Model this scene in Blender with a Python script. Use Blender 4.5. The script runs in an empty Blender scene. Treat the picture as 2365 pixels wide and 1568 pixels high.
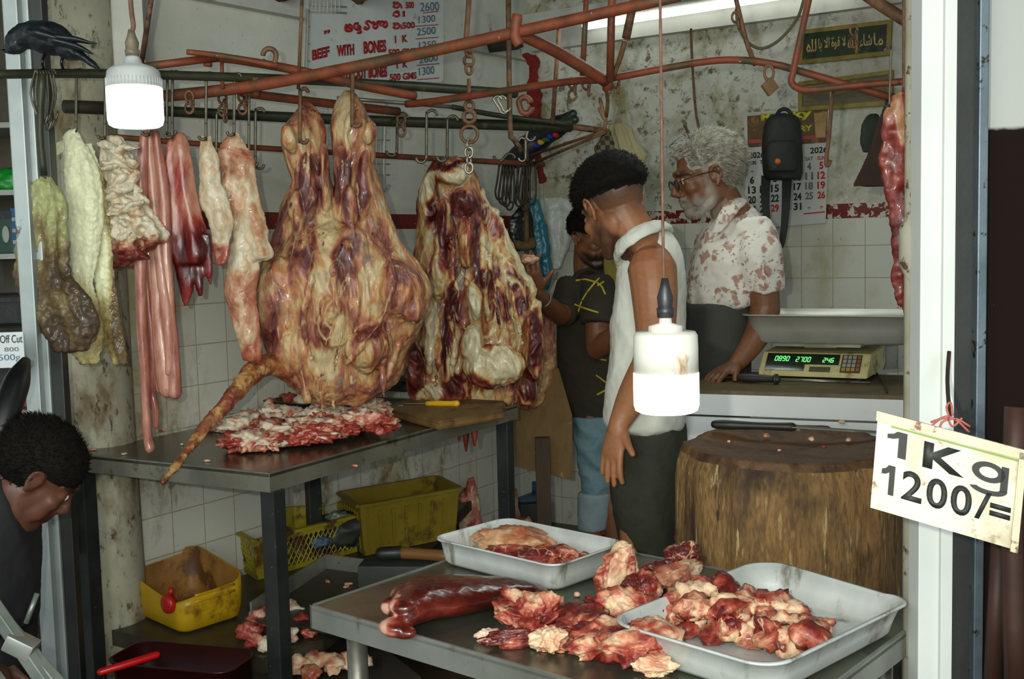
import bpy, bmesh, math, random
from mathutils import Vector, Matrix, Euler, noise, Quaternion
V=Vector; PI=math.pi
S=bpy.context.scene; COL=S.collection
# ---------------------------------------------------------------- camera
F=2590.; CX,CY=1182.5,784.; H=1.45
_p=math.radians(4.83); _r=math.radians(1.4)
FW=V((0,math.cos(_p),-math.sin(_p))); _r0=V((1,0,0)); _u0=V((0,math.sin(_p),math.cos(_p)))
RT=_r0*math.cos(_r)-_u0*math.sin(_r); UP=_u0*math.cos(_r)+_r0*math.sin(_r)
CAM=V((0,0,H))
cd=bpy.data.cameras.new('camera'); cd.sensor_width=36; cd.lens=F/2365*36; cd.clip_start=.05
co=bpy.data.objects.new('camera',cd); COL.objects.link(co); S.camera=co
m=Matrix((RT,UP,-FW)).transposed().to_4x4(); m.translation=CAM; co.matrix_world=m
# ---------------------------------------------------------------- light
S.view_settings.view_transform='Standard'; S.view_settings.look='None'
S.view_settings.gamma=1; S.view_settings.use_curve_mapping=False
S.view_settings.exposure=0.16
w=bpy.data.worlds.new('world'); S.world=w; w.use_nodes=True
bg=w.node_tree.nodes['Background']; bg.inputs[0].default_value=(.78,.9,.95,1); bg.inputs[1].default_value=.55
def light(name,kind,loc,energy,col=(1,1,1),rot=None,target=None,**k):
    d=bpy.data.lights.new(name,kind); d.energy=energy; d.color=col
    for a,b in k.items(): setattr(d,a,b)
    o=bpy.data.objects.new(name,d); COL.objects.link(o); o.location=loc
    if target is not None: o.rotation_euler=(V(target)-V(loc)).to_track_quat('-Z','Y').to_euler()
    return o
# camera flash just left of and above the lens, open street daylight behind, lamps inside
light('flash','SPOT',(-.085,.02,1.50),84,(1,.98,.87),target=(.1,4,1.35),spot_size=1.25,spot_blend=.6,shadow_soft_size=.012)
light('street_daylight','AREA',(-.6,-2.6,2.5),185,(.93,1,.95),target=(.1,4.5,1.1),shape='RECTANGLE',size=5.,size_y=2.2)
light('ceiling_tube_light','AREA',(.7,3.7,2.3),5,(.9,1,.93),target=(.86,3.4,0),shape='RECTANGLE',size=1.1,size_y=.08)
# ---------------------------------------------------------------- photo -> place
def ray(x,y): return FW+RT*((x-CX)/F)+UP*((CY-y)/F)
def P(x,y,Y):
    d=ray(x,y); return CAM+d*(Y/d.y)
def PZ(x,y,z):
    d=ray(x,y); return CAM+d*((z-H)/d.z)
def proj(wp):
    v=wp-CAM; k=v.dot(FW); return CX+F*v.dot(RT)/k, CY-F*v.dot(UP)/k
CORN=V((.12,5.8,0)); DL=V((-.542,-.84,0)).normalized(); DR=V((.8415,-.5402,0)).normalized()
NL=V((.84,-.542,0)).normalized(); NR=V((-.5402,-.8415,0)).normalized()   # normals into the room
def PW(x,y,wall,off=0.):
    n=NL if wall=='L' else NR; c=CORN+n*off; d=ray(x,y); return CAM+d*((c-CAM).dot(n)/d.dot(n))
# ---------------------------------------------------------------- objects
def tag(o,label=None,cat=None,group=None,kind=None):
    if label: o['label']=label
    if cat: o['category']=cat
    if group: o['group']=group
    if kind: o['kind']=kind
    return o
def thing(name,loc,label,cat,group=None,rot=(0,0,0)):
    o=bpy.data.objects.new(name,None); COL.objects.link(o); o.location=loc; o.rotation_euler=rot
    o.empty_display_size=.05
    return tag(o,label,cat,group)
def put(name,bm,mat,parent=None,world=True,smooth=True,label=None,cat=None,group=None,kind=None,origin=None):
    """link bm as one mesh object. world=True: bm holds world coordinates"""
    me=bm if isinstance(bm,bpy.types.Mesh) else bpy.data.meshes.new(name)
    if not isinstance(bm,bpy.types.Mesh):
        if smooth:
            for f in bm.faces: f.smooth=True
            for e in bm.edges:
                if len(e.link_faces)==2 and e.calc_face_angle(0)>.7: e.smooth=False
        bm.to_mesh(me); bm.free()
    if mat is not None:
        ms=mat if isinstance(mat,(list,tuple)) else [mat]
        if len(me.materials): me.materials.clear()
        for q in ms: me.materials.append(q)
    me.name=name
    o=bpy.data.objects.new(name,me); COL.objects.link(o)
    if parent is not None:
        o.parent=parent
        if world:
            mw=Matrix.LocRotScale(parent.location,parent.rotation_euler,parent.scale)
            p=parent.parent
            while p is not None:
                mw=Matrix.LocRotScale(p.location,p.rotation_euler,p.scale)@mw; p=p.parent
            me.transform(mw.inverted())
    elif world:
        if origin is None:
            n=len(me.vertices); c=V((0,0,0)); zmin=1e9
            for v in me.vertices: c+=v.co; zmin=min(zmin,v.co.z)
            c/=max(n,1); origin=V((c.x,c.y,zmin))
        me.transform(Matrix.Translation(-V(origin))); o.location=origin
    return tag(o,label,cat,group,kind)
def copy_tree(o,parent=None):
    c=o.copy(); COL.objects.link(c)
    if parent is not None: c.parent=parent
    for ch in list(o.children): copy_tree(ch,c)
    return c
# ---------------------------------------------------------------- shapes
def nbm(): return bmesh.new()
def box(bm,c,s,rz=0.,rot=None,bev=0.,taper=1.):
    M=(rot.to_4x4() if rot is not None else Matrix.Rotation(rz,4,'Z'))
    vs=[]
    for z in (-.5,.5):
        for x,y in ((-.5,-.5),(.5,-.5),(.5,.5),(-.5,.5)):
            k=taper if z>0 else 1
            vs.append(bm.verts.new(V(c)+(M@V((x*s[0]*k,y*s[1]*k,z*s[2])))))
    fs=[bm.faces.new([vs[i] for i in q]) for q in ((3,2,1,0),(4,5,6,7),(0,1,5,4),(1,2,6,5),(2,3,7,6),(3,0,4,7))]
    if bev>0:
        es=list({e for f in fs for e in f.edges})
        bmesh.ops.bevel(bm,geom=es,offset=bev,segments=2,affect='EDGES',profile=.6)
    return bm
def prism(bm,pts,vec,bev=0.):
    """closed polygon pts (3d) extruded by vec"""
    vec=V(vec); a=[bm.verts.new(V(p)) for p in pts]; b=[bm.verts.new(V(p)+vec) for p in pts]; n=len(a)
    fs=[bm.faces.new(a[::-1]),bm.faces.new(b)]
    for i in range(n): fs.append(bm.faces.new((a[i],a[(i+1)%n],b[(i+1)%n],b[i])))
    if bev>0:
        bmesh.ops.bevel(bm,geom=list({e for f in fs for e in f.edges}),offset=bev,segments=2,affect='EDGES')
    bmesh.ops.recalc_face_normals(bm,faces=[f for f in bm.faces])
    return bm
def cr(pts,n):
    """catmull-rom resample; pts may be vectors of any length (tuples)"""
    P_=[V(p) for p in pts] if len(pts[0])<=4 else None
    if P_ is None: raise ValueError
    if len(P_)<3 or n<=1: return P_
    out=[]
    for i in range(len(P_)-1):
        p0=P_[max(i-1,0)];p1=P_[i];p2=P_[i+1];p3=P_[min(i+2,len(P_)-1)]
        for k in range(n):
            t=k/n
            out.append(.5*((2*p1)+(p2-p0)*t+(2*p0-5*p1+4*p2-p3)*t*t+(3*p1-p0-3*p2+p3)*t**3))
    out.append(P_[-1]); return out
def tube(bm,pts,r,seg=8,sm=0,flat=1.,ends=True,dome=False):
    """tube through pts; r number or list (one per pt)"""
    rs=list(r) if isinstance(r,(list,tuple)) else [r]*len(pts)
    if sm:
        q=cr([(p[0],p[1],p[2],k) for p,k in zip(pts,rs)],sm); pts=[V(a[:3]) for a in q]; rs=[max(a[3],1e-4) for a in q]
    else: pts=[V(p) for p in pts]
    if dome and len(pts)>1:
        def cap(p,q,rr):
            d=(p-q).normalized(); return [(p+d*rr*.85,rr*.35),(p+d*rr*.55,rr*.78)]
        a=cap(pts[0],pts[1],rs[0]); b=cap(pts[-1],pts[-2],rs[-1])
        pts=[a[0][0],a[1][0]]+pts+[b[1][0],b[0][0]]; rs=[a[0][1],a[1][1]]+rs+[b[1][1],b[0][1]]
    n=len(pts); T=[]
    for i in range(n):
        d=pts[min(i+1,n-1)]-pts[max(i-1,0)]
        T.append(d.normalized() if d.length>1e-9 else V((0,0,1)))
    up=V((0,0,1)) if abs(T[0].z)<.9 else V((1,0,0))
    N=(up-T[0]*up.dot(T[0])).normalized(); prev=None; rings=[]
    for i in range(n):
        if i:
            N=N-T[i]*N.dot(T[i])
            N=N.normalized() if N.length>1e-6 else T[i].orthogonal().normalized()
        B=T[i].cross(N)
        rings.append([bm.verts.new(pts[i]+(N*math.cos(2*PI*k/seg)*flat+B*math.sin(2*PI*k/seg))*rs[i]) for k in range(seg)])
    for a,b in zip(rings,rings[1:]):
        for k in range(seg): bm.faces.new((a[k],a[(k+1)%seg],b[(k+1)%seg],b[k]))
    if ends:
        bm.faces.new(rings[0][::-1]); bm.faces.new(rings[-1])
    return bm
def lathe(bm,c,prof,seg=32,M=None):
    """prof: (radius,z) from bottom to top; M optional 3x3 rotation"""
    rings=[]
    for r,z in prof:
        ring=[]
        for k in range(seg):
            q=V((r*math.cos(2*PI*k/seg),r*math.sin(2*PI*k/seg),z))
            if M is not None: q=M@q
            ring.append(bm.verts.new(V(c)+q))
        rings.append(ring)
    for a,b in zip(rings,rings[1:]):
        for k in range(seg): bm.faces.new((a[k],a[(k+1)%seg],b[(k+1)%seg],b[k]))
    bm.faces.new(rings[0][::-1]); bm.faces.new(rings[-1]); return bm
def ell(bm,c,r,M=None,u=16,v=10):
    M=M or Matrix.Identity(3)
    top=bm.verts.new(V(c)+M@V((0,0,r[2]))); bot=bm.verts.new(V(c)-M@V((0,0,r[2]))); rings=[]
    for j in range(1,v):
        a=PI*j/v
        rings.append([bm.verts.new(V(c)+M@V((r[0]*math.sin(a)*math.cos(2*PI*k/u),r[1]*math.sin(a)*math.sin(2*PI*k/u),r[2]*math.cos(a)))) for k in range(u)])
    for k in range(u):
        bm.faces.new((top,rings[0][k],rings[0][(k+1)%u])); bm.faces.new((bot,rings[-1][(k+1)%u],rings[-1][k]))
    for a,b in zip(rings,rings[1:]):
        for k in range(u): bm.faces.new((a[k],b[k],b[(k+1)%u],a[(k+1)%u]))
    return bm
def torus(bm,c,R,r,M=None,seg=20,s2=8,sc=1.):
    M=M or Matrix.Identity(3); rings=[]
    for i in range(seg):
        a=2*PI*i/seg; ring=[]
        for k in range(s2):
            b=2*PI*k/s2; rr=R+r*math.cos(b)
            ring.append(bm.verts.new(V(c)+M@V((rr*math.cos(a),rr*math.sin(a)*sc,r*math.sin(b)))))
        rings.append(ring)
    for i in range(seg):
        a=rings[i];b=rings[(i+1)%seg]
        for k in range(s2): bm.faces.new((a[k],b[k],b[(k+1)%s2],a[(k+1)%s2]))
    return bm
def fix(bm): bmesh.ops.recalc_face_normals(bm,faces=list(bm.faces)); return bm
def loft(bm,secs,seg=32,ends=True):
    """secs: list of (centre, vecA, vecB) ellipses"""
    rings=[]
    for c,a,b in secs:
        rings.append([bm.verts.new(c+a*math.cos(2*PI*k/seg)+b*math.sin(2*PI*k/seg)) for k in range(seg)])
    for p,q in zip(rings,rings[1:]):
        for k in range(seg): bm.faces.new((p[k],p[(k+1)%seg],q[(k+1)%seg],q[k]))
    if ends: bm.faces.new(rings[0][::-1]); bm.faces.new(rings[-1])
    return rings
def evalmesh(bm,mods):
    """bm -> new Mesh after modifiers [(type,{props})]"""
    fix(bm); me=bpy.data.meshes.new('tmp'); bm.to_mesh(me); bm.free()
    o=bpy.data.objects.new('tmp',me); COL.objects.link(o)
    for t,k in mods:
        md=o.modifiers.new(t,t)
        for a,b in k.items(): setattr(md,a,b)
    dg=bpy.context.evaluated_depsgraph_get(); dg.update()
    out=bpy.data.meshes.new_from_object(o.evaluated_get(dg))
    bpy.data.objects.remove(o); bpy.data.meshes.remove(me)
    return out
def fuse(bm,vox=.006,smooth=6,fac=.6):
    me=evalmesh(bm,[('REMESH',dict(mode='VOXEL',voxel_size=vox,use_smooth_shade=True)),('SMOOTH',dict(factor=fac,iterations=smooth))])
    for p in me.polygons: p.use_smooth=True
    return me
def fbm(p,o=4):
    return noise.fractal(p,1.,2.,o,noise_basis='PERLIN_ORIGINAL')
def displace(me,f):
    """move along normal by f(co, normal)"""
    ns=[v.normal.copy() for v in me.vertices]
    for v,n in zip(me.vertices,ns): v.co+=n*f(v.co,n)
    me.update()
def paint(me,f,name='Mix'):
    at=me.attributes.get(name) or me.attributes.new(name,'FLOAT','POINT')
    for i,v in enumerate(me.vertices): at.data[i].value=f(v.co)
def paintcol(me,f,name='Col'):
    at=me.color_attributes.new(name,'FLOAT_COLOR','POINT')
    for i,v in enumerate(me.vertices):
        c=f(v.co,v.normal); at.data[i].color=(c[0],c[1],c[2],1)
def sm(a,b,x):
    t=max(0,min(1,(x-a)/(b-a))); return t*t*(3-2*t)
def lerp(a,b,t): return tuple(a[i]+(b[i]-a[i])*t for i in range(3))
# ---------------------------------------------------------------- materials
def srgb(r,g,b):
    f=lambda c:(c/255/12.92 if c/255<=.04045 else ((c/255+.055)/1.055)**2.4)
    return (f(r),f(g),f(b),1)
MC={}
class NT:
    def __init__(s,name):
        s.m=bpy.data.materials.new(name); s.m.use_nodes=True; s.t=s.m.node_tree
        s.b=s.t.nodes['Principled BSDF']; s.tc=s.n('ShaderNodeTexCoord')
    def n(s,k,**a):
        q=s.t.nodes.new(k)
        for i,j in a.items(): setattr(q,i,j)
        return q
    def l(s,a,b): s.t.links.new(a,b)
    def vec(s,scale=(1,1,1),rnd=False,src=None):
        mp=s.n('ShaderNodeMapping'); s.l(src or s.tc.outputs['Object'],mp.inputs[0]); mp.inputs['Scale'].default_value=scale
        if rnd:
            oi=s.n('ShaderNodeObjectInfo'); mu=s.n('ShaderNodeMath',operation='MULTIPLY'); mu.inputs[1].default_value=37.
            s.l(oi.outputs['Random'],mu.inputs[0]); cx=s.n('ShaderNodeCombineXYZ')
            for i in range(3): s.l(mu.outputs[0],cx.inputs[i])
            s.l(cx.outputs[0],mp.inputs['Location'])
        return mp.outputs[0]
    def noise(s,vec,scale,detail=6,rough=.55,dist=0.):
        q=s.n('ShaderNodeTexNoise'); s.l(vec,q.inputs['Vector']); q.inputs['Scale'].default_value=scale
        q.inputs['Detail'].default_value=detail; q.inputs['Roughness'].default_value=rough; q.inputs['Distortion'].default_value=dist
        return q.outputs[0]
    def ramp(s,fac,stops,interp='LINEAR'):
        q=s.n('ShaderNodeValToRGB'); s.l(fac,q.inputs[0]); e=q.color_ramp; e.interpolation=interp
        while len(e.elements)<len(stops): e.elements.new(.5)
        for el,(p,c) in zip(e.elements,stops): el.position=p; el.color=c if len(c)==4 else (*c,1)
        return q.outputs[0]
    def mask(s,fac,lo,hi):
        q=s.n('ShaderNodeMapRange',interpolation_type='SMOOTHSTEP'); s.l(fac,q.inputs[0]); q.inputs[1].default_value=lo; q.inputs[2].default_value=hi
        return q.outputs[0]
    def mix(s,fac,a,b,bt='MIX'):
        q=s.n('ShaderNodeMix',data_type='RGBA',blend_type=bt)
        if isinstance(fac,(int,float)): q.inputs[0].default_value=fac
        else: s.l(fac,q.inputs[0])
        for k,x in ((6,a),(7,b)):
            if isinstance(x,(tuple,list)): q.inputs[k].default_value=x if len(x)==4 else (*x,1)
            else: s.l(x,q.inputs[k])
        return q.outputs[2]
    def math(s,op,a,b=0.):
        q=s.n('ShaderNodeMath',operation=op)
        for k,x in ((0,a),(1,b)):
            if isinstance(x,(int,float)): q.inputs[k].default_value=x
            else: s.l(x,q.inputs[k])
        return q.outputs[0]
    def bump(s,h,st,dist=.004):
        q=s.n('ShaderNodeBump'); q.inputs['Strength'].default_value=st; q.inputs['Distance'].default_value=dist
        s.l(h,q.inputs['Height']); s.l(q.outputs[0],s.b.inputs['Normal']); return q
    def done(s,col=None,rough=.5,metal=0.,coat=0.,spec=None):
        if col is not None:
            if isinstance(col,tuple): s.b.inputs['Base Color'].default_value=col
            else: s.l(col,s.b.inputs['Base Color'])
        if isinstance(rough,(int,float)): s.b.inputs['Roughness'].default_value=rough
        else: s.l(rough,s.b.inputs['Roughness'])
        s.b.inputs['Metallic'].default_value=metal; s.b.inputs['Coat Weight'].default_value=coat
        s.b.inputs['Coat Roughness'].default_value=.12
        if spec is not None: s.b.inputs['Specular IOR Level'].default_value=spec
        return s.m
def M(name,cols,scale=8,rough=.6,metal=0.,bump=.15,stretch=(1,1,1),spots=(),coat=0.,detail=6,dist=0.,bd=.003,spec=None,bscale=None,rnd=False):
    """generic: noise ramp over cols (srgb 0-255 tuples) + spots [(rgb,scale,lo,hi,stretch)]"""
    if name in MC: return MC[name]
    t=NT(name); v=t.vec(stretch,rnd); n=t.noise(v,scale,detail,.6,dist)
    k=len(cols); st=[(.3+.4*i/max(k-1,1),srgb(*c)) for i,c in enumerate(cols)]
    col=t.ramp(n,st) if k>1 else srgb(*cols[0])
    for (c,sc,lo,hi,stc) in spots:
        nn=t.noise(t.vec(stc,rnd),sc,5,.65); col=t.mix(t.mask(nn,lo,hi),col,srgb(*c))
    if bump: t.bump(t.noise(v,bscale or scale*3,6,.6),bump,bd)
    MC[name]=t.done(col,rough,metal,coat,spec); return MC[name]
def EM(name,col,strength):
    if name in MC: return MC[name]
    t=NT(name); t.b.inputs['Emission Color'].default_value=(*col,1); t.b.inputs['Emission Strength'].default_value=strength
    MC[name]=t.done((.8,.8,.8,1),.5); return MC[name]
def meat(name,cols,scale=9,stretch=(1,1,.45),rough=.38,seam=None,seamscale=9.,attr=0.,bump=.5,dist=1.2,fine=(.55,1.0),bias=0.,spots=()):
    """flesh: cols dark->fat; attribute Mix shifts the ramp"""
    if name in MC: return MC[name]
    t=NT(name); v=t.vec(stretch,True); n=t.noise(v,scale,9,.62,dist); fac=t.math('ADD',n,bias)
    if attr:
        a=t.n('ShaderNodeAttribute',attribute_name='Mix'); fac=t.math('ADD',fac,t.math('MULTIPLY',a.outputs['Fac'],attr))
    k=len(cols); col=t.ramp(fac,[(.3+.42*i/(k-1),srgb(*c)) for i,c in enumerate(cols)])
    if seam:
        vo=t.n('ShaderNodeTexVoronoi',feature='DISTANCE_TO_EDGE'); vo.inputs['Scale'].default_value=seamscale
        dv=t.n('ShaderNodeVectorMath',operation='ADD'); nv=t.n('ShaderNodeTexNoise'); t.l(v,nv.inputs['Vector']); nv.inputs['Scale'].default_value=5
        sc=t.n('ShaderNodeVectorMath',operation='SCALE'); t.l(nv.outputs['Color'],sc.inputs[0]); sc.inputs['Scale'].default_value=.35
        t.l(v,dv.inputs[0]); t.l(sc.outputs[0],dv.inputs[1]); t.l(dv.outputs[0],vo.inputs['Vector'])
        n3=t.noise(v,4,4,.5)
        msk=t.math('MULTIPLY',t.math('SUBTRACT',1.,t.mask(vo.outputs['Distance'],.0,.07)),t.mask(n3,.49,.66))
        col=t.mix(msk,col,srgb(*seam))
    for (c,s_,lo,hi,stc) in spots:
        nn=t.noise(t.vec(stc,True),s_,5,.65); col=t.mix(t.mask(nn,lo,hi),col,srgb(*c))
    fn=t.noise(t.vec((1,1,.3),True),70,6,.7,.5)
    col=t.mix(1.,col,t.ramp(fn,[(.3,(fine[0],)*3),(.7,(fine[1],)*3)]),'MULTIPLY')
    b=t.math('ADD',t.math('MULTIPLY',n,.6),t.math('MULTIPLY',fn,.25)); t.bump(b,bump,.012)
    MC[name]=t.done(col,t.ramp(fn,[(.3,(rough-.1,)*3),(.7,(rough+.2,)*3)]),0,.25,.5); return MC[name]
# ================================================================ setting
def wallmat(name,left):
    t=NT(name); o=t.tc.outputs['Object']; sep=t.n('ShaderNodeSeparateXYZ'); t.l(o,sep.inputs[0]); z=sep.outputs['Z']; x=sep.outputs['X']
    cx=t.n('ShaderNodeCombineXYZ'); t.l(x,cx.inputs[0]); t.l(z,cx.inputs[1])
    br=t.n('ShaderNodeTexBrick',offset=0.,squash=1.); t.l(cx.outputs[0],br.inputs['Vector'])
    br.inputs['Scale'].default_value=1.; br.inputs['Brick Width'].default_value=.141; br.inputs['Row Height'].default_value=.141
    br.inputs['Mortar Size'].default_value=.0022; br.inputs['Mortar Smooth'].default_value=.3
    br.inputs['Color1'].default_value=srgb(205,204,190); br.inputs['Color2'].default_value=srgb(214,213,200); br.inputs['Mortar'].default_value=srgb(168,160,132)
    grime=t.noise(t.vec((1,1,.6)),2.2,8,.65); fine=t.noise(o,70,4,.7); mid=t.noise(t.vec((1,1,.75)),17,9,.75,.4)
    tile=t.mix(t.mask(grime,.50,.72),br.outputs['Color'],srgb(176,166,128))
    # splashed brown stains low on the wall behind the meat table
    low=t.math('SUBTRACT',1.,t.mask(z,.6,1.35)) if left else t.math('SUBTRACT',1.,t.mask(z,.2,.6))
    mk=t.math('MULTIPLY',t.math('MULTIPLY',t.mask(mid,.44,.62),t.mask(grime,.42,.62)),low)
    tile=t.mix(t.math('MULTIPLY',mk,.8),tile,srgb(120,92,45))
    sp=t.noise(t.vec((1,1,.7)),38,3,.6); tile=t.mix(t.math('MULTIPLY',t.mask(sp,.66,.72),.55),tile,srgb(105,80,45))
    # plaster
    pl=t.ramp(t.noise(o,3.5,8,.7),[(.3,srgb(196,196,182)),(.7,srgb(216,216,204))])
    if not left:
        mo=t.noise(t.vec((1,1,.8)),2.6,9,.72,.4); gate=t.mask(x,2.2,.9)
        pl=t.mix(t.math('MULTIPLY',t.mask(mo,.42,.64),t.math('ADD',t.math('MULTIPLY',gate,.85),.3)),pl,srgb(150,142,100))
        m2=t.noise(o,16,8,.75,.3); pl=t.mix(t.math('MULTIPLY',t.mask(m2,.52,.62),gate),pl,srgb(112,100,72))
        m3=t.noise(o,6,8,.8); pl=t.mix(t.math('MULTIPLY',t.mask(m3,.60,.7),.7),pl,srgb(128,126,112))
    else:
        m3=t.noise(o,5,8,.8); pl=t.mix(t.math('MULTIPLY',t.mask(m3,.58,.75),.5),pl,srgb(165,160,135))
    sp2=t.noise(o,60,2,.5); pl=t.mix(t.math('MULTIPLY',t.mask(sp2,.68,.73),.5),pl,srgb(110,95,70))
    # painted strip
    chip=t.noise(t.vec((1,1,1)),24,5,.6,.4)
    cm=t.mask(chip,.30,.33) if left else t.mask(chip,.46,.49)
    strip=t.mix(cm,srgb(200,196,175),t.mix(t.mask(fine,.3,.8),srgb(122,34,26),srgb(96,24,20)))
    a=t.mask(z,1.528,1.531); b=t.mask(z,1.592,1.595)
    col=t.mix(b,t.mix(a,tile,strip),pl)
    h=t.math('ADD',t.math('MULTIPLY',br.outputs['Fac'],-1.),t.math('MULTIPLY',mid,.25))
    hh=t.n('ShaderNodeMix',data_type='FLOAT'); t.l(b,hh.inputs[0]); t.l(h,hh.inputs[2]); t.l(t.noise(o,14,9,.75),hh.inputs[3])
    t.bump(hh.outputs[0],.35,.005)
    rr=t.n('ShaderNodeMix',data_type='FLOAT'); t.l(b,rr.inputs[0]); rr.inputs[2].default_value=.28; rr.inputs[3].default_value=.9
    return t.done(col,rr.outputs[0])
def wall_left():
    # local x must be right-handed with y pointing behind the wall: use -DL as x
    bm=nbm(); box(bm,(-1.395,.08,1.37),(2.79,.16,2.76))
    o=put('wall_left',bm,wallmat('tiled wall left',True),world=False,smooth=False,kind='structure')
    o.location=CORN; o.rotation_euler=(0,0,math.atan2(-DL.y,-DL.x)); return o
wall_left()
bm=nbm(); box(bm,(1.7,.08,1.37),(3.4,.16,2.76))
o=put('wall_back',bm,wallmat('tiled wall back',False),world=False,smooth=False,kind='structure'); o.location=CORN; o.rotation_euler=(0,0,math.atan2(DR.y,DR.x))
concrete=M('dirty plaster',[(150,148,130),(190,188,172),(168,160,138)],4,.85,spots=[((92,74,48),5,.52,.66,(1,1,.4)),((70,60,44),22,.6,.68,(1,1,.5))],bump=.5)
whitep=M('grimy white paint',[(182,182,170),(208,208,198)],5,.7,spots=[((140,125,90),9,.6,.75,(1,1,.4)),((95,70,45),45,.68,.72,(1,1,1))],bump=.2)
dark=M('dark timber',[(22,18,12),(48,38,26)],6,.8,stretch=(1,1,.2))
wetfloor=M('wet dirty floor',[(30,24,17),(62,50,34),(44,36,26)],3,.35,spots=[((70,28,18),4,.6,.7,(1,1,1))],bump=.4)
bm=nbm(); box(bm,(0,2.9,-.05),(9,9.6,.1)); put('floor',bm,wetfloor,smooth=False,kind='structure')
bm=nbm(); box(bm,(0,4.1,2.83),(9,7,.12)); put('ceiling',bm,dark,smooth=False,kind='structure')
bm=nbm()
for k in range(7): box(bm,(0+k*.02,2.6+k*.55,2.735),(7,.09,.08),rz=.12)
put('trim_1',bm,dark,smooth=False,kind='structure')
# plaster beams along both walls
bm=nbm(); a=CORN+NR*.05; q=a+DR*3.2
prism(bm,[a+V((0,0,2.415)),q+V((0,0,2.415)),q+V((0,0,2.60)),a+V((0,0,2.60))],-NR*.1); put('trim_2',bm,whitep,smooth=False,kind='structure')
bm=nbm(); a=CORN+NL*.045; q=a+DL*2.85
prism(bm,[a+V((0,0,2.37)),q+V((0,0,2.30)),q+V((0,0,2.5)),a+V((0,0,2.55))],-NL*.09); put('trim_3',bm,whitep,smooth=False,kind='structure')
# round pillar at the left end of the tiled wall
bm=nbm(); c=P(205,700,3.56); lathe(bm,(c.x,c.y,0),[(.128,0),(.128,.3),(.12,.9),(.118,2.8)],40)
put('trim_4',bm,M('stained pillar',[(150,146,122),(184,180,158)],4,.85,spots=[((112,94,62),7,.46,.66,(1,1,.5)),((84,70,46),34,.55,.66,(1,1,.5)),((140,146,142),18,.6,.7,(1,1,.4))],bump=.5),kind='structure')
bm=nbm(); c=P(292,900,3.7); box(bm,(c.x,c.y,1.3),(.022,.05,2.6),rz=math.atan2(-DL.y,-DL.x)); put('trim_5',bm,M('yellowed edge',[(120,105,60),(150,135,85)],6,.8),smooth=False,kind='structure')
bm=nbm(); c=P(258,60,3.5); box(bm,(c.x+.02,c.y+.1,2.2),(.1,.06,1.1),rz=.1); put('trim_6',bm,whitep,smooth=False,kind='structure')
# aluminium shop-front frame, left
alu=M('dull aluminium',[(150,158,156),(178,186,184)],5,.45,metal=.35,spots=[((90,80,60),20,.64,.72,(1,1,.5))],bump=.1)
aludark=M('dark aluminium',[(38,42,42),(58,60,56)],5,.45,metal=.4)
for i,(xt,xb,w_,mt) in enumerate(((42,100,34,alu),(70,132,20,alu),(95,165,40,aludark))):
    Y=2.93+.02*i; a=P(xt-8,40,Y); z=P(xb,1500,Y); x=(a.x+z.x)/2
    bm=nbm(); cx=P(xt+12,420,Y).x; box(bm,(cx,Y,1.3),(w_*Y/F,.04 if i!=1 else .02,2.7),bev=.003); put('trim_%d'%(7+i),bm,mt,smooth=False,kind='structure')
# right-hand door post: concrete pipe strip, white panel, steel section, dark jamb
def post(name,x0,x1,Y,dep,mt,yy=600):
    a=P(x0,yy,Y).x; b=P(x1,yy,Y).x; bm=nbm(); box(bm,((a+b)/2,Y+dep/2,1.32),(b-a,dep,2.75),bev=.002); return put(name,bm,mt,smooth=False,kind='structure')
wp=M('white painted post',[(198,202,196),(214,218,212)],3,.5,spots=[((150,130,95),14,.66,.74,(1,1,.5))],bump=.1)
bm=nbm(); c=P(2117,600,1.97); lathe(bm,(c.x,c.y,0),[(.021,0),(.021,1.38),(.03,1.4),(.03,1.46),(.021,1.48),(.021,2.8)],16)
put('trim_10',bm,M('grey downpipe',[(140,138,118),(176,172,152)],8,.8,spots=[((80,60,35),26,.6,.68,(1,1,1))],bump=.2),kind='structure')
post('trim_11',2126,2178,1.9,.05,wp)
post('trim_12',2179,2207,1.89,.05,wp)
post('trim_13',2207,2258,1.92,.06,M('black flaking paint',[(30,32,30),(44,46,42)],6,.6,spots=[((150,155,150),12,.66,.70,(1,1,.5))],bump=.4))
post('trim_14',2258,2280,1.90,.05,M('blue grey steel edge',[(84,96,104),(110,122,130)],12,.4,metal=.5,spots=[((40,36,30),30,.6,.66,(1,1,1))]))
# return wall to the right of the post, painted brown below
t=NT('plaster over brown dado'); sep=t.n('ShaderNodeSeparateXYZ'); t.l(t.tc.outputs['Object'],sep.inputs[0])
up_=t.mix(t.mask(t.noise(t.vec((1,1,.4)),5,7,.7),.55,.72),srgb(176,178,172),srgb(140,122,88))
lo_=t.mix(t.mask(t.noise(t.vec(),9,7,.75),.62,.68),srgb(24,13,9),srgb(96,68,50))
tt=t.math('ADD',sep.outputs['Z'],t.math('MULTIPLY',t.noise(t.vec(),20,3,.5),.02))
t.bump(t.noise(t.vec(),15,8,.7),.4,.004)
wr=t.done(t.mix(t.mask(tt,1.637,1.645),lo_,up_),.85,spec=.15)
bm=nbm(); a=P(2280,500,1.97).x; box(bm,(a+.55,2.02,1.32),(1.1,.1,2.75)); put('wall_right',bm,wr,smooth=False,kind='structure',origin=(a+.55,2.02,0))
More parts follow.
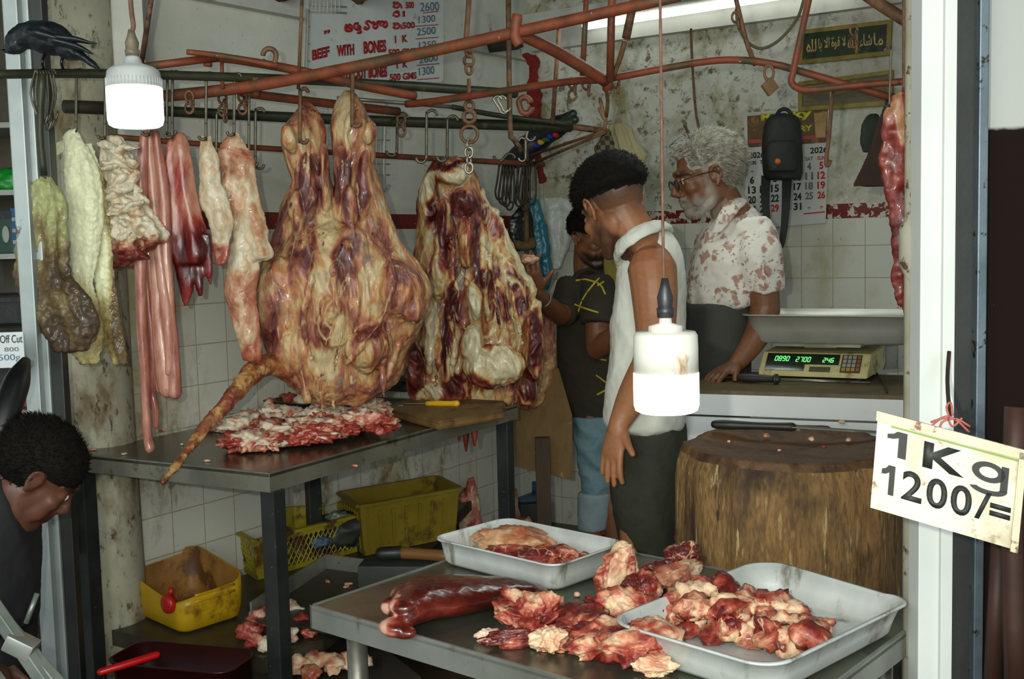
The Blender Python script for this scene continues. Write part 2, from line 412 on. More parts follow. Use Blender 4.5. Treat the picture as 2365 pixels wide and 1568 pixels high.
# ================================================================ tables, counter, block
steel=M('worn steel',[(96,92,78),(138,136,124),(112,106,88)],5,.33,metal=.75,stretch=(1,1,1),spots=[((86,66,40),7,.55,.75,(1,1,1)),((110,60,40),26,.68,.74,(1,1,1))],bump=.08)
steeltop=M('wet steel top',[(74,68,52),(104,98,82),(84,76,58)],3.5,.24,metal=.7,spots=[((96,52,36),9,.58,.70,(1,1,1))],bump=.1)
steelfg=M('greenish steel top',[(84,86,72),(116,118,104),(94,92,74)],3.,.30,metal=.75,spots=[((88,64,42),8,.56,.72,(1,1,1))],bump=.08)
steeledge=M('brushed steel edge',[(140,142,132),(182,184,176)],4,.36,metal=.7,spots=[((98,88,64),10,.6,.75,(1,1,1))],bump=.06)
leg_m=M('dark painted steel',[(34,38,38),(58,60,56)],7,.45,metal=.4,spots=[((110,104,90),40,.66,.7,(1,1,1))])
def quadtop(bm,pts,z,th,bev=.004):
    prism(bm,[V((p.x,p.y,z-th)) for p in pts],(0,0,th),bev)
# --- big table
A=PZ(622,1094,.85); Bq=PZ(1196,935,.85); L0=PZ(187,1050,.85); L0=A+(L0-A)*1.05
u=(Bq-A); v=(L0-A); TB=[A,A+u,A+u+v,A+v]
t=thing('steel_table',(A+u*.5+v*.5)*1,'long steel butcher table heaped with fat trimmings along the tiled wall','table'); t.location.z=0
if (u.cross(v)).z<0: TB=TB[::-1]
bm=nbm(); quadtop(bm,TB,.85,.012,.002); put('tabletop',bm,steeltop,t,smooth=False)
for a_,b_ in ((A,A+u),(A,A+v),(A+u,A+u+v)):
    bm=nbm(); d=(b_-a_).normalized(); nn=V((-d.y,d.x,0)); nn=nn if nn.dot((A+u*.5+v*.5)-a_)>0 else -nn
    q=[a_+V((0,0,-.052)),b_+V((0,0,-.052)),b_+V((0,0,.002)),a_+V((0,0,.002))]
    prism(bm,q,nn*.006); put('apron',bm,M('table fascia',[(120,116,100),(160,156,140)],4,.4,metal=.6,spots=[((96,84,56),9,.55,.7,(1,1,1))],bump=.08),t,smooth=False)
for s1,s2 in ((.02,.02),(.955,.03),(.02,.985)):
    c=A+u*s1+v*s2; bm=nbm(); box(bm,(c.x,c.y,.40),(.048,.048,.80),rz=math.atan2(u.y,u.x),bev=.003); put('leg',bm,leg_m,t,smooth=False)
# leg seen half way along the back
c=A+u*.76+v*.93; bm=nbm(); box(bm,(c.x,c.y,.40),(.05,.05,.80),rz=.5,bev=.003); put('leg',bm,leg_m,t,smooth=False)
# --- front table
FA=V((-.418,2.19,0)); fu=V((.766,-.643,0)); fv=V((.643,.766,0)); FZ=.74; FLn=1.0; FWd=.69
t=thing('steel_table',FA+fu*.5+fv*.33,'low greenish steel table in the foreground carrying liver and aluminium pans','table')
q=[FA,FA+fu*FLn,FA+fu*FLn+fv*FWd,FA+fv*FWd]
bm=nbm(); quadtop(bm,q,FZ,.01,.002); put('tabletop',bm,steelfg,t,smooth=False)
for a_,b_ in ((q[0],q[1]),(q[0],q[3]),(q[3],q[2]),(q[1],q[2])):
    d=(b_-a_).normalized(); nn=V((-d.y,d.x,0)); nn=nn if nn.dot((q[0]+q[2])*.5-a_)>0 else -nn
    bm=nbm(); prism(bm,[a_+V((0,0,FZ-.045)),b_+V((0,0,FZ-.045)),b_+V((0,0,FZ+.003)),a_+V((0,0,FZ+.003))],nn*.007,.001); put('rim',bm,steeledge,t,smooth=False)
for s1,s2 in ((.07,.06),(.07,.6),(.93,.6),(.93,.06)):
    c=FA+fu*s1+fv*s2; bm=nbm(); tube(bm,[(c.x,c.y,0),(c.x,c.y,FZ-.012)],.021,16); put('leg',bm,steel,t)
# --- counter
cz=1.0; a=PZ(1560,899,cz); b=PZ(2180,917,cz); d=(b-a).normalized(); nb=V((-d.y,d.x,0)); nb=nb if nb.y>0 else -nb
t=thing('counter',(a+b)/2-V((0,0,cz))+nb*.25,'white panelled counter with a dirty brown top below the scale','counter')
a2=a+d*.02; b2=b+d*.2
bm=nbm(); prism(bm,[a2-V((0,0,.012)),b2-V((0,0,.012)),b2+nb*.5-V((0,0,.012)),a2+nb*.5-V((0,0,.012))],(0,0,.012),.002)
put('countertop',bm,M('dirty brown worktop',[(58,44,24),(96,78,44),(70,56,30)],7,.55,spots=[((100,96,60),6,.58,.7,(1,1,1)),((120,60,45),40,.68,.72,(1,1,1))],bump=.3),t,smooth=False)
cw=M('white laminate panel',[(206,210,208),(222,226,224)],3,.4,spots=[((150,120,90),38,.68,.72,(1,1,1)),((120,110,90),7,.62,.75,(1,1,1))],bump=.05)
bm=nbm(); prism(bm,[a2-V((0,0,.075)),b2-V((0,0,.075)),b2-V((0,0,.012)),a2-V((0,0,.012))],nb*.02,.002); put('fascia',bm,cw,t,smooth=False)
bm=nbm(); prism(bm,[a2+nb*.012-V((0,0,1.)),b2+nb*.012-V((0,0,1.)),b2+nb*.012-V((0,0,.083)),a2+nb*.012-V((0,0,.083))],nb*.02); put('front_panel',bm,cw,t,smooth=False)
CTA,CTD,CTN=a,d,nb
# --- chopping block (tree trunk)
bc=PZ(1828,1020,.93); bc.z=0; R0=.292
bm=nbm(); rings=[]; zs=[0,.1,.25,.4,.55,.68,.78,.84,.88,.905,.92,.925]; SEG=144
for iz,z in enumerate(zs):
    ring=[]
    for k in range(SEG):
        a=2*PI*k/SEG; n1=fbm(V((math.cos(a)*1.6,math.sin(a)*1.6,z*.5)),3)
        groove=-.007*max(0,fbm(V((math.cos(a)*9,math.sin(a)*9,z*1.2+4)),4))*2
        r=R0+.018*n1+groove-.01*(z/.93)
        if z>.85: r-=.02*((z-.85)/.075)**2+.006*abs(fbm(V((a*14,z*9,2)),2))
        ring.append(bm.verts.new((bc.x+r*math.cos(a),bc.y+r*math.sin(a),z+(.006*n1 if z>.8 else 0))))
    rings.append(ring)
for f in (.93,.8,.6,.4,.2,.07):
    ring=[]
    for k in range(SEG):
        a=2*PI*k/SEG; r=(R0-.03)*f; x=math.cos(a)*r; y=math.sin(a)*r
        ring.append(bm.verts.new((bc.x+x,bc.y+y,.925-.022*(1-f*f)+.006*fbm(V((x*9,y*9,1)),3)+(.012 if y>.12 and x<.15 else 0)*sm(.12,.2,y))))
    rings.append(ring)
for a,b in zip(rings,rings[1:]):
    for k in range(SEG): bm.faces.new((a[k],a[(k+1)%SEG],b[(k+1)%SEG],b[k]))
bm.faces.new(rings[0][::-1]); bm.faces.new(rings[-1])
for f in bm.faces: f.material_index=0 if f.calc_center_median().z<.9 else 1
bark=M('chopped trunk side',[(92,66,36),(150,114,66),(114,84,48),(176,142,90)],60,.8,stretch=(1.,1.,.2),detail=9,spots=[((58,42,28),4,.46,.66,(1,1,.5)),((186,160,112),44,.62,.68,(1,1,.14)),((44,32,20),18,.62,.70,(1,1,.25))],bump=.8,bd=.007,bscale=80)
cut=M('chopped trunk top',[(62,40,20),(104,72,40),(80,54,30)],12,.65,spots=[((44,28,16),4,.5,.66,(1,1,1)),((150,118,76),60,.66,.72,(1,1,1))],bump=.9,bd=.006)
put('chopping_block',bm,[bark,cut],label='large round tree-trunk chopping block with a knife lying on its scarred top',cat='chopping block')
BLK=bc
# --- low platform under the big table
def flatpoly(name,pts,z,th,mt,**k):
    q=[V((p[0],p[1],z-th)) for p in pts]; bm=nbm(); prism(bm,q,(0,0,th),.004); return put(name,bm,mt,smooth=False,**k)
mw=M('grimy sheet metal',[(42,38,26),(74,70,54),(54,48,34)],5,.4,metal=.3,spots=[((80,36,22),8,.62,.7,(1,1,1))],bump=.3)
pf=[V((-1.8,3.78,.27)),PZ(180,1438,.27),PZ(387,1486,.27),PZ(607,1522,.27),PZ(745,1478,.27),PZ(1060,1180,.27)+V((.05,.2,0))]
wl=[CORN+DL*1.0+NL*.03,CORN+DL*2.5+NL*.03,V((-1.8,4.2,0))]
t=thing('low_platform',V((-.9,3.7,0)),'low dark platform of boards and sheet metal under the steel table','platform')
pts=pf+wl; q=[V((p[0],p[1],.222)) for p in pts]; bm=nbm(); prism(bm,q,(0,0,.05),.004); put('sheet_top',bm,mw,t,smooth=False)
cxy=sum((V((p[0],p[1],0)) for p in pts),V((0,0,0)))/len(pts)
bm=nbm(); prism(bm,[V((cxy.x+(p[0]-cxy.x)*.93,cxy.y+(p[1]-cxy.y)*.93,.0)) for p in pts],(0,0,.222)); put('timber_base',bm,dark,t,smooth=False)
# ================================================================ bulbs
def bulb(x,y0,y1,Y,wpx,name_lbl,cord_pts,rusty,neck):
    """housing between y0..y1, light part below"""
    c=P(x,y0,Y); r=wpx/2*Y/F; hh=(y1[0]-y0)*Y/F; gh=(y1[1]-y1[0])*Y/F
    t=thing('led_bulb',c-V((0,0,hh+gh)),name_lbl,'light bulb')
    z0=c.z-hh
    if rusty:
        prof=[(r*.985,z0),(r*.985,z0+hh*.55),(r*.97,z0+hh*.9),(r*.9,z0+hh*.99),(r*.52,z0+hh),(r*.52,z0+hh+.008),(r*.2,z0+hh+.012),(r*.18,z0+hh+neck*.4)]
        hm=M('rust stained white housing',[(206,204,192),(224,222,212)],6,.5,spots=[((176,132,70),16,.56,.66,(1,1,.35)),((120,80,40),42,.66,.7,(1,1,.6))],bump=.1)
    else:
        prof=[(r*.99,z0),(r*.98,z0+hh*.25),(r*.93,z0+hh*.5),(r*.78,z0+hh*.62),(r*.36,z0+hh*.74),(r*.28,z0+hh*.9),(r*.2,z0+hh)]
        hm=M('grey plastic housing',[(168,172,170),(186,190,188)],30,.6,bump=.05)
    bm=nbm(); lathe(bm,(c.x,c.y,0),prof,48)
    if not rusty:
        for k in range(48):
            a=2*PI*k/48; box(bm,(c.x+math.cos(a)*r*.985,c.y+math.sin(a)*r*.985,z0+hh*.14),(.0025,.0012,hh*.26),rz=a)
    put('housing',bm,hm,t)
    bm=nbm(); lathe(bm,(c.x,c.y,0),[(r*.5,z0-gh),(r*.82,z0-gh*.985),(r*.95,z0-gh*.93),(r,z0-gh*.8),(r,z0-gh*.02),(r*.97,z0)],48)
    put('diffuser',bm,EM('lit diffuser',(1,.99,.93),3.2),t)
    top=prof[-1][1]
    bm=nbm(); lathe(bm,(c.x,c.y,0),[(r*.24,top-.002),(r*.27,top+neck*.2),(r*.22,top+neck*.24),(r*.25,top+neck*.5),(r*.16,top+neck*.75),(r*.10,top+neck)],24)
    put('lamp_socket',bm,M('black bakelite',[(26,28,30),(44,46,48)],20,.4) if rusty else M('brown bakelite',[(70,62,48),(130,120,100)],30,.5),t)
    bm=nbm(); cp=[V((c.x,c.y,top+neck*.9))]+[P(a,b,d) for a,b,d in cord_pts]
    tube(bm,cp,.0022 if rusty else .005,8,4); put('cord',bm,M('dusty twisted cord',[(88,60,48),(120,86,70)],60,.8),t)
bulb(1537,765,(860,955),1.62,152,'rust-stained white LED bulb glowing in front of the men',[(1533,640,1.63),(1530,450,1.65),(1527,200,1.67),(1524,-60,1.7)],True,.055)
bulb(306,128,(200,290),2.25,124,'grey LED bulb with ribbed housing beside the crow',[(308,60,2.25),(303,20,2.25),(298,-60,2.25)],False,.05)
# fluorescent tube on the back beam
a=PW(1352,60,'R',.12); b=PW(1352,60,'R',.12)+DR*1.25; b.z=a.z+.015
t=thing('fluorescent_tube',(a+b)/2,'glowing fluorescent tube fixed on the beam of the back wall','tube light')
bm=nbm(); tube(bm,[a,b],.019,16,dome=True); put('glass_tube',bm,EM('lit tube',(.95,1,.93),2.4),t)
bm=nbm(); tube(bm,[a+V((0,0,.03))-NR*.03,b+V((0,0,.03))-NR*.03],.022,8); put('batten',bm,whitep,t)
# ================================================================ pans
alum=M('beaten aluminium',[(184,188,184),(214,218,214),(194,198,192)],4,.42,metal=.25,spots=[((128,122,104),14,.54,.70,(1,1,.16)),((120,96,62),8,.62,.76,(1,1,.4))],bump=.35,bd=.004,bscale=7)
def rr(hx,hy,r,n=6):
    out=[]
    for cx_,cy_,a0 in ((hx-r,hy-r,0),(-hx+r,hy-r,PI/2),(-hx+r,-hy+r,PI),(hx-r,-hy+r,1.5*PI)):
        for k in range(n+1):
            a=a0+PI/2*k/n; out.append((cx_+r*math.cos(a),cy_+r*math.sin(a)))
    return out
def tray(name,c,hx,hy,h,rz,mt,label,cat,r=.05,flare=.012,lip=.006,th=.0025,wob=.0,parent=None,bow=0.):
    bm=nbm(); R=Matrix.Rotation(rz,3,'Z')
    def ring(dx,z,rad,wv=0):
        out=[]
        for i,(x,y) in enumerate(rr(hx+dx,hy+dx,max(rad,.004),10)):
            w_=wv*noise.noise(V((x*7+hx*31,y*7,z*3)))*.012
            out.append(bm.verts.new(V(c)+R@V((x*(1+w_*4),y*(1+w_*4),z+(w_ if z>h*.5 else 0)+(bow*(abs(x)/hx)**2*(z/h))))))
        return out
    L=[ring(-flare-.5*r,0,r*.6),ring(-flare-.006,.002,r*.9),ring(-flare*.9,.010,r),ring(-flare*.5,h*.5,r,wob),ring(0,h,r,wob),ring(lip,h,r,wob),ring(lip,h-.004,r,wob),ring(lip-.003,h-.004,r,wob),ring(-th,h-.004,r,wob),ring(-flare*.5-th,h*.5,r,wob),ring(-flare-th,.010,r),ring(-flare-.010,.004,r*.85),ring(-flare-.5*r,.003,r*.6)]
    n=len(L[0])
    for p,q in zip(L,L[1:]):
        for k in range(n): bm.faces.new((p[k],p[(k+1)%n],q[(k+1)%n],q[k]))
    bm.faces.new(L[0][::-1]); bm.faces.new(L[-1])
    return put(name,bm,mt,parent,label=label,cat=cat,origin=V(c))
# large pan from its rim corners
pc=(PZ(1680,1292,.805)+PZ(1880,1575,.805))/2
p1=PZ(1665,1300,.805);p2=PZ(1978,1352,.805);p3=PZ(1548,1440,.805);p4=PZ(1895,1572,.805)
hx=((p2-p1).length+(p4-p3).length)/4; hy=((p3-p1).length+(p4-p2).length)/4; c=(p1+p2+p3+p4)/4; d=(p2-p1).normalized()+(p4-p3).normalized(); rz=math.atan2(d.y,d.x)
BP=(V((c.x,c.y,FZ+.001)),hx,hy,rz)
tray('baking_pan',BP[0],hx+.015,hy+.015,.065,rz,alum,'large dented aluminium pan half filled with chopped beef, on the right','pan',r=.06,flare=.02,wob=1.3)
s1=PZ(1013,1243,.80);s2=PZ(1155,1197,.80);s3=PZ(1422,1252,.80);s4=PZ(1295,1312,.80)
# left, back, right, front corners
c=(s1+s2+s3+s4)/4; hx=((s3-s2).length+(s4-s1).length)/4; hy=((s2-s1).length+(s3-s4).length)/4; d=(s3-s2).normalized()+(s4-s1).normalized(); rz=math.atan2(d.y,d.x)
SP=(V((c.x,c.y,FZ+.001)),hx,hy,rz)
tray('baking_pan',SP[0],hx+.004,hy+.004,.062,rz,alum,'smaller aluminium pan holding one slab of meat, behind the liver','pan',r=.035,flare=.01,wob=.5,lip=.004)
# ================================================================ scale
sc0=PZ(1752,875,1.0); sc1=PZ(2003,884,1.0); d=(sc1-sc0).normalized(); n=V((-d.y,d.x,0)); n=n if n.y>0 else -n
Wd=(sc1-sc0).length
T=thing('price_scale',(sc0+sc1)/2+n*.16,'yellowed electronic price scale with green digits under a steel pan','scale')
cream=M('yellowed plastic',[(176,164,106),(206,196,140)],5,.5,spots=[((120,90,40),10,.56,.7,(1,1,1)),((150,60,35),30,.66,.7,(1,1,1))],bump=.1)
z0=1.012
def sp(s,dep,z): return sc0+d*s+n*dep+V((0,0,z-1.0))
# body: front face slopes back
bm=nbm(); prof=[(0,z0),(.0,z0+.012),(.06,z0+.070),(.30,z0+.082),(.31,z0+.02),(.27,z0)]
prism(bm,[sp(0,a,b) for a,b in prof],d*Wd,.003); put('housing',bm,cream,T,smooth=False)
fn=(sp(0,.06,z0+.07)-sp(0,0,z0+.012)).normalized(); out=d.cross(fn).normalized(); out=out if out.y<0 else -out
def fp(s,h,o=.001): return sp(0,0,z0+.012)+d*(s*Wd)+fn*(h*.083)+out*o
def panel(nm,s0_,s1_,h0,h1,mt,o=.0012,th=.0015,par=T):
    bm=nbm(); prism(bm,[fp(s0_,h0,o),fp(s1_,h0,o),fp(s1_,h1,o),fp(s0_,h1,o)],out*th); return put(nm,bm,mt,par,smooth=False)
disp=M('dark display window',[(24,34,26),(34,44,32)],5,.15)
dp=panel('display',.05,.73,.42,.93,disp); panel('display',.05,.42,.1,.42,disp); panel('label_plate',.47,.66,.07,.3,M('olive plate',[(70,68,44)],5,.5))
kp=panel('keypad',.75,.93,.06,.93,M('keypad base',[(66,60,40)],5,.5))
for i in range(4):
    for j in range(4):
        mt=M('grey key',[(150,150,140)],9,.5) if (i<3 and j>0) else M('amber key',[(170,130,60)],9,.5) if j==0 and i<3 else M('reddish key',[(140,90,60)],9,.5)
        bm=nbm(); a_=.765+i*.042; b_=.12+j*.2
        prism(bm,[fp(a_,b_,.003),fp(a_+.032,b_,.003),fp(a_+.032,b_+.15,.003),fp(a_,b_+.15,.003)],out*.002); put('key',bm,mt,kp,smooth=False)
# seven segment digits
SEGS={'0':'abcdef','1':'bc','2':'abged','4':'fgbc','5':'afgcd','6':'afgedc','7':'abc','8':'abcdefg','9':'abcdfg','3':'abgcd'}
grn=EM('green digits',(.03,.9,.08),1.1)
bm=nbm()
def digit(ch,s,h,w_,hh):
    pt={'a':((0,1),(1,1)),'b':((1,1),(1,.5)),'c':((1,.5),(1,0)),'d':((0,0),(1,0)),'e':((0,0),(0,.5)),'f':((0,.5),(0,1)),'g':((0,.5),(1,.5))}
    for g in SEGS[ch]:
        (x0,y0),(x1,y1)=pt[g]; a=fp(s+(x0+y0*.25)*w_,h+y0*hh,.0035); b=fp(s+(x1+y1*.25)*w_,h+y1*hh,.0035); tube(bm,[a,b],.0011,5)
for k,ch in enumerate('0890'): digit(ch,.13+k*.036,.55,.022,.22)
for k,ch in enumerate('2700'): digit(ch,.33+k*.036,.53,.022,.22)
for k,ch in enumerate('246'): digit(ch,.58+k*.036,.53,.022,.2)
put('digits',bm,grn,dp)
bm=nbm(); box(bm,sp(Wd/2,.17,z0+.095),(Wd*.8,.2,.012),rz=math.atan2(d.y,d.x)); box(bm,sp(Wd/2,.17,z0+.087),(Wd*.3,.1,.012),rz=math.atan2(d.y,d.x)); put('weighing_plate',bm,M('grey plate',[(110,106,90),(150,146,130)],9,.4,metal=.6),T,smooth=False)
for s_,e_ in ((.03,.03),(Wd-.03,.03),(.03,.25),(Wd-.03,.25)):
    bm=nbm(); c=sp(s_,e_,1.0); lathe(bm,c,[(.012,0),(.012,.014)],12); put('foot',bm,M('black rubber',[(20,20,18)],9,.7),T)
inox=M('satin stainless',[(146,144,134),(172,170,160)],5,.36,metal=.35,spots=[((120,60,40),40,.7,.74,(1,1,1))],bump=.03)
pc0=sp(Wd*.62,.17,z0+.101)
tray('steel_pan',pc0,.262,.165,.094,math.atan2(d.y,d.x),inox,'empty deep stainless steel pan standing on the price scale','pan',r=.05,flare=.018,lip=.012)
# sharpening steel / knife on counter
def along(p,q,n_=1): return (q-p).normalized()
a=PZ(1710,872,1.016);b=PZ(1795,876,1.016);c=PZ(2010,884,1.008)
t=thing('knife_steel',b,'sharpening steel with black handle lying in front of the scale','sharpening steel')
bm=nbm(); tube(bm,[a,a+(b-a)*.3,a+(b-a)*.8,b],[.013,.0145,.011,.013],12,3,dome=True); put('handle',bm,M('black handle',[(24,22,18),(40,36,30)],12,.5),t)
bm=nbm(); tube(bm,[b-(b-a)*.06,b],.017,16); put('guard',bm,M('tarnished guard',[(70,64,52)],12,.4,metal=.6),t)
bm=nbm(); tube(bm,[b,c],.005,8); put('rod',bm,steel,t)
# scale cable
bm=nbm(); tube(bm,[PZ(2022,858,1.006),PZ(2040,885,1.005),PZ(2048,906,1.003)-CTN*.0,PZ(2048,906,1.)-CTN*.012-V((0,0,.05)),PZ(2055,906,1.)-CTN*.02-V((0,0,.12)),PZ(2100,906,1.)-CTN*.03-V((0,0,.2))],.0035,8,5)
put('power_cable',bm,M('black cable',[(18,18,16)],9,.5),label='thin black cable hanging over the counter edge by the scale',cat='cable')
# knife on block
a=PZ(1650,980,.952);b=PZ(1830,986,.948);c=PZ(2100,1003,.935)
t=thing('butcher_knife',b,'long butcher knife with worn black handle on the chopping block','knife')
bm=nbm(); tube(bm,[a,a+(b-a)*.15,a+(b-a)*.6,b],[.011,.013,.010,.012],12,4,dome=True); put('handle',bm,M('black handle',[(24,22,18),(40,36,30)],12,.35),t)
dd=(c-b).normalized(); nn=V((-dd.y,dd.x,0)); bm=nbm(); prism(bm,[b+nn*.012,b-nn*.016,b+dd*.16-nn*.018,c-nn*.004,b+dd*.2+nn*.01],(0,0,.0025)); put('blade',bm,M('tarnished blade',[(84,82,74),(120,118,108)],9,.35,metal=.8),t,smooth=False)
# ================================================================ rack of pipes
redp=M('flaking red-brown paint',[(92,42,22),(130,64,36),(76,40,24)],7,.6,spots=[((74,62,36),9,.48,.66,(1,1,1)),((200,170,140),60,.70,.73,(1,1,1))],bump=.3)
grnp=M('dark oily pipe',[(34,38,28),(58,60,42),(44,46,34)],9,.45,metal=.2,spots=[((92,80,48),18,.6,.7,(1,1,1))],bump=.2)
rust=M('rusty iron',[(84,58,38),(118,84,56),(66,48,34)],16,.65,metal=.2,spots=[((50,40,28),22,.56,.68,(1,1,1))],bump=.3)
hookm=M('dull steel hook',[(74,72,58),(110,106,88)],20,.4,metal=.6,spots=[((70,50,34),30,.6,.7,(1,1,1))],bump=.1)
silver=M('silver pipe',[(130,126,108),(160,156,140)],12,.35,metal=.7)
RK=thing('hanging_rack',V((.1,3.4,2.0)),'rack of red-brown and dark pipes carrying hooks over the butcher table','meat rack')
def rail(pts,w_,mt,name='rail',sm_=4,seg=10,par=None,**k):
    bm=nbm(); q=[P(a,b,c) for a,b,c in pts]; r=[w_/2*c/F for a,b,c in pts]
    tube(bm,q,r,seg,sm_ if len(pts)>2 else 0); return put(name,bm,mt,par if par is not None else RK,**k)
rail([(-30,172,2.75),(240,170,3.0),(640,182,3.3),(900,196,3.6),(1190,216,4.0)],21,grnp)
rail([(238,249,3.33),(650,270,3.78),(980,283,4.1),(1318,293,4.4)],24,grnp)
rail([(148,246,3.25),(240,249,3.33)],30,M('wooden sleeve',[(38,34,24),(60,52,36)],9,.7,bump=.3),'wooden_sleeve')
rail([(1310,291,4.4),(1400,303,4.45)],15,rust)
rail([(255,315,3.25),(500,335,3.5),(930,362,4.3),(1255,380,4.9)],13,redp)
rail([(380,222,3.25),(590,198,3.2),(900,138,3.05),(1195,74,2.9),(1570,-10,2.7)],27,redp)
rail([(480,152,3.2),(505,133,3.2),(700,165,3.3),(820,195,3.4),(960,222,3.5)],20,redp)
rail([(325,155,3.1),(508,132,3.2)],18,redp)
rail([(512,132,3.2),(514,205,3.2)],9,redp,'strut')
rail([(432,120,3.1),(520,130,3.15),(640,152,3.2)],13,redp)
rail([(560,215,3.3),(700,232,3.5),(920,258,3.8)],20,redp)
rail([(940,240,3.7),(1010,233,3.6),(1300,190,3.3),(1400,182,3.2),(1600,146,3.1),(1700,138,3.05),(1790,149,3.0),(1860,168,3.0),(2060,226,2.95)],17,redp)
rail([(780,226,3.7),(1045,247,4.0)],9,silver); rail([(1045,247,4.0),(1160,268,4.2),(1320,287,4.35)],12,grnp)
rail([(1195,76,2.9),(1290,122,3.0),(1400,188,3.15)],28,redp,'brace')
rail([(1196,34,2.89),(1190,80,2.89),(1200,104,2.89)],25,redp,'stub')
rail([(2118,186,2.75),(1990,196,2.8),(1880,207,2.85),(1845,204,2.87),(1828,190,2.88),(1832,165,2.88),(1850,80,2.88),(1872,-20,2.88)],16,redp)
rail([(1975,-30,2.5),(2040,15,2.45),(2125,68,2.4)],28,rust)
for a in ([(1174,-10,3.9),(1178,290,3.95),(1186,320,3.96),(1204,348,3.98)],[(1292,60,3.6),(1276,285,3.7)],[(1355,-10,3.1),(1345,175,3.15)],[(1413,-10,3.0),(1409,185,3.1)],[(1698,-10,3.0),(1722,90,3.02),(1744,150,3.05)],[(698,-10,3.2),(689,205,3.3)],[(352,-20,3.0),(326,150,3.1)]):
    rail(a,{1174:12,1292:10,1355:13,1413:18,1698:11,698:8,352:12}[a[0][0]],rust if a[0][0] not in (1413,1355) else redp,'hanger',3)
rail([(1395,303,4.4),(1228,358,4.85)],7,rust,'stay'); rail([(1398,306,4.4),(1215,384,4.9)],7,rust,'stay')
rail([(1468,-12,3.0),(1458,30,3.02),(1446,88,3.05)],20,rust,'hanger',2)
rail([(1443,95,3.05),(1432,135,3.08),(1414,182,3.12)],12,rust,'hanger',2)
rail([(590,178,3.2),(592,222,3.22)],16,redp,'clamp'); rail([(1398,170,3.14),(1405,206,3.16)],26,redp,'clamp')
# ---- hooks
def shook(px,y0,y1,Y,r=3.2,R=9,s0=1,s1=1,label='S-shaped steel hook hanging empty on the rack',group='empty hooks on the rack',mt=None,dx=0,name='meat_hook'):
    k=Y/F; a=P(px,y0,Y); b=P(px+dx,y1,Y); R*=k; r*=k; pts=[]
    for i in range(7):
        t=PI*(1-i/6)*1.0; pts.append(V((a.x+s0*(R+R*math.cos(t+0))-0,a.y,a.z-R+R*math.sin(t))) if 0 else V((a.x+s0*(R*math.cos(PI*i/6)+R)*1.0,a.y,a.z-R+R*math.sin(PI*i/6))))
    pts=[p+V((-s0*0,0,0)) for p in pts]
    for i in range(7): pts.append(V((b.x-s1*(R-R*math.cos(PI*i/6)),b.y,b.z+R-R*math.sin(PI*i/6))))
    bm=nbm(); tube(bm,pts,r,8,2)
    return put(name,bm,mt or hookm,label=label,cat='hook',group=group,origin=a)
HK=[(176,160,305,3.05,'steel hook piercing the pale tripe'),(243,165,320,3.08,'steel hook behind the grey bulb holding the frilly tripe'),(345,165,312,3.12,'steel hook holding the bundle of long intestines'),(398,165,318,3.15,'steel hook holding the red lobed offal'),(476,168,322,3.18,'steel hook through the small pale fatty piece'),(541,170,312,3.22,'steel hook through the pale stomach skin beside the carcass')]
for px,y0,y1,Y,lb in HK: shook(px,y0,y1,Y,3.4,8,1,1,lb,None)
for px,y0,y1,Y in ((386,165,312,3.16),(575,175,385,3.3),(590,250,390,3.35),(500,256,385,3.3),(362,168,250,3.2)): shook(px,y0,y1,Y,3.2,10,1,-1)
for px,y0,y1,Y in ((985,255,375,3.7),(1033,268,372,4.0),(917,262,360,4.0),(1165,355,372,4.7)): shook(px,y0,y1,Y,3.4,12,1,1)
shook(1140,222,262,3.9,2.6,9,1,-1,mt=silver,dx=14); shook(1150,222,258,3.9,2.6,9,1,-1,mt=silver,dx=10)
shook(637,112,152,3.2,6,15,-1,1,'thick rusty hook curling up from the top red rail',None,mt=rust)
shook(1198,225,262,3.4,7,13,1,-1,'thick red J-hook beside the torn red strip',None,mt=redp,dx=4)
shook(693,205,330,3.35,4.5,9,1,-1,'dark iron hook holding the left hind leg of the carcass',None,mt=rust)
shook(814,150,292,3.3,5,9,-1,-1,'dark iron hook holding the right hind leg of the carcass',None,mt=rust)
shook(2058,110,245,2.25,2.6,7,-1,1,'long thin hook holding the strip of red beef by the post',None,dx=-4)
shook(2088,-20,230,2.3,4.5,9,1,1,'dark rod hook behind the strip of red beef',None,mt=rust)
# long hook on the back wall with teal rag
Yb=4.9
bm=nbm(); tube(bm,[P(1596,66,Yb),P(1598,130,Yb),P(1606,250,Yb),P(1614,300,Yb),P(1607,315,Yb),P(1592,310,Yb),P(1580,288,Yb)],.0055,8,4)
put('long_hook',bm,rust,label='long bent iron hook hanging down behind the grey-haired man',cat='hook',origin=P(1596,66,Yb))
bm=nbm()
for k,(x0,x1,y) in enumerate(((1585,1612,311),)):
    R=[(P(1598,309,4.86),V((.02,0,0)),V((0,.012,0))),(P(1590,318,4.85),V((.045,0,0)),V((0,.02,0))),(P(1578,330,4.85),V((.06,0,.01)),V((0,.02,0))),(P(1570,345,4.85),V((.045,0,0)),V((0,.012,0))),(P(1566,352,4.85),V((.02,0,0)),V((0,.01,0)))]
    loft(bm,R,20)
put('cleaning_rag',bm,M('teal rag',[(40,96,92),(66,128,120)],30,.9,bump=.5),label='teal rag caught on the long hook above the grey-haired man',cat='rag')
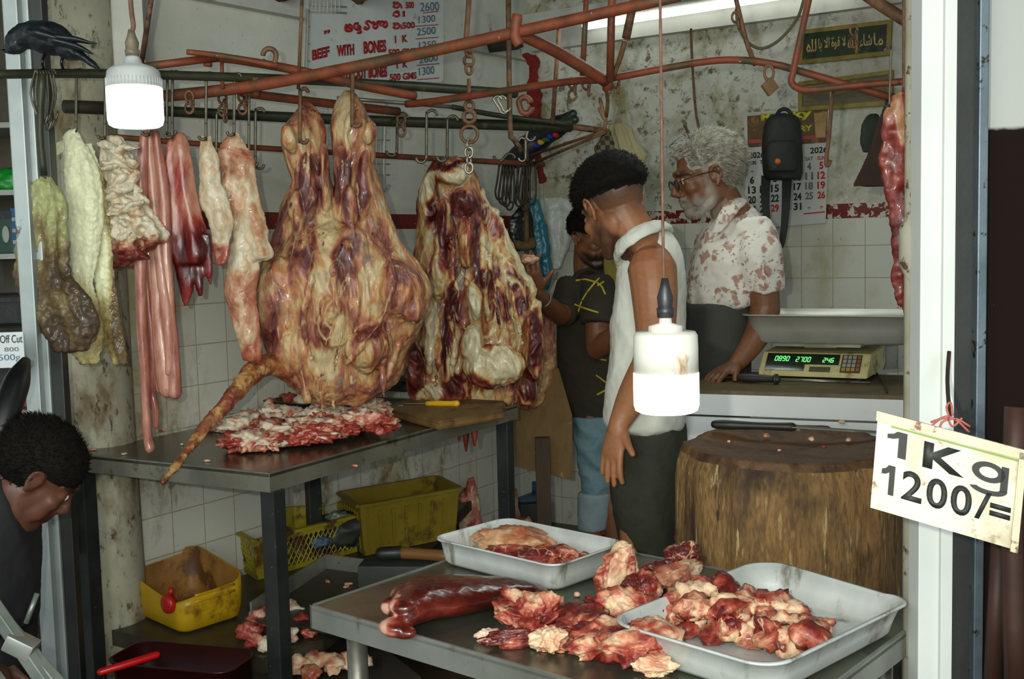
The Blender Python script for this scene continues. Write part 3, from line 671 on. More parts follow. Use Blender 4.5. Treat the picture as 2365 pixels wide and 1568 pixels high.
# chains with rings
def chainset(px,ys,Y,name_lbl):
    t=thing('chain_hanger',P(px,ys[0],Y),name_lbl,'chain'); k=Y/F
    bm=nbm(); tube(bm,[P(px+1,-10,Y),P(px-6,85,Y),P(px-8,108,Y),P(px+6,122,Y)],6*k,8,3); put('rod',bm,rust,t)
    RX=Matrix.Rotation(PI/2,3,'X'); RZ=Matrix.Rotation(PI/2,3,'Z')@RX
    for i,y in enumerate(range(120,176,20)):
        bm=nbm(); torus(bm,P(px,y,Y),11*k,3.6*k,RX if i%2 else Matrix.Rotation(.9,3,'Z')@RX,18,8); put('link',bm,rust,t)
    bm=nbm(); tube(bm,[P(px,182,Y),P(px,238,Y)],4.5*k,8); put('rod',bm,rust,t)
    for y,R_,r_ in ((244,10,4),(270,13,5),(310,19,4)):
        bm=nbm(); torus(bm,P(px+1,y,Y),R_*k,r_*k,RX,22,8); put('ring',bm,rust,t)
    for i,y in enumerate((334,352,370,388)):
        bm=nbm(); torus(bm,P(px,y,Y),9*k,2.6*k,(RX if i%2 else Matrix.Rotation(1.1,3,'Z')@RX),16,8,sc=1.3); put('link',bm,silver,t)
chainset(1083,[120],3.55,'rusty chain of rings and links holding the forequarter')
def smallchain(px,y,Y,n,lb,mt=rust):
    k=Y/F; t=thing('chain',P(px,y,Y),lb,'chain'); RX=Matrix.Rotation(PI/2,3,'X')
    for i in range(n):
        bm=nbm(); torus(bm,P(px+(3 if i%2 else -3),y+14*i,Y),9*k,2.8*k,Matrix.Rotation(1.2*(i%2)+.2,3,'Z')@RX,16,8,sc=1.25); put('link',bm,mt,t)
smallchain(440,222,3.2,3,'short chain of rusty links wrapped on the red rail above the red offal')
smallchain(517,228,3.3,4,'loop of rusty chain hanging above the small pale fatty piece')
smallchain(563,224,3.3,3,'short rusty chain under the rail clamp left of the carcass')
smallchain(930,275,3.8,3,'tangle of rusty rings right of the hind leg')
smallchain(1325,192,3.3,3,'small rusty shackle hanging from the curved red pipe')
smallchain(1357,195,3.3,2,'pale rusty rings beside the brace joint')
smallchain(1425,190,3.2,2,'ring hanging right of the brace joint')
smallchain(1975,70,2.6,4,'rusty chain in front of the framed calligraphy')
smallchain(1702,40,3.0,2,'small link on the hanger near the tube light')
# fork hook where the pipes meet
t=thing('fork_hook',P(1400,300,3.3),'three-pronged hook hanging where the pipes meet','hook')
for q in ([(1398,205,3.2),(1404,232,3.25),(1400,270,3.3)],[(1386,225,3.3),(1392,255,3.3),(1398,275,3.3)],[(1384,248,3.3),(1392,268,3.3),(1400,278,3.3)],[(1400,270,3.3),(1396,300,3.3)]):
    bm=nbm(); tube(bm,[P(*a) for a in q],.0055,8,2); put('prong',bm,rust,t)
# wooden tag
bm=nbm(); c=P(1778,200,2.95); box(bm,c,(.036,.014,.036),rot=(Matrix.Rotation(.3,3,'Z')@Matrix.Rotation(PI/4+.1,3,'Y')),bev=.003)
put('padlock',bm,M('rusty lock',[(96,72,44),(130,100,62)],12,.6,spots=[((60,40,24),20,.55,.68,(1,1,1))],bump=.3),label='rusty square padlock hanging from the curved red pipe',cat='padlock')
bm=nbm(); torus(bm,P(1776,168,2.95),.012,.0035,Matrix.Rotation(PI/2,3,'X'),16,8,sc=1.6); o=put('shackle',bm,rust); o.name='padlock_ring'; tag(o,'small iron ring holding the square padlock','ring')
# cable sweeping to the right
bm=nbm(); tube(bm,[P(1700,20,3.1),P(1706,62,3.1),P(1728,98,3.1),P(1760,112,3.1),P(1800,92,3.1),P(1840,45,3.1),P(1856,0,3.1),P(1862,-30,3.1)],.0042,8,5)
put('loose_cable',bm,M('dusty cable',[(70,66,42),(96,90,60)],20,.8),label='dusty loose cable drooping beside the tube light',cat='cable')
# hanging wire hooks bunch on left
bh=thing('hook_bundle',P(100,180,2.8),'bunch of long wire hooks hanging under the crow','hook bundle')
for k in range(7):
    a=P(80+k*7,168,2.8+.01*k); b=P(84+k*5+(k%3)*4,262+(k*13)%30,2.82+.01*k)
    bm=nbm(); tube(bm,[a+V((.008,0,-.004)),a+V((.004,0,.006)),a,(a+b)/2+V((.004*(k-3),0,0)),b,b+V((.01,0,-.012)),b+V((.02,0,.01))],.0028,6,3); put('wire_hook',bm,hookm,bh)
bm=nbm(); tube(bm,[P(98,170,2.8),P(92,300,2.82),P(102,405,2.84)],.009,8,3); put('long_hook',bm,grnp,label='dark iron bar holding the dark tripe at far left',cat='hook')
# ================================================================ hanging offal
def lobe(bm,rows,Y,dep=.6,folds=0,amp=.12,seg=40,sub=5,ph=0.,tw=0.,dY=0.):
    R=cr([(y,a,b) for y,a,b in rows],sub); secs=[]
    rings=[]
    for i,(y,a,b) in enumerate(R):
        a,b=min(a,b),max(a,b); yy=Y+dY*i/len(R); c=P((a+b)/2,y,yy); hw=max((b-a)/2*yy/F,.002); ring=[]
        for k in range(seg):
            t=2*PI*k/seg; f=1+ (amp*math.sin(folds*t+ph+tw*i/len(R)) if folds else 0)
            ring.append(bm.verts.new(c+V((math.cos(t)*hw*(1+(f-1)*.4),math.sin(t)*hw*dep*f,0))))
        rings.append(ring)
    for p,q in zip(rings,rings[1:]):
        for k in range(seg): bm.faces.new((p[k],q[k],q[(k+1)%seg],p[(k+1)%seg]))
    bm.faces.new(rings[0]); bm.faces.new(rings[-1][::-1])
def hang(name,lobes,Y,mt,label,cat,vox=.004,sms=3,nz=(.006,14),nz2=(.0,60),pfn=None,sq=1.,seed=0,extra=None,group=None):
    bm=nbm()
    for L in lobes:
        rows=L[0]; k=L[1] if len(L)>1 else {}
        lobe(bm,rows,k.pop('Y',Y),**k)
    if extra: extra(bm)
    me=fuse(bm,vox,sms)
    o_=V((seed*3.1,seed*1.7,0))
    displace(me,lambda c,n:nz[0]*fbm(V((c.x*nz[1],c.y*nz[1],c.z*nz[1]*sq))+o_,4)+nz2[0]*fbm(c*nz2[1]+o_,3))
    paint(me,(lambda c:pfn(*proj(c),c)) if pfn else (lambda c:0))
    return put(name,me,mt,label=label,cat=cat,group=group)
tripeM=meat('pale tripe',[(104,80,44),(176,158,96),(214,206,150),(238,238,196)],16,(1,1,.5),.55,attr=.5,bump=.8,dist=.3,fine=(.72,1.05))
darkT=meat('dark tripe',[(74,56,30),(112,90,52),(146,134,84),(172,174,116)],14,(1,1,.5),.6,attr=.5,bump=.9,dist=.6,fine=(.6,1.05))
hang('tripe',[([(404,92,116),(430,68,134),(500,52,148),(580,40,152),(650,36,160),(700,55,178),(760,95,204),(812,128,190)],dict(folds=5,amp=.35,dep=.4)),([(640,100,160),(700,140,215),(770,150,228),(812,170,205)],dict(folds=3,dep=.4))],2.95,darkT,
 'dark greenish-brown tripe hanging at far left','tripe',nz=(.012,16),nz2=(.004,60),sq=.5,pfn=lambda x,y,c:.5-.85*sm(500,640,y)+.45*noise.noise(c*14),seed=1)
hang('tripe',[([(296,158,178),(315,146,186),(350,146,208),(420,146,232),(500,151,240),(580,162,228),(650,168,214),(700,156,226),(760,150,236),(805,158,236),(840,186,226)],dict(folds=5,amp=.16,dep=.42,ph=.4)),
 ([(330,196,212),(420,222,244),(520,215,256),(620,216,264),(720,228,276),(800,240,290),(842,262,298)],dict(dep=.22,folds=3,amp=.3,Y=3.08)),([(325,130,160),(345,122,150),(362,124,136)],dict(dep=.3))],3.05,tripeM,
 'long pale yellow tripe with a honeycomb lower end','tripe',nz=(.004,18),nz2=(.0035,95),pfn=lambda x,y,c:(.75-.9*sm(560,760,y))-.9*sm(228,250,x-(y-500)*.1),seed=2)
def frill(bm):
    random.seed(5)
    for k in range(46):
        y=random.uniform(335,600); cxp=275+(y-330)*.13; x=cxp+random.uniform(-34,40)*(1 if y<560 else .7)
        c=P(x,y,3.1+random.uniform(-.035,.0)); R=Matrix.Rotation(random.uniform(-.8,.8),3,'Y')@Matrix.Rotation(random.uniform(-.5,.5),3,'X')
        ell(bm,c,(random.uniform(.02,.04),.02,random.uniform(.006,.012)),R,12,8)
frM=meat('frilly offal',[(116,38,30),(186,110,84),(226,196,158),(238,226,196)],18,(1,1,1),.4,attr=.5,bump=.7,dist=1.5)
hang('offal',[([(316,242,278),(350,234,300),(400,236,312),(460,240,330),(520,248,372),(548,250,384),(580,252,340),(618,262,300)],dict(folds=6,amp=.3,dep=.5))],3.12,frM,
 'frilly pinkish-white offal with red bottom, hanging left of the intestines','offal',vox=.003,sms=2,nz=(.007,30),nz2=(.002,90),extra=frill,pfn=lambda x,y,c:.45-1.0*sm(530,590,y)+.35*noise.noise(c*22),seed=3)
# intestines: one bundle, each tube a part
gm=meat('pink intestine',[(128,62,50),(172,106,88),(200,146,122),(216,182,154)],20,(1,1,.15),.28,bump=.3,dist=.4,fine=(.75,1.05))
t=thing('intestines',P(345,305,3.15),'bundle of long pink intestines reaching down to the steel table','intestines')
for pts,rr_ in (([(334,310),(326,420),(324,600),(328,760),(336,900),(340,1000),(347,1036)],[9,15,13,12,11,11,12]),([(340,306),(345,450),(342,650),(352,800),(350,900),(356,930),(360,985)],[9,15,14,13,10,9,7]),
  ([(350,304),(362,450),(362,620),(370,760),(382,850),(388,898)],[10,14,15,18,23,24]),([(358,308),(378,450),(384,600),(394,740),(402,850),(404,908)],[9,14,15,14,15,16]),([(344,304),(352,420),(372,620),(390,760),(392,860)],[8,12,13,13,10]),([(330,316),(336,500),(354,700),(366,800),(370,900)],[8,12,12,11,9])):
    bm=nbm(); Yk=3.16+random.uniform(-.03,.03); q=[P(a,b,Yk) for a,b in pts]
    tube(bm,q,[r*Yk/F for r in rr_],16,8,dome=True); me=bpy.data.meshes.new('t'); fix(bm); bm.to_mesh(me); bm.free()
    for p in me.polygons: p.use_smooth=True
    displace(me,lambda c,n:.0028*fbm(V((c.x*40,c.y*40,c.z*16)),3)); put('gut_tube',me,gm,t)
rdM=meat('wet red lobes',[(70,14,12),(124,30,24),(170,70,56),(204,140,112)],13,(1,1,.3),.22,attr=.5,bump=.4,dist=.8)
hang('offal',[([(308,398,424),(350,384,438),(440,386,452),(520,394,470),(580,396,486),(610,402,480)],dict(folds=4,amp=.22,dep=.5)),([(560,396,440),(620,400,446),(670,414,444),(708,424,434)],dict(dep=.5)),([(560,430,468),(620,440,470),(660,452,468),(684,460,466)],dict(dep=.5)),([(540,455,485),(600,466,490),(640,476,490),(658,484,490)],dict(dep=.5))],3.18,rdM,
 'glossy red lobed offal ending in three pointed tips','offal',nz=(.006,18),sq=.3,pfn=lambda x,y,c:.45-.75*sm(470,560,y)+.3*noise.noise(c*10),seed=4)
fatM=meat('pale fatty skin',[(170,84,56),(208,150,110),(226,200,160),(236,224,196)],11,(1,1,.6),.42,attr=.4,bump=.6,dist=1.4,seam=(240,226,196),seamscale=14)
hang('fat_piece',[([(312,466,488),(350,458,500),(400,455,506),(460,462,526),(510,480,536),(548,488,532)],dict(folds=3,amp=.2,dep=.45)),([(520,490,530),(570,486,532),(612,500,522)],dict(dep=.3))],3.2,fatM,
 'small pale fatty piece hanging between the red offal and the stomach skin','meat',nz=(.008,18),pfn=lambda x,y,c:.25-.9*sm(555,575,y),seed=5)
hang('stomach_skin',[([(303,528,552),(330,516,566),(370,508,582),(440,518,594),(510,534,608),(560,546,622),(590,550,626),(604,560,600)],dict(folds=4,amp=.22,dep=.42)),([(560,528,580),(620,524,594),(680,518,592),(720,528,596),(770,546,602),(834,562,600)],dict(folds=3,amp=.35,dep=.35))],3.25,fatM,
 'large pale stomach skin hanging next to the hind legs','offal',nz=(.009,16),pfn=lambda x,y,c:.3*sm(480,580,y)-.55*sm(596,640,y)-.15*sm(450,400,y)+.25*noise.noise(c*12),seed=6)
bfM=meat('red beef muscle',[(84,18,14),(132,42,32),(160,66,48),(196,140,100)],11,(1.,1.,.7),.35,attr=.6,bump=.6,dist=1.2,seam=(214,170,130),seamscale=20)
hang('beef_strip',[([(210,2070,2106),(235,2046,2112),(300,2040,2114),(375,2034,2114),(440,2046,2112),(520,2056,2112),(600,2060,2110),(660,2060,2106),(700,2072,2102),(724,2088,2098)],dict(folds=3,amp=.2,dep=.4))],2.28,bfM,
 'long strip of dark red beef hanging beside the white door post','meat',nz=(.008,22),pfn=lambda x,y,c:-.15+.9*sm(14,2,abs(x-2075-(y-240)*.12))*sm(360,300,y)+.5*sm(228,245,y)*sm(300,250,y)*sm(2100,2060,x),seed=7)
# ================================================================ carcasses
def patches(L,nz=.35,ns=16.,base=0.):
    Q=[(x,y,rx,ry,math.cos(math.radians(r)),math.sin(math.radians(r)),v) for x,y,rx,ry,r,v in L]
    def f(x,y,c):
        s=base+nz*noise.noise(V((c.x*ns,c.y*ns,c.z*ns*.4))); wx=x+14*noise.noise(V((c.x*20,c.z*12,1))); wy=y+18*noise.noise(V((c.x*18,c.z*10,5)))
        for px,py,rx,ry,ca,sa,v in Q:
            dx=wx-px; dy=wy-py; a=(dx*ca+dy*sa)/rx; b=(-dx*sa+dy*ca)/ry; d=a*a+b*b
            if d<1.6: s+=v*(1-sm(.45,1.6,d))
        return s
    return f
carM=meat('marbled carcass',[(98,42,36),(134,68,56),(166,96,76),(196,130,88),(214,164,104),(220,194,146)],13,(1,1,.33),.42,attr=.34,bump=.8,dist=1.8,seam=(220,184,126),seamscale=14,bias=.05,
  spots=[((140,108,104),11,.56,.70,(1,1,.4)),((206,128,70),16,.58,.70,(1,1,.5)),((224,200,150),30,.60,.68,(1,1,.3)),((112,26,20),17,.64,.72,(1,1,.6)),((150,64,52),34,.6,.68,(1,1,.3))])
def sinews(bm,L,Y):
    for pts,r in L:
        tube(bm,[P(a,b,Y-d) for a,b,d in pts],[r*Y/F*(.4 if i in (0,len(pts)-1) else 1) for i in range(len(pts))],8,4,dome=True)
def relief(amp=.009,amp2=.004,o=0):
    def f(c,n):
        w_=noise.noise(c*5+V((o,0,0)))
        r1=1-abs(noise.noise(V((c.x*17+w_*2,c.y*17,c.z*5+o))))*2
        r2=1-abs(noise.noise(V((c.x*48+w_*3,c.y*48,c.z*16+o))))*2
        return amp*(r1-.4)+amp2*(r2-.5)
    return f
Yc=3.5
Lg=[(238,700,712),(258,686,734),(300,657,745),(330,650,748),(370,662,750),(420,672,762),(480,655,776),(530,636,790),(600,610,760),(660,600,760)]
Rg=[(212,802,818),(240,782,832),(290,770,864),(320,772,863),(380,776,862),(440,776,880),(500,770,900),(560,760,930),(620,760,950)]
Bd=[(496,770,800),(512,720,850),(535,664,900),(565,624,928),(600,602,952),(640,590,970),(680,586,984),(720,592,976),(760,602,962),(800,614,948),(840,634,934),(880,662,912),(908,700,884),(932,740,846)]
def c1x(bm):
    def e(px,py,Y,rx,rz,ry=.07,rot=0):
        ell(bm,P(px,py,Y),(rx*Y/F,ry,rz*Y/F),Matrix.Rotation(math.radians(rot),3,'Y'),20,14)
    e(655,690,3.44,66,120,.11,4); e(800,620,3.42,60,100,.08,8); e(920,670,3.44,60,72,.1,-15); e(770,730,3.38,56,80,.07); e(850,800,3.42,60,60,.1); e(690,800,3.44,60,66,.1)
    e(668,318,3.45,17,34,.035,-10); e(852,306,3.46,16,30,.035,12); e(713,430,3.42,20,78,.03); e(749,410,3.45,12,80,.03); e(792,410,3.42,17,70,.03,-3); e(840,430,3.43,16,80,.03,5); e(808,478,3.4,16,50,.03); e(690,500,3.42,16,60,.04)
    e(765,712,3.33,26,30,.03); e(950,700,3.42,28,50,.06,-20)
    sinews(bm,[([(700,250,.05),(712,320,.10),(716,400,.105),(730,500,.10)],5),([(820,240,.05),(800,300,.09),(806,380,.1),(800,470,.11),(820,545,.13)],5),([(846,330,.07),(858,420,.08),(880,520,.09)],5),
      ([(735,560,.12),(720,640,.18),(700,740,.19),(720,830,.17)],5),([(860,540,.12),(905,620,.18),(890,720,.2),(850,780,.2),(800,840,.18)],6),([(560+230,560,.15),(770,650,.2),(790,760,.22),(770,860,.17)],5),
      ([(885,820,.1),(882,870,.12),(888,918,.12)],7),([(740,900,.1),(745,930,.1),(742,955,.1)],5),([(768,905,.06),(770,940,.08)],8),([(700,880,.1),(712,925,.1)],8),([(925,790,.06),(905,840,.08),(893,880,.1)],8),([(655,560,.1),(640,660,.15),(640,760,.15),(670,840,.14)],4)],3.5)
C1=[(713,425,26,75,0,-.7),(749,400,12,70,0,-.25),(790,405,17,60,0,-.75),(838,430,14,66,5,-.7),(806,492,18,34,0,-.5),(690,506,16,50,5,-.5),(706,573,40,60,10,-.4),(799,575,20,42,32,-.8),(803,642,20,48,-10,-.6),(668,600,16,60,0,-.3),(640,560,14,60,8,-.2),(851,774,16,52,55,-.6),(725,750,40,60,0,-.35),(940,650,36,40,0,-.25),(856,884,26,26,0,-.3),(628,745,34,70,0,-.4),(690,870,30,26,30,-.3),(905,760,20,50,-20,-.35),(880,560,20,70,-15,-.25),
 (756,535,26,60,10,.6),(748,612,24,66,0,.6),(858,607,26,60,-10,.35),(765,742,34,12,0,.5),(738,712,9,30,0,.5),(840,676,40,52,0,.45),(750,840,38,38,0,.55),(790,788,24,34,0,.45),(885,726,30,20,20,.3),(794,270,22,60,0,.55),(848,312,14,60,0,.4),(713,326,24,30,0,.45),(674,330,20,70,-5,.1),(718,385,12,40,0,.3),(812,450,6,70,0,.5),(700,530,8,40,0,.5),(762,470,8,60,0,.4),(900,520,8,90,-22,.4),(600,690,12,90,0,.25),(765,712,18,20,0,-.15),(680,720,26,60,0,.1),(800,870,60,34,0,.2)]
ca=hang('beef_hindquarters',[(Lg,dict(dep=.75,Y=3.5)),(Rg,dict(dep=.75,Y=3.5)),(Bd,dict(dep=.62,Y=3.5,folds=3,amp=.1,ph=1.))],3.5,carM,
 'skinned beef hindquarters hung by both legs over the table, tail trailing down','carcass',vox=.0045,sms=4,nz=(.010,7),sq=.5,seed=8,extra=c1x,pfn=None)
displace(ca.data,(lambda f,o:(lambda c,n:f(c+o,n)))(relief(),ca.location))
g_=patches(C1); paint(ca.data,lambda c:g_(*proj(c+ca.location),c+ca.location))
tailM=meat('tail flesh',[(96,34,26),(140,66,44),(186,120,70),(214,170,110)],14,(1,1,1),.4,bump=.6,dist=1.5,spots=[((206,160,96),16,.52,.6,(1,1,1)),((110,36,26),20,.6,.68,(1,1,1))])
bm=nbm(); q=[(668,850,3.42),(618,842,3.36),(575,868,3.28),(540,912,3.2),(490,968,3.12),(440,1030,3.04),(404,1078,2.96),(376,1114,2.9)]
tube(bm,[P(*a) for a in q],[k*3.2/F for k in (34,27,24,20,15,11,8,7)],20,5,dome=True); me=fuse(bm,.004,2); displace(me,lambda c,n:.005*fbm(c*26,4)+.002*fbm(c*80,2)); put('tail',me,tailM,ca)
# forequarter
Y2=4.2
def c2x(bm):
    def e(px,py,Y,rx,rz,ry=.07,rot=0): ell(bm,P(px,py,Y),(rx*Y/F,ry,rz*Y/F),Matrix.Rotation(math.radians(rot),3,'Y'),20,14)
    e(1043,405,4.08,36,22,.05); e(990,450,4.1,16,56,.06); e(1024,545,4.05,20,80,.05,4); e(1014,632,4.02,22,60,.05,4); e(1067,470,4.04,30,34,.04); e(1095,700,3.98,16,44,.04,-6); e(995,775,4.05,16,90,.05,3); e(1075,560,4.03,16,60,.04); e(1140,845,4.05,70,50,.06); e(1232,800,4.12,20,80,.06,-4); e(960,850,4.15,22,60,.06); e(1215,900,4.12,24,34,.05); e(1090,800,4.04,26,50,.05)
    sinews(bm,[([(1040,520,.15),(1046,600,.2),(1034,680,.22),(1040,740,.2)],6),([(1060,610,.18),(1080,660,.2),(1100,640,.2)],7),([(1010,700,.15),(1016,790,.18),(1005,890,.15)],6),([(1040,740,.16),(1050,800,.18),(1045,870,.16)],6),([(1110,560,.1),(1160,680,.12),(1190,800,.12)],4),([(1030,800,.16),(1035,860,.16),(1030,880,.16)],7),
     ([(1005,470,.13),(1020,510,.17),(1010,560,.18)],6),([(1085,520,.15),(1068,580,.17),(1095,620,.18)],5),([(1030,640,.2),(1060,670,.21),(1050,720,.21),(1075,760,.2)],6)]+[([(1110+k*22,560+k*30,.10),(1120+k*24,650+k*24,.13),(1128+k*26,740+k*18,.12)],4) for k in range(4)],4.2)
def c2y(bm): c2x(bm)
C2=[(1045,404,34,18,0,.8),(1067,465,30,32,0,-.9),(990,430,14,40,10,.6),(976,500,8,50,0,.3),(1024,545,16,70,0,-.8),(1000,500,12,40,0,-.4),(1014,632,18,58,0,.6),(1035,405,60,40,0,.15),(1124,500,20,60,-25,-.3),(1180,560,7,150,-24,.7),(1124,640,26,24,0,-.7),(1186,650,18,20,0,-.6),(1158,722,22,26,0,-.6),(1206,700,14,20,0,-.5),(1095,700,14,44,0,.5),(1091,788,22,44,0,.7),(1143,840,62,40,0,.75),(1234,780,16,70,0,-.8),(1215,890,28,40,0,-.6),(1076,890,60,24,0,-.35),(995,774,14,90,0,.65),(1030,790,7,80,0,-.7),(1052,800,6,60,0,.6),(957,850,18,60,0,-.45),(990,908,26,16,0,.5),(1100,590,14,60,0,-.2),(1140,600,20,80,-20,.25),(1170,800,30,30,0,.1),(1046,690,14,40,0,-.6),(1060,650,8,22,20,.8),(1015,385,60,12,0,-.7)]
fq=hang('beef_forequarter',[([(366,1022,1068),(385,994,1086),(430,974,1102),(480,968,1108),(540,966,1122),(600,958,1130),(680,962,1140),(760,958,1130),(840,944,1120),(900,950,1110),(922,968,1080)],dict(dep=.55,Y=4.2)),
  ([(440,1096,1112),(480,1090,1142),(540,1080,1172),(600,1070,1198),(660,1060,1226),(720,1050,1246),(780,1040,1254),(840,1020,1250),(890,1000,1240),(930,1040,1215)],dict(dep=.32,Y=4.22,folds=5,amp=.15))],4.2,meat('marbled forequarter',[(84,22,18),(124,46,34),(160,82,60),(196,136,84),(216,180,112),(224,208,170)],14,(1,1,.4),.34,attr=.42,bump=.6,dist=1.7,seam=(224,200,140),seamscale=11,bias=.02,spots=[((168,172,170),9,.61,.7,(1,1,.4)),((110,22,16),14,.64,.72,(1,1,.6))]),
 'open beef forequarter with exposed ribs, hung beside the man in the brown T-shirt','carcass',vox=.0048,sms=2,nz=(.012,8),sq=.5,seed=9,extra=c2y)
displace(fq.data,(lambda f,o:(lambda c,n:f(c+o,n)))(relief(.013,.006,3),fq.location))
g2_=patches(C2,.45); paint(fq.data,lambda c:g2_(*proj(c+fq.location),c+fq.location))
hang('hanging_beef',[([(700,1236,1256),(740,1222,1276),(800,1230,1284),(860,1225,1280),(920,1205,1262),(945,1200,1235)],dict(dep=.5,folds=3,amp=.2))],4.75,carM,'second piece of beef half hidden behind the forequarter','meat',nz=(.012,12),pfn=lambda x,y,c:-.1+.3*noise.noise(c*9),seed=10)
# ================================================================ loose meat
rawM=meat('fresh chopped beef',[(98,24,18),(140,46,34),(168,76,56),(206,134,104),(232,196,158)],17,(1,1,1),.36,seam=(232,196,156),seamscale=24,attr=.6,bump=.6,dist=1.6,fine=(.7,1.1))
trimM=meat('fat trimmings',[(160,58,46),(196,108,86),(216,156,130),(228,196,166),(232,214,190)],15,(1,1,1),.35,attr=.6,bump=.6,dist=1.6,fine=(.75,1.08))
creamM=meat('cream fat',[(168,84,62),(208,146,112),(228,190,154),(236,214,184)],16,(1,1,1),.36,attr=.5,bump=.5,dist=1.2,fine=(.8,1.05))
def chunk(name,c,s,rz,mt,label=None,cat='meat',group=None,seed=0,sub=4,rough=.5,fat=0.,fatn=.5,tilt=(0,0),fr=1.6,parent=None,flat=True,me_only=False,curl=0.):
    """irregular lump resting on z=c.z; s = full sizes"""
    bm=nbm(); bmesh.ops.create_icosphere(bm,subdivisions=sub,radius=1.); o=V((seed*7.31,seed*3.17,seed*1.9))
    R=Matrix.Rotation(rz,3,'Z')@Matrix.Rotation(tilt[0],3,'X')@Matrix.Rotation(tilt[1],3,'Y')
    for v in bm.verts:
        p=v.co.copy(); n=fbm(p*fr*.8+o,4); r=1-abs(noise.noise(p*fr*2.2+o))*2
        k=1+rough*.62*n+rough*.13*(r-.5)+rough*.11*noise.noise(p*fr*4.5+o); q=V((p.x*k*s[0]/2,p.y*k*s[1]/2,p.z*k*s[2]/2))
        if curl: q.z+=curl*abs(q.x/s[0]*2)**2*s[2]
        v.co=R@q
    me=bpy.data.meshes.new(name); zs=[v.co.z for v in bm.verts]; zm=min(zs)*.72 if flat else min(zs)
    for v in bm.verts: v.co.z=max(v.co.z-zm,0)+ (0.0 if v.co.z>zm else 0)
    for f in bm.faces: f.smooth=True
    bm.to_mesh(me); bm.free(); at=me.attributes.new('Mix','FLOAT','POINT')
    for i,v in enumerate(me.vertices): at.data[i].value=fat+fatn*noise.noise(V(v.co)*(22)+o)
    me.materials.append(mt); ob=bpy.data.objects.new(name,me); COL.objects.link(ob); ob.location=c
    if parent: ob.parent=parent
    return tag(ob,label,cat if label else None,group)
random.seed(11)
def zc(px,py,z): return PZ(px,py,z)
# heap of trimmings on the steel table
G='fat trimmings heaped on the steel table'; LB='pinkish fat trimming in the wet heap on the steel table'
spots_=[]
for k in range(58):
    t=random.random(); px=560+t*300+random.uniform(-10,10); yc=1022-t*28; py=yc+random.uniform(-30,30)*(1-.25*abs(t-.4)*2)
    spots_.append((px,py))
spots_.sort(key=lambda a:a[1])
for i,(px,py) in enumerate(spots_):
    e=1-min(1,abs(py-1008)/42); s=random.uniform(.065,.10); fat=.25 if py<1000 else random.choice((-.25,-.05,.15,.35))
    c=zc(px,py,.851); c.z=.851+.035*e*random.random()
    chunk('fat_trimming',c,(s*1.3,s,s*.62),random.uniform(0,6.2),trimM,LB,'meat scrap',G,seed=i,sub=4,rough=1.15,fat=fat,fatn=.7,fr=2.4)
for i in range(12):
    px=random.uniform(465,598); py=985+random.uniform(-14,14); c=zc(px,py,.851)
    chunk('fat_trimming',c,(.075,.05,.03),random.uniform(0,6),trimM,'pinkish trimming in the smaller heap left of the main heap','meat scrap','trimmings in the smaller heap under the tail',seed=80+i,sub=3,rough=.9,fat=.1,fatn=.6,fr=2.2)
for i,(px,py) in enumerate(((217,1040),(287,1050),(420,1028),(478,1066),(620,962),(868,975),(372,998),(248,1027),(905,962),(820,1078))):
    chunk('meat_bit',zc(px,py,.8505),(.022,.012,.008),i,trimM,'tiny scrap of meat stuck on the steel table','meat scrap','tiny scraps around the heap on the steel table',seed=120+i,sub=2,fat=.1)
# liver
t_=[];rows=[(893,1395,1440,.030),(905,1362,1452,.045),(925,1345,1470,.058),(960,1330,1466,.066),(1010,1324,1450,.066),(1070,1325,1437,.06),(1130,1328,1420,.052),(1190,1335,1400,.042),(1235,1345,1388,.030),(1258,1355,1378,.016),(1266,1362,1372,.008)]
secs=[]
for x,yt,yb,h in rows:
    f_=PZ(x,yb,FZ+.004); b_=PZ(x,yt,FZ+h*.75); b_.z=f_.z; c=(f_+b_)/2; c.z=FZ+h/2; secs.append((c,(b_-f_)/2,V((0,0,h/2))))
q=[]
cs=cr([s[0] for s in secs],5); aa=cr([s[1] for s in secs],5); bb=cr([s[2] for s in secs],5)
bm=nbm(); loft(bm,list(zip(cs,aa,bb)),36)
for px,py,h,s in ((908,1448,.02,(.06,.05,.035)),(928,1456,.014,(.07,.04,.028)),(930,1400,.05,(.06,.05,.03)),(905,1400,.03,(.04,.05,.04))): ell(bm,PZ(px,py,FZ+h),(s[0]/2,s[1]/2,s[2]/2),Matrix.Rotation(-.7,3,'Z'))
me=fuse(bm,.003,3); displace(me,lambda c,n:.003*fbm(c*9,3)+.0007*fbm(c*50,2))
for v in me.vertices: v.co.z=max(v.co.z,FZ+.001)
paint(me,lambda c:.5*sm(945,915,proj(c)[0])*(.4+noise.noise(c*40)*1.3))
livM=meat('raw liver',[(58,16,12),(84,26,18),(112,40,28),(170,84,66),(214,160,140)],6,(1,1,1),.16,attr=.9,bump=.15,dist=.6,fine=(.8,1.02),bias=-.12,spots=[((150,140,92),11,.70,.78,(1,1,1))])
livM.node_tree.nodes['Principled BSDF'].inputs['Coat Weight'].default_value=.4
put('beef_liver',me,livM,label='large glossy dark red liver lying on the foreground table',cat='liver')
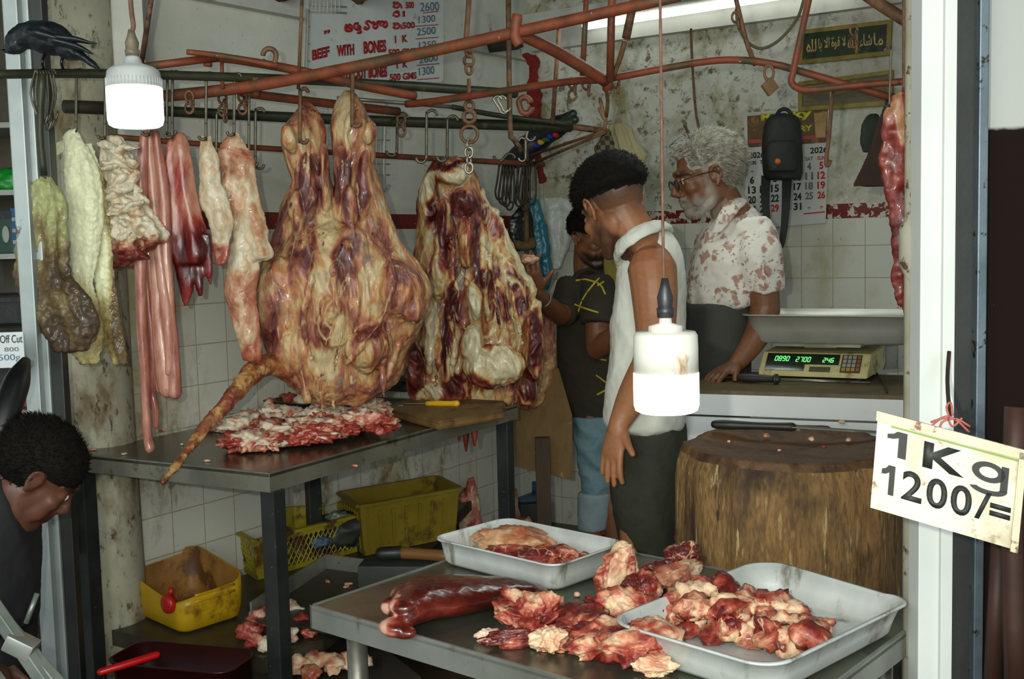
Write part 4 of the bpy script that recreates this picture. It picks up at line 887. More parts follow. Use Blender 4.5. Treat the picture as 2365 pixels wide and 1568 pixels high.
# meat pieces on the foreground table
def fg(px,py,s,rz,lb,seed,mt=rawM,fat=0.,fn_=.7,z=0.,tilt=(0,0),rough=.6,name='beef_piece',fr=1.8,curl=0.):
    c=PZ(px,py,FZ+.001); c.z+=z; return chunk(name,c,s,rz,mt,lb,'meat',None,seed=seed,sub=5,rough=rough,fat=fat,fatn=fn_,tilt=tilt,fr=fr,curl=curl)
fg(1228,1466,(.12,.10,.075),-.5,'folded beef piece with a fatty rim, nearest the liver',201,rough=.75,fat=.05,curl=.3)
fg(1196,1492,(.13,.03,.035),.1,'dark red beef flap folded at the front of the piece nearest the liver',202,fat=-.35,rough=.6)
fg(1128,1478,(.045,.035,.022),.2,'small pale lump of fat at the left end of the beef pieces',203,creamM,.1)
fg(1270,1500,(.06,.07,.05),.4,'cream fatty fold under the piece nearest the liver',214,creamM,-.1,rough=.8)
fg(1350,1470,(.13,.10,.06),.7,'flat dark beef slice in the middle of the foreground pieces',204,fat=-.2,rough=.7)
fg(1395,1505,(.15,.085,.055),.6,'long beef slice with white fat stripes at the front table edge',205,fat=.05,rough=.7)
fg(1478,1530,(.14,.12,.07),.1,'dark beef lump with a white fat edge beside the large pan',206,fat=-.05,rough=.7)
fg(1440,1452,(.13,.09,.075),-.5,'fat-streaked beef piece below the upright pink piece',207,fat=.05,rough=.8)
fg(1512,1560,(.07,.035,.035),-.1,'white fat rim hanging toward the front edge near the pan',208,creamM,.2)
fg(1432,1395,(.085,.07,.12),.3,'upright pink beef piece with a pale cut top',209,fat=.2,fn_=.4,rough=.5)
fg(1482,1420,(.07,.07,.09),.8,'brownish beef piece leaning right of the upright pink piece',210,fat=.0,rough=.6)
fg(1560,1352,(.15,.055,.05),.75,'strip of pale yellow fat behind the large pan',211,creamM,-.15,rough=.6)
fg(1575,1325,(.09,.06,.062),.6,'dark red knob of beef in front of the chopping block',212,fat=-.45,fn_=.25,z=.012)
fg(1525,1345,(.08,.05,.045),.3,'small dark red lump left of the knob of beef',213,fat=-.3,fn_=.3)
for i,(px,py) in enumerate(((1460,1326),(1452,1334),(1182,1408),(1333,1378),(1497,1400))): chunk('fat_crumb',PZ(px,py,FZ+.0005),(.014,.011,.011),i,creamM,'tiny crumb of white fat on the foreground table','meat scrap','fat crumbs on the foreground table',seed=230+i,sub=2,fat=.2)
# chopped beef in large pan
bc_,hx_,hy_,rz_=BP; n=0
pts_=[]
for k in range(900):
    px=random.uniform(1562,1895); py=random.uniform(1385,1530)
    yt=1385+ (px-1600)*.22+abs(px-1620)*.04; yb=1455+(px-1560)*.20
    if px<1620: yt=1400
    if yt<py<yb: pts_.append((px,py))
    if len(pts_)>=112: break
pts_.sort(key=lambda a:a[1])
for i,(px,py) in enumerate(pts_):
    u_=(px-1560)/340; c=PZ(px,py+8,FZ+.012); c.z=FZ+.006+random.random()*.045*(1-.55*u_); s=random.uniform(.034,.056)
    chunk('chopped_beef',c,(s*1.3,s*.9,s*.8),random.uniform(0,6),rawM,'chunk of chopped beef in the large aluminium pan','meat','chopped beef in the large pan',seed=300+i,sub=3,rough=.8,fat=random.choice((-.1,.0,.15,.4)),fatn=.6,fr=1.7,tilt=(random.uniform(-.6,.6),random.uniform(-.6,.6)))
# slab in small pan
def sp_(px,py,s,rz,lb,seed,mt,fat,z=.004,rough=.5,**k):
    c=PZ(px,py,FZ+.02); c.z=FZ+z; return chunk('beef_slab',c,s,rz,mt,lb,'meat',None,seed=seed,sub=5,rough=rough,fat=fat,fatn=.5,**k)
sp_(1185,1270,(.20,.13,.085),-.6,'thick slab of beef with tan fat in the smaller pan',401,meat('tan fat slab',[(130,40,26),(176,88,56),(206,140,96),(222,176,132)],9,(1,1,1),.4,attr=.5,bump=.5,dist=1),.15)
sp_(1210,1300,(.2,.07,.05),-.45,'bright red strip along the front of the slab in the smaller pan',402,rawM,-.3,z=.01)
sp_(1290,1295,(.09,.06,.05),-.3,'red scrap at the right end of the smaller pan',403,rawM,-.05,z=.006)
sp_(1345,1290,(.045,.035,.03),-.3,'small dark scrap in the corner of the smaller pan',404,rawM,-.1,z=.006)
# bits on block
for i,(px,py,s) in enumerate(((1770,1010,.02),(1845,1000,.022),(1873,1018,.022),(1944,978,.02),(1960,1020,.02),(1683,1022,.012),(1903,1035,.014),(1800,1042,.012))):
    chunk('meat_bit',PZ(px,py,.918),(s,s*.7,s*.6),i,creamM if i not in (2,6) else rawM,'tiny scrap on the chopping block','meat scrap','tiny scraps on the chopping block',seed=420+i,sub=2,fat=.1)
# ================================================================ people
def skinmat():
    t=NT('painted skin'); a=t.n('ShaderNodeVertexColor',layer_name='Col'); n=t.noise(t.vec(),90,4,.6)
    col=t.mix(1.,a.outputs[0],t.ramp(n,[(.3,(.86,.86,.86)),(.7,(1.06,1.04,1.02))]),'MULTIPLY'); t.bump(n,.12,.001)
    t.b.inputs['Subsurface Weight'].default_value=0.
    return t.done(col,.5)
SK=skinmat()
def HM(px,py,Y,f,pitch=0,roll=0):
    """head matrix: forward f (horizontal), pitch>0 looks down"""
    f=V(f).normalized(); l=V((0,0,1)).cross(f).normalized(); m=Matrix((f,l,V((0,0,1)))).transposed()
    m=m@Matrix.Rotation(math.radians(pitch),3,'Y')@Matrix.Rotation(math.radians(roll),3,'X')
    m=m.to_4x4(); m.translation=P(px,py,Y); return m
def head(bm,Mh,s=1.,beard=0.,neck=None,nr=.056):
    R=Mh.to_3x3()
    E=lambda c,r,rt=None:ell(bm,Mh@(V(c)*s),[k*s for k in r],R@rt if rt else R,24,16)
    T=lambda pts,rs:tube(bm,[Mh@(V(p)*s) for p in pts],[r*s for r in rs],10,2,dome=True)
    E((-.012,0,.036),(.098,.076,.083)); E((.03,0,-.02),(.062,.062,.082)); E((.052,0,-.052),(.044,.05,.05)); E((.072,0,-.096),(.024,.030,.021))
    for q in (1,-1):
        T([(-.006,q*.046,-.050),(.02,q*.046,-.080),(.066,q*.024,-.104)],[.020,.020,.018]); E((.004,q*.040,-.048),(.05,.026,.042))
        E((.062,q*.040,-.022),(.026,.024,.022)); T([(.085,q*.012,.024),(.079,q*.036,.029),(.060,q*.054,.022)],[.007,.0075,.006])
        E((.074,q*.030,.004),(.016,.019,.012)); E((.104,q*.0125,-.034),(.010,.008,.008)); E((.05,q*.045,-.055),(.03,.016,.03))
        # ear: helix, lobe, concha
        T([(.008,q*.072,-.018),(.012,q*.078,.006),(.004,q*.085,.024),(-.012,q*.090,.026),(-.022,q*.088,.008),(-.014,q*.082,-.016),(-.002,q*.077,-.030)],[.004,.0042,.0045,.0045,.0045,.0045,.006])
        E((-.006,q*.077,-.002),(.013,.006,.022)); T([(.010,q*.074,-.004),(.006,q*.079,-.010)],[.005,.004])
    T([(.088,0,.020),(.101,0,-.004),(.114,0,-.028)],[.008,.010,.0125]); E((.092,0,.030),(.012,.03,.012))
    T([(.084,.022,-.063),(.096,.008,-.060),(.099,0,-.061),(.096,-.008,-.060),(.084,-.022,-.063)],[.004,.0055,.0055,.0055,.004])
    T([(.082,.020,-.068),(.093,.007,-.0715),(.095,0,-.072),(.093,-.007,-.0715),(.082,-.020,-.068)],[.004,.0065,.007,.0065,.004])
    E((.09,0,-.048),(.012,.02,.012))
    if neck is not None:
        tube(bm,[Mh@(V((-.025,0,-.02))*s),(Mh@(V((-.03,0,-.07))*s))*.6+V(neck)*.4,V(neck)],[.05*s,nr,nr*1.15],16,3,dome=True)
def bodymesh(bm,vox,sms,colf,par,name='body'):
    me=fuse(bm,vox,sms,.5); paintcol(me,colf); o=put(name,me,SK,par); return o
def hand(bm,w_,d,th,nrm,s=1.,curl=(.25,.25,.3,.35),spread=.05,thumb=(.75,.62,.15),palm=.088):
    d=V(d).normalized(); nrm=V(nrm); th=(V(th)-d*V(th).dot(d)).normalized(); nrm=d.cross(th) if d.cross(th).dot(nrm)>0 else th.cross(d)
    L=lambda x,y,z:V(w_)+(d*x+th*y+nrm*z)*s
    loft(bm,[(L(0,0,0),th*.026*s,nrm*.02*s),(L(.02,0,0),th*.032*s,nrm*.018*s),(L(.05,0,.0),th*.039*s,nrm*.016*s),(L(palm-.012,-.001,0),th*.04*s,nrm*.0135*s),(L(palm,0,0),th*.037*s,nrm*.009*s)],20)
    for i,(y,ln) in enumerate(((.029,.072),(.0095,.080),(-.0105,.075),(-.029,.058))):
        a=spread*(1.5-i); c=curl[i]; p=L(palm-.012,y,0); r=.0088 if i<3 else .0078; pts=[p]; ang=0
        for sg,k in ((.46,.6),(.30,1.),(.24,.8)):
            ang+=c*k; pts.append(pts[-1]+(d*math.cos(ang)*math.cos(a)+th*math.sin(a)+nrm*math.sin(ang))*ln*sg*s)
        tube(bm,pts,[r*s*1.08,r*s,r*s*.92,r*s*.8],10,3,dome=True)
    t0=L(.022,.026,.004); td=(d*thumb[0]+th*thumb[1]+nrm*thumb[2]).normalized()
    tube(bm,[L(.005,.012,.004),t0,t0+td*.036*s,t0+td*.064*s+nrm*.003*s],[.015*s,.0145*s,.0105*s,.0085*s],10,3,dome=True)
def hairmesh(Mh,s,mask,th,par,mt,strands=0,slen=.02,sdir=None,seed=0,nz=.1,name='hair',sr=.0006,lift=.55):
    bm=nbm(); bmesh.ops.create_icosphere(bm,subdivisions=5,radius=1.)
    rnd=random.Random(seed); loc=[]
    for v in bm.verts:
        n_=v.co.normalized(); b=V((-.012+n_.x*.098,n_.y*.076,.036+n_.z*.083)); m=mask(b)
        t_=th*sm(0,.02,m)*(1+nz*fbm(b*45,3)) if m>0 else 0
        q=b+n_*(t_+.0005); v.co=Mh@(q*s)
        loc.append((b,n_,m,q))
    bm.verts.ensure_lookup_table()
    dead=[f for f in bm.faces if all(loc[v.index][2]<=0 for v in f.verts)]
    bmesh.ops.delete(bm,geom=dead,context='FACES')
    R=Mh.to_3x3(); idx=[i for i,l in enumerate(loc) if l[2]>.004]
    for _ in range(strands):
        b,n_,m,q=loc[rnd.choice(idx)]
        dd=(n_*lift+V(sdir(b) if sdir else (-.5,0,.2))*(1-lift)+V((rnd.uniform(-1,1),rnd.uniform(-1,1),rnd.uniform(-1,1)))*.28).normalized()
        j=V((rnd.uniform(-1,1),rnd.uniform(-1,1),rnd.uniform(-1,1)))*.0035
        L=slen*rnd.uniform(.6,1.2)*sm(0,.03,m); p0=Mh@((q-n_*.002+j)*s); p1=Mh@((q+j+dd*L*.55)*s); p2=Mh@((q+j+(dd+V((0,0,-.35))).normalized()*L)*s)
        side=(R@dd.cross(n_)); side=side.normalized() if side.length>1e-5 else V((1,0,0)); w_=side*sr*s*2
        a=bm.verts.new(p0-w_);c=bm.verts.new(p0+w_);d=bm.verts.new(p1+w_*.8);e=bm.verts.new(p1-w_*.8);f=bm.verts.new(p2)
        bm.faces.new((a,c,d,e)); bm.faces.new((e,d,f))
    return put(name,bm,mt,par,smooth=True)
def eyes(Mh,s,par,lid=True):
    wm=M('eye white',[(200,190,176)],5,.2,bump=0); im=M('dark iris',[(28,16,10)],5,.15,bump=0)
    for q in (1,-1):
        e=nbm(); ell(e,Mh@(V((.0815,q*.030,.004))*s),(.0105*s,)*3,None,16,10); o=put('eye',e,wm,par)
        e=nbm(); ell(e,Mh@(V((.0885,q*.031,.002))*s),(.0045*s,)*3,None,12,8); put('iris',e,im,o)
def cloth(par,name,lobes,Y,mt,vox=.007,sms=5,fold=(.010,9,.004,30),st=.4,extra=None,label=None,fn=None):
    bm=nbm()
    for L in lobes:
        k=dict(L[1]) if len(L)>1 else {}
        lobe(bm,L[0],k.pop('Y',Y),**k)
    if extra: extra(bm)
    me=fuse(bm,vox,sms)
    def f(c,n):
        r=1-abs(noise.noise(V((c.x*fold[1]+c.z*3,c.y*fold[1],c.z*fold[1]*st))))*2
        return fold[0]*(r-.5)+fold[2]*fbm(c*fold[3],3)
    displace(me,f)
    if fn:
        for v in me.vertices: v.co=fn(v.co)
    return put(name,me,mt,par,label=label)
def skincol(Mh,s,base,extra=None):
    inv=Mh.inverted()
    def f(c,n):
        p=(inv@c)/s; col=base
        if p.length<.2:
            if abs(p.y)<.024 and -.079<p.z<-.055 and p.x>.078: col=lerp(col,tuple(x*k for x,k in zip(base,(.72,.5,.48))),.6)
            if .020<p.z<.036 and p.x>.06 and .012<abs(p.y)<.056: col=lerp(col,tuple(x*.12 for x in base),.7)
            if extra: col=extra(p,col)
        return col
    return f
def L3(r,g,b): return srgb(r,g,b)[:3]
# ---------------------------------------------------------------- young man, white sleeveless shirt
YY=3.35
T1=thing('person',P(1500,1290,YY),'person with short dark faded hair in a white sleeveless shirt and dark sarong, turned away','person'); T1.location.z=0
Mh=HM(1418,476,YY,(-.48,.88,0),26,-8); s=1.14
bm=nbm(); head(bm,Mh,s,neck=P(1492,590,YY+.02),nr=.066)
Tb=lambda pts,rs,Y=YY:tube(bm,[P(a,b,Y-d) for a,b,d in pts],[r for r in rs],16,3,dome=True)
Tb([(1500,585,0),(1495,700,0),(1500,860,0),(1500,980,0)],[.07,.085,.085,.085])
Tb([(1476,588,-.06),(1490,592,.0),(1508,612,.07)],[.05,.06,.06])
for q in (-1,1): Tb([(1500+q*20,985,0),(1498+q*24,1180,0),(1500+q*25,1380,0),(1500+q*25,1600,0)],[.07,.06,.05,.04])
Tb([(1506,620,.10),(1512,690,.13),(1512,790,.13),(1492,860,.16)],[.072,.066,.055,.048]); Tb([(1492,855,.16),(1462,915,.2),(1436,966,.24),(1424,992,.25)],[.049,.045,.033,.027])
w_=P(1424,990,YY-.25); d=P(1404,1110,YY-.27)-w_
hand(bm,w_-d.normalized()*.01,d,(.6,-.75,0),(.75,.6,0),1.08,curl=(.22,.14,.12,.1),spread=.03,thumb=(.72,.75,-.1))
bs=L3(160,106,70)
def ex(p,c):
    # stubble beard and faded hair at the sides
    b=sm(-.045,-.075,p.z)*sm(-.03,.02,p.x)+ (sm(.05,.02,abs(p.x-.02)) *sm(0,-.05,p.z) *.6)
    if p.x>.045 and -.056<p.z<-.042 and abs(p.y)<.035: b=max(b,.7)
    fade=sm(-.095 if p.x<-.02 else -.03,.025,p.z)*sm(.08,.05,p.x)*(1 if abs(p.y)<.0815 or p.z>.034 else .05)
    return lerp(c,L3(34,26,20),min(1,max(min(b,.75),fade*.85)))
bodymesh(bm,.0042,5,skincol(Mh,s,bs,ex),T1)
hb=M('black hair',[(12,10,8),(24,20,15)],40,.85,spec=.15,bump=.3,stretch=(1,1,1))
hairmesh(Mh,s,lambda b:min(b.z-(.030+max(0,.0-b.x)*-.2),.088-b.x if b.z<.06 else .1),.018,T1,hb,9000,.013,lambda b:(.8,0,.1),1,lift=.3)
eyes(Mh,s,T1)
wsh=M('white cotton',[(206,206,190),(226,226,212)],6,.85,bump=.25,bscale=120)
sh=cloth(T1,'sleeveless_shirt',[([(520,1492,1532),(545,1462,1556),(580,1438,1572),(640,1424,1580),(740,1412,1584),(850,1404,1584),(930,1396,1584),(975,1396,1580),(992,1420,1572)],dict(dep=1.12,Y=YY+.02))],YY,wsh,fold=(.008,8,.002,40))
# armhole: push the shirt inwards around the arm so the shoulder shows
def arm(c,par=sh):
    pass
bm=nbm(); q=[(1432,618,-.05),(1426,585,.06),(1448,556,.13),(1490,530,.13),(1530,520,.06),(1540,530,-.06),(1500,528,-.12)]
tube(bm,[P(a,b,YY-d) for a,b,d in q],[.007,.012,.013,.013,.012,.011,.008],10,5,flat=2.0); me=fuse(bm,.004,2); displace(me,lambda c,n:.003*fbm(c*30)); put('collar',me,wsh,T1)
srg=M('dark green sarong',[(34,36,26),(54,54,40),(42,42,30)],5,.85,bump=.3,bscale=140)
cloth(T1,'sarong',[([(972,1424,1580),(1000,1422,1582),(1100,1410,1576),(1200,1420,1572),(1300,1440,1566),(1420,1450,1560),(1500,1456,1556)],dict(dep=1.15,Y=YY+.03))],YY,srg,fold=(.014,7,.002,40),st=.2)
# ---------------------------------------------------------------- older man, floral shirt
YO=3.8
T2=thing('person',P(1670,1290,YO),'person with grey hair, grey beard and glasses in a floral shirt behind the counter','person'); T2.location.z=0
Mo=HM(1632,408,YO,(-.97,-.12,0),13,0); so=1.08
bm=nbm(); head(bm,Mo,so,neck=P(1692,500,YO),nr=.06)
Tb2=lambda pts,rs,Y=YO:tube(bm,[P(a,b,Y-d) for a,b,d in pts],[r for r in rs],16,3,dome=True)
Tb2([(1690,520,0),(1685,600,0),(1665,700,0),(1665,860,0)],[.075,.09,.09,.09])
for q in (-1,1): Tb2([(1665,870,q*.06),(1668,1040,q*.06),(1668,1330,q*.06)],[.07,.06,.05])
Tb2([(1740,560,.10),(1758,640,.13),(1768,715,.13)],[.062,.055,.048]); Tb2([(1768,710,.13),(1748,775,.15),(1712,828,.18),(1698,842,.19)],[.05,.043,.031,.027])
Tb2([(1640,560,-.12),(1630,660,-.15),(1640,740,-.1)],[.055,.05,.045])
w_=P(1700,842,YO-.19); tip=PZ(1640,872,1.012); d=tip-w_; hand(bm,w_,d,(-.3,-.9,-.2),(0,0,-1),1.05,curl=(.35,.35,.4,.45),spread=.12,palm=.08)
bo=L3(116,74,46)
def exo(p,c):
    g=0
    if p.z<-.045 and p.x>-.01: g=sm(-.045,-.075,p.z)*sm(-.02,.03,p.x)
    if p.x>.075 and -.058<p.z<-.044 and abs(p.y)<.03: g=max(g,.8)
    if -.02<p.x<.03 and p.z<.03 and abs(p.y)>.045 and abs(p.y)<.074: g=max(g,.55*sm(.03,-.0,abs(p.x-.018)))
    return lerp(c,L3(150,144,130),min(g,.85))
bodymesh(bm,.0042,4,skincol(Mo,so,bo,exo),T2)
gh=M('grey hair',[(104,98,84),(152,146,130),(186,182,168)],60,.6,bump=.5)
hairmesh(Mo,so,lambda b:min(b.z-(.035 if b.x>-.01 else .035-min(.085,(-.01-b.x)*3.0)),(.062 if b.z<.075 else .085)-b.x),.014,T2,gh,16000,.025,lambda b:(.4 if b.x>.03 else -.8,0,.35),2,nz=.3,lift=.42,sr=.0007)
# beard tufts
bm=nbm(); R=Mo.to_3x3(); rnd=random.Random(4)
for _ in range(2600):
    a=rnd.uniform(-1,1); p=V((.072,a*.05,-.098)) ; u_=rnd.random()
    ang=a*1.2; p=V((.02+.06*math.cos(ang)+rnd.uniform(-.012,.004),.055*math.sin(ang),-.078-rnd.random()*.034))
    if u_<.2: p=V((.094+rnd.uniform(-.006,.004),a*.024,-.050+rnd.uniform(-.004,.004)))
    d=(V((math.cos(ang)*.5,math.sin(ang)*.5,-.7))+V((rnd.uniform(-1,1),rnd.uniform(-1,1),rnd.uniform(-1,1)))*.35).normalized()
    L_=.012 if u_>=.2 else .007; p0=Mo@(p*so); p2=Mo@((p+d*L_)*so); w2=(R@d.cross(V((0,0,1)))).normalized()*.0009
    x=bm.verts.new(p0-w2);y=bm.verts.new(p0+w2);z=bm.verts.new(p2); bm.faces.new((x,y,z))
put('beard',bm,gh,T2)
eyes(Mo,so,T2)
gt=thing('glasses',Mo@V((.1,0,0)),'x','x'); 
for k in ('label','category'): del gt[k]
gt.parent=T2; gt.location=gt.location-T2.location; gt.rotation_euler=(0,0,0)
wire=M('dark metal frame',[(30,26,20)],9,.3,metal=.5); gl=NT('lens glass'); gl.b.inputs['Transmission Weight'].default_value=1; gl.b.inputs['IOR'].default_value=1.05; gl=gl.done((.9,.95,.92,1),.03)
G2=lambda pts,nm,r=.0016:put(nm,tube(nbm(),[Mo@(V(p)*so) for p in pts],r,6,3),wire,gt)
for q in (1,-1):
    ring=[(.108-.35*abs(math.sin(a)*.0)-.006*(1-math.cos(a))*.0+.0,q*(.033+.024*math.cos(a)),-.002+.016*math.sin(a)) for a in [2*PI*k/16 for k in range(17)]]
    G2(ring,'rim'); bm=nbm(); vs=[bm.verts.new(Mo@(V(p)*so)) for p in ring[:-1]]; bm.faces.new(vs); e=bmesh.ops.solidify(bm,geom=bm.faces[:],thickness=.0012); put('lens',bm,gl,gt,smooth=False)
    G2([(.106,q*.057,.006),(.06,q*.078,.012),(.0,q*.084,.012),(-.014,q*.086,.0)],'temple')
G2([(.108,.010,.003),(.113,0,.006),(.108,-.010,.003)],'bridge')
# floral shirt material
t=NT('floral cotton'); v=t.vec(); vo=t.n('ShaderNodeTexVoronoi',feature='F1'); vo.inputs['Scale'].default_value=26
nz_=t.n('ShaderNodeTexNoise'); nz_.inputs['Scale'].default_value=26; nz_.inputs['Detail'].default_value=5; t.l(v,nz_.inputs['Vector']); sc_=t.n('ShaderNodeVectorMath',operation='SCALE'); sc_.inputs['Scale'].default_value=.07; t.l(nz_.outputs['Color'],sc_.inputs[0])
ad=t.n('ShaderNodeVectorMath',operation='ADD'); t.l(v,ad.inputs[0]); t.l(sc_.outputs[0],ad.inputs[1]); t.l(ad.outputs[0],vo.inputs['Vector'])
pet=t.math('SUBTRACT',1.,t.mask(vo.outputs['Distance'],.34,.50)); gate=t.mask(t.noise(v,11,3,.5),.40,.50)
col=t.mix(t.math('MULTIPLY',t.math('MULTIPLY',pet,gate),.8),srgb(212,206,194),srgb(150,98,78))
vo2=t.n('ShaderNodeTexVoronoi',feature='F1'); vo2.inputs['Scale'].default_value=60; t.l(ad.outputs[0],vo2.inputs['Vector'])
col=t.mix(t.math('MULTIPLY',t.math('SUBTRACT',1.,t.mask(vo2.outputs['Distance'],.2,.34)),t.math('MULTIPLY',t.mask(t.noise(v,9,2,.5),.42,.48),.8)),col,srgb(128,84,66))
t.bump(t.noise(v,110,4,.6),.2,.002); flo=t.done(col,.85)
cloth(T2,'floral_shirt',[([(462,1688,1722),(490,1652,1745),(530,1622,1768),(580,1598,1782),(640,1590,1788),(690,1586,1784),(706,1592,1770)],dict(dep=1.25,Y=YO+.03))],YO,flo,fold=(.012,10,.003,36),
 extra=lambda bm:(tube(bm,[P(1735,530,YO-.06),P(1752,585,YO-.12),P(1758,640,YO-.14),P(1762,672,YO-.14)],[.07,.075,.072,.066],18,3)))
bm=nbm(); tube(bm,[P(1648,545,YO-.09),P(1668,512,YO-.10),P(1690,480,YO-.09),P(1712,462,YO-.02),P(1716,458,YO+.06)],[.005,.010,.012,.010,.007],10,4,flat=2.2); me=fuse(bm,.004,2); displace(me,lambda c,n:.002*fbm(c*40)); put('collar',me,flo,T2)
cloth(T2,'apron',[([(698,1586,1742),(760,1584,1738),(860,1586,1732),(1000,1588,1730),(1200,1590,1730)],dict(dep=1.2,Y=YO))],YO,M('dark grey apron',[(52,52,46),(66,66,58)],6,.8,bump=.3,bscale=90),fold=(.006,7,.001,40),st=.2)
# ---------------------------------------------------------------- butcher in brown T-shirt
YB=4.95
T3=thing('person',P(1370,1290,YB),'person in a dark brown T-shirt with yellow lines and rolled-up jeans, steadying the forequarter','person'); T3.location.z=0
Mb=HM(1366,545,YB,(.62,-.74,0),14,6); sb=1.08
bm=nbm(); head(bm,Mb,sb,neck=P(1362,635,YB+.06),nr=.062)
Tb3=lambda pts,rs,Y=YB:tube(bm,[P(a,b,Y-d) for a,b,d in pts],[r for r in rs],16,3,dome=True)
Tb3([(1362,655,0),(1355,760,0),(1362,880,0),(1372,985,0)],[.07,.075,.075,.075])
Tb3([(1366,990,.0),(1374,1090,.0),(1372,1200,.0),(1368,1250,.0),(1366,1290,0)],[.06,.048,.045,.045,.04]); Tb3([(1360,1284,0),(1385,1296,.08)],[.04,.03])
Tb3([(1395,990,.0),(1404,1100,.0),(1414,1180,.02),(1420,1250,.02),(1424,1276,.02)],[.06,.06,.05,.042,.035]); Tb3([(1420,1279,.02),(1434,1290,.1)],[.036,.028])
Tb3([(1388,665,.12),(1380,740,.16),(1378,808,.16)],[.058,.055,.048]); Tb3([(1378,805,.16),(1400,790,.22),(1425,765,.28)],[.05,.045,.035])
Tb3([(1322,675,.05),(1306,710,.10),(1296,728,.16)],[.052,.048,.044]); Tb3([(1294,728,.16),(1268,706,.3),(1248,686,.42),(1240,672,.46)],[.044,.038,.030,.027])
w_=P(1240,672,YB-.46); hand(bm,w_,P(1220,612,YB-.52)-w_,(.9,-.3,.1),(-.6,.7,0),1.1,curl=(.5,.55,.6,.6),thumb=(.6,.7,.2))
bb_=L3(122,76,48)
def exb(p,c):
    b=sm(-.04,-.065,p.z)*sm(-.01,.03,p.x)
    if p.x>.08 and -.058<p.z<-.042 and abs(p.y)<.03: b=max(b,.9)
    fade=sm(-.0,.035,p.z)*sm(.06,.02,p.x)
    return lerp(c,L3(20,15,12),min(1,max(b*.85,fade*.9)))
bodymesh(bm,.0048,3,skincol(Mb,sb,bb_,exb),T3)
hairmesh(Mb,sb,lambda b:min(b.z-(.03 if b.x>-.02 else -.01),.08-b.x),.009,T3,hb,3500,.008,lambda b:(.3,0,.2),3,lift=.3)
eyes(Mb,sb,T3)
brn=M('brown cotton jersey',[(44,37,27),(56,48,36)],6,.9,bump=.25,bscale=110)
ts=cloth(T3,'t_shirt',[([(612,1340,1385),(635,1322,1412),(670,1302,1424),(730,1288,1430),(820,1286,1432),(900,1296,1434),(960,1316,1432),(978,1326,1424)],dict(dep=.8,Y=YB+.02))],YB,brn,fold=(.008,7,.002,40),
 extra=lambda bm:(tube(bm,[P(1380,655,YB-.08),P(1382,700,YB-.14),P(1380,748,YB-.17)],[.075,.078,.074],18,3),tube(bm,[P(1326,662,YB-.02),P(1308,705,YB-.08),P(1296,724,YB-.14)],[.08,.076,.062],18,3)))
# yellow printed lines lie on the shirt surface
from mathutils.bvhtree import BVHTree
def drape(ob,lines,w_,mt,par,name):
    mw=ob.matrix_basis if ob.parent is None else Matrix.Translation(ob.parent.location)@ob.matrix_basis
    bv=BVHTree.FromPolygons([mw@v.co for v in ob.data.vertices],[p.vertices[:] for p in ob.data.polygons]); bm=nbm()
    for ln in lines:
        pts=[]
        for (x0,y0),(x1,y1) in zip(ln,ln[1:]):
            n_=max(2,int(math.hypot(x1-x0,y1-y0)/4))
            for k in range(n_+1):
                x=x0+(x1-x0)*k/n_; y=y0+(y1-y0)*k/n_; d=ray(x,y).normalized(); h=bv.ray_cast(CAM,d)
                if h[0] is not None: pts.append(h[0]+h[1]*.0008)
        if len(pts)>2:
            if any((a-b).length>.08 for a,b in zip(pts,pts[1:])): pts=[p for p in pts if (p-pts[0]).length<.4]
            tube(bm,pts,w_,5,0,flat=1.)
    return put(name,bm,mt,par)
yl=M('yellow print',[(176,156,40),(206,186,60)],20,.8)
drape(ts,[[(1330,648),(1352,645),(1378,652)],[(1384,642),(1372,655),(1356,675),(1344,695),(1336,720)],[(1327,703),(1350,712),(1382,722)],[(1378,652),(1390,662),(1398,680)],[(1395,650),(1380,660)]],.0042,yl,T3,'shirt_print')
drape(ts,[[(1376,828),(1400,832)],[(1376,866),(1400,884)],[(1378,912),(1400,900)],[(1376,757),(1396,752)]],.0042,yl,T3,'shirt_print')
jn=M('washed denim',[(70,98,108),(112,140,148),(92,122,130)],9,.85,bump=.4,bscale=150)
cloth(T3,'jeans',[([(962,1324,1424),(1000,1322,1424),(1060,1332,1420),(1130,1344,1414),(1148,1344,1410)],dict(dep=.85,Y=YB-.02)),([(1140,1338,1412),(1180,1334,1410),(1222,1340,1402)],dict(dep=.9,Y=YB-.01))],YB,jn,fold=(.010,12,.002,50),st=1.)
cloth(T3,'jeans_cuff',[([(1136,1334,1414),(1150,1332,1414),(1216,1334,1404),(1224,1338,1400)],dict(dep=.92,Y=YB-.02))],YB,M('pale denim inside',[(122,140,144),(146,162,164)],9,.85,bump=.3,bscale=150),fold=(.004,12,.001,50))
cloth(T3,'dark_shorts',[([(980,1390,1436),(1100,1392,1440),(1160,1398,1438),(1170,1404,1434)],dict(dep=.9,Y=YB+.05))],YB,M('dark shorts',[(20,20,18)],9,.9))
cloth(T3,'shoulder_cloth',[([(580,1396,1424),(610,1392,1436),(680,1400,1440),(740,1410,1440)],dict(dep=.4,Y=YB-.1))],YB,M('olive cloth',[(104,90,30),(130,114,44)],9,.9,bump=.3),fold=(.004,12,.001,50))
bm=nbm(); M3=(P(1262,701,YB-.34)-P(1246,684,YB-.42)).normalized().to_track_quat('Z','Y').to_matrix(); torus(bm,P(1252,690,YB-.39),.037,.003,M3,24,8); put('bangle',bm,silver,T3)
chunk('fat_lump',P(1221,612,YB-.56),(.075,.05,.04),.3,creamM,'cream knob of fat held by the man in the brown T-shirt','meat scrap',seed=500,flat=False)
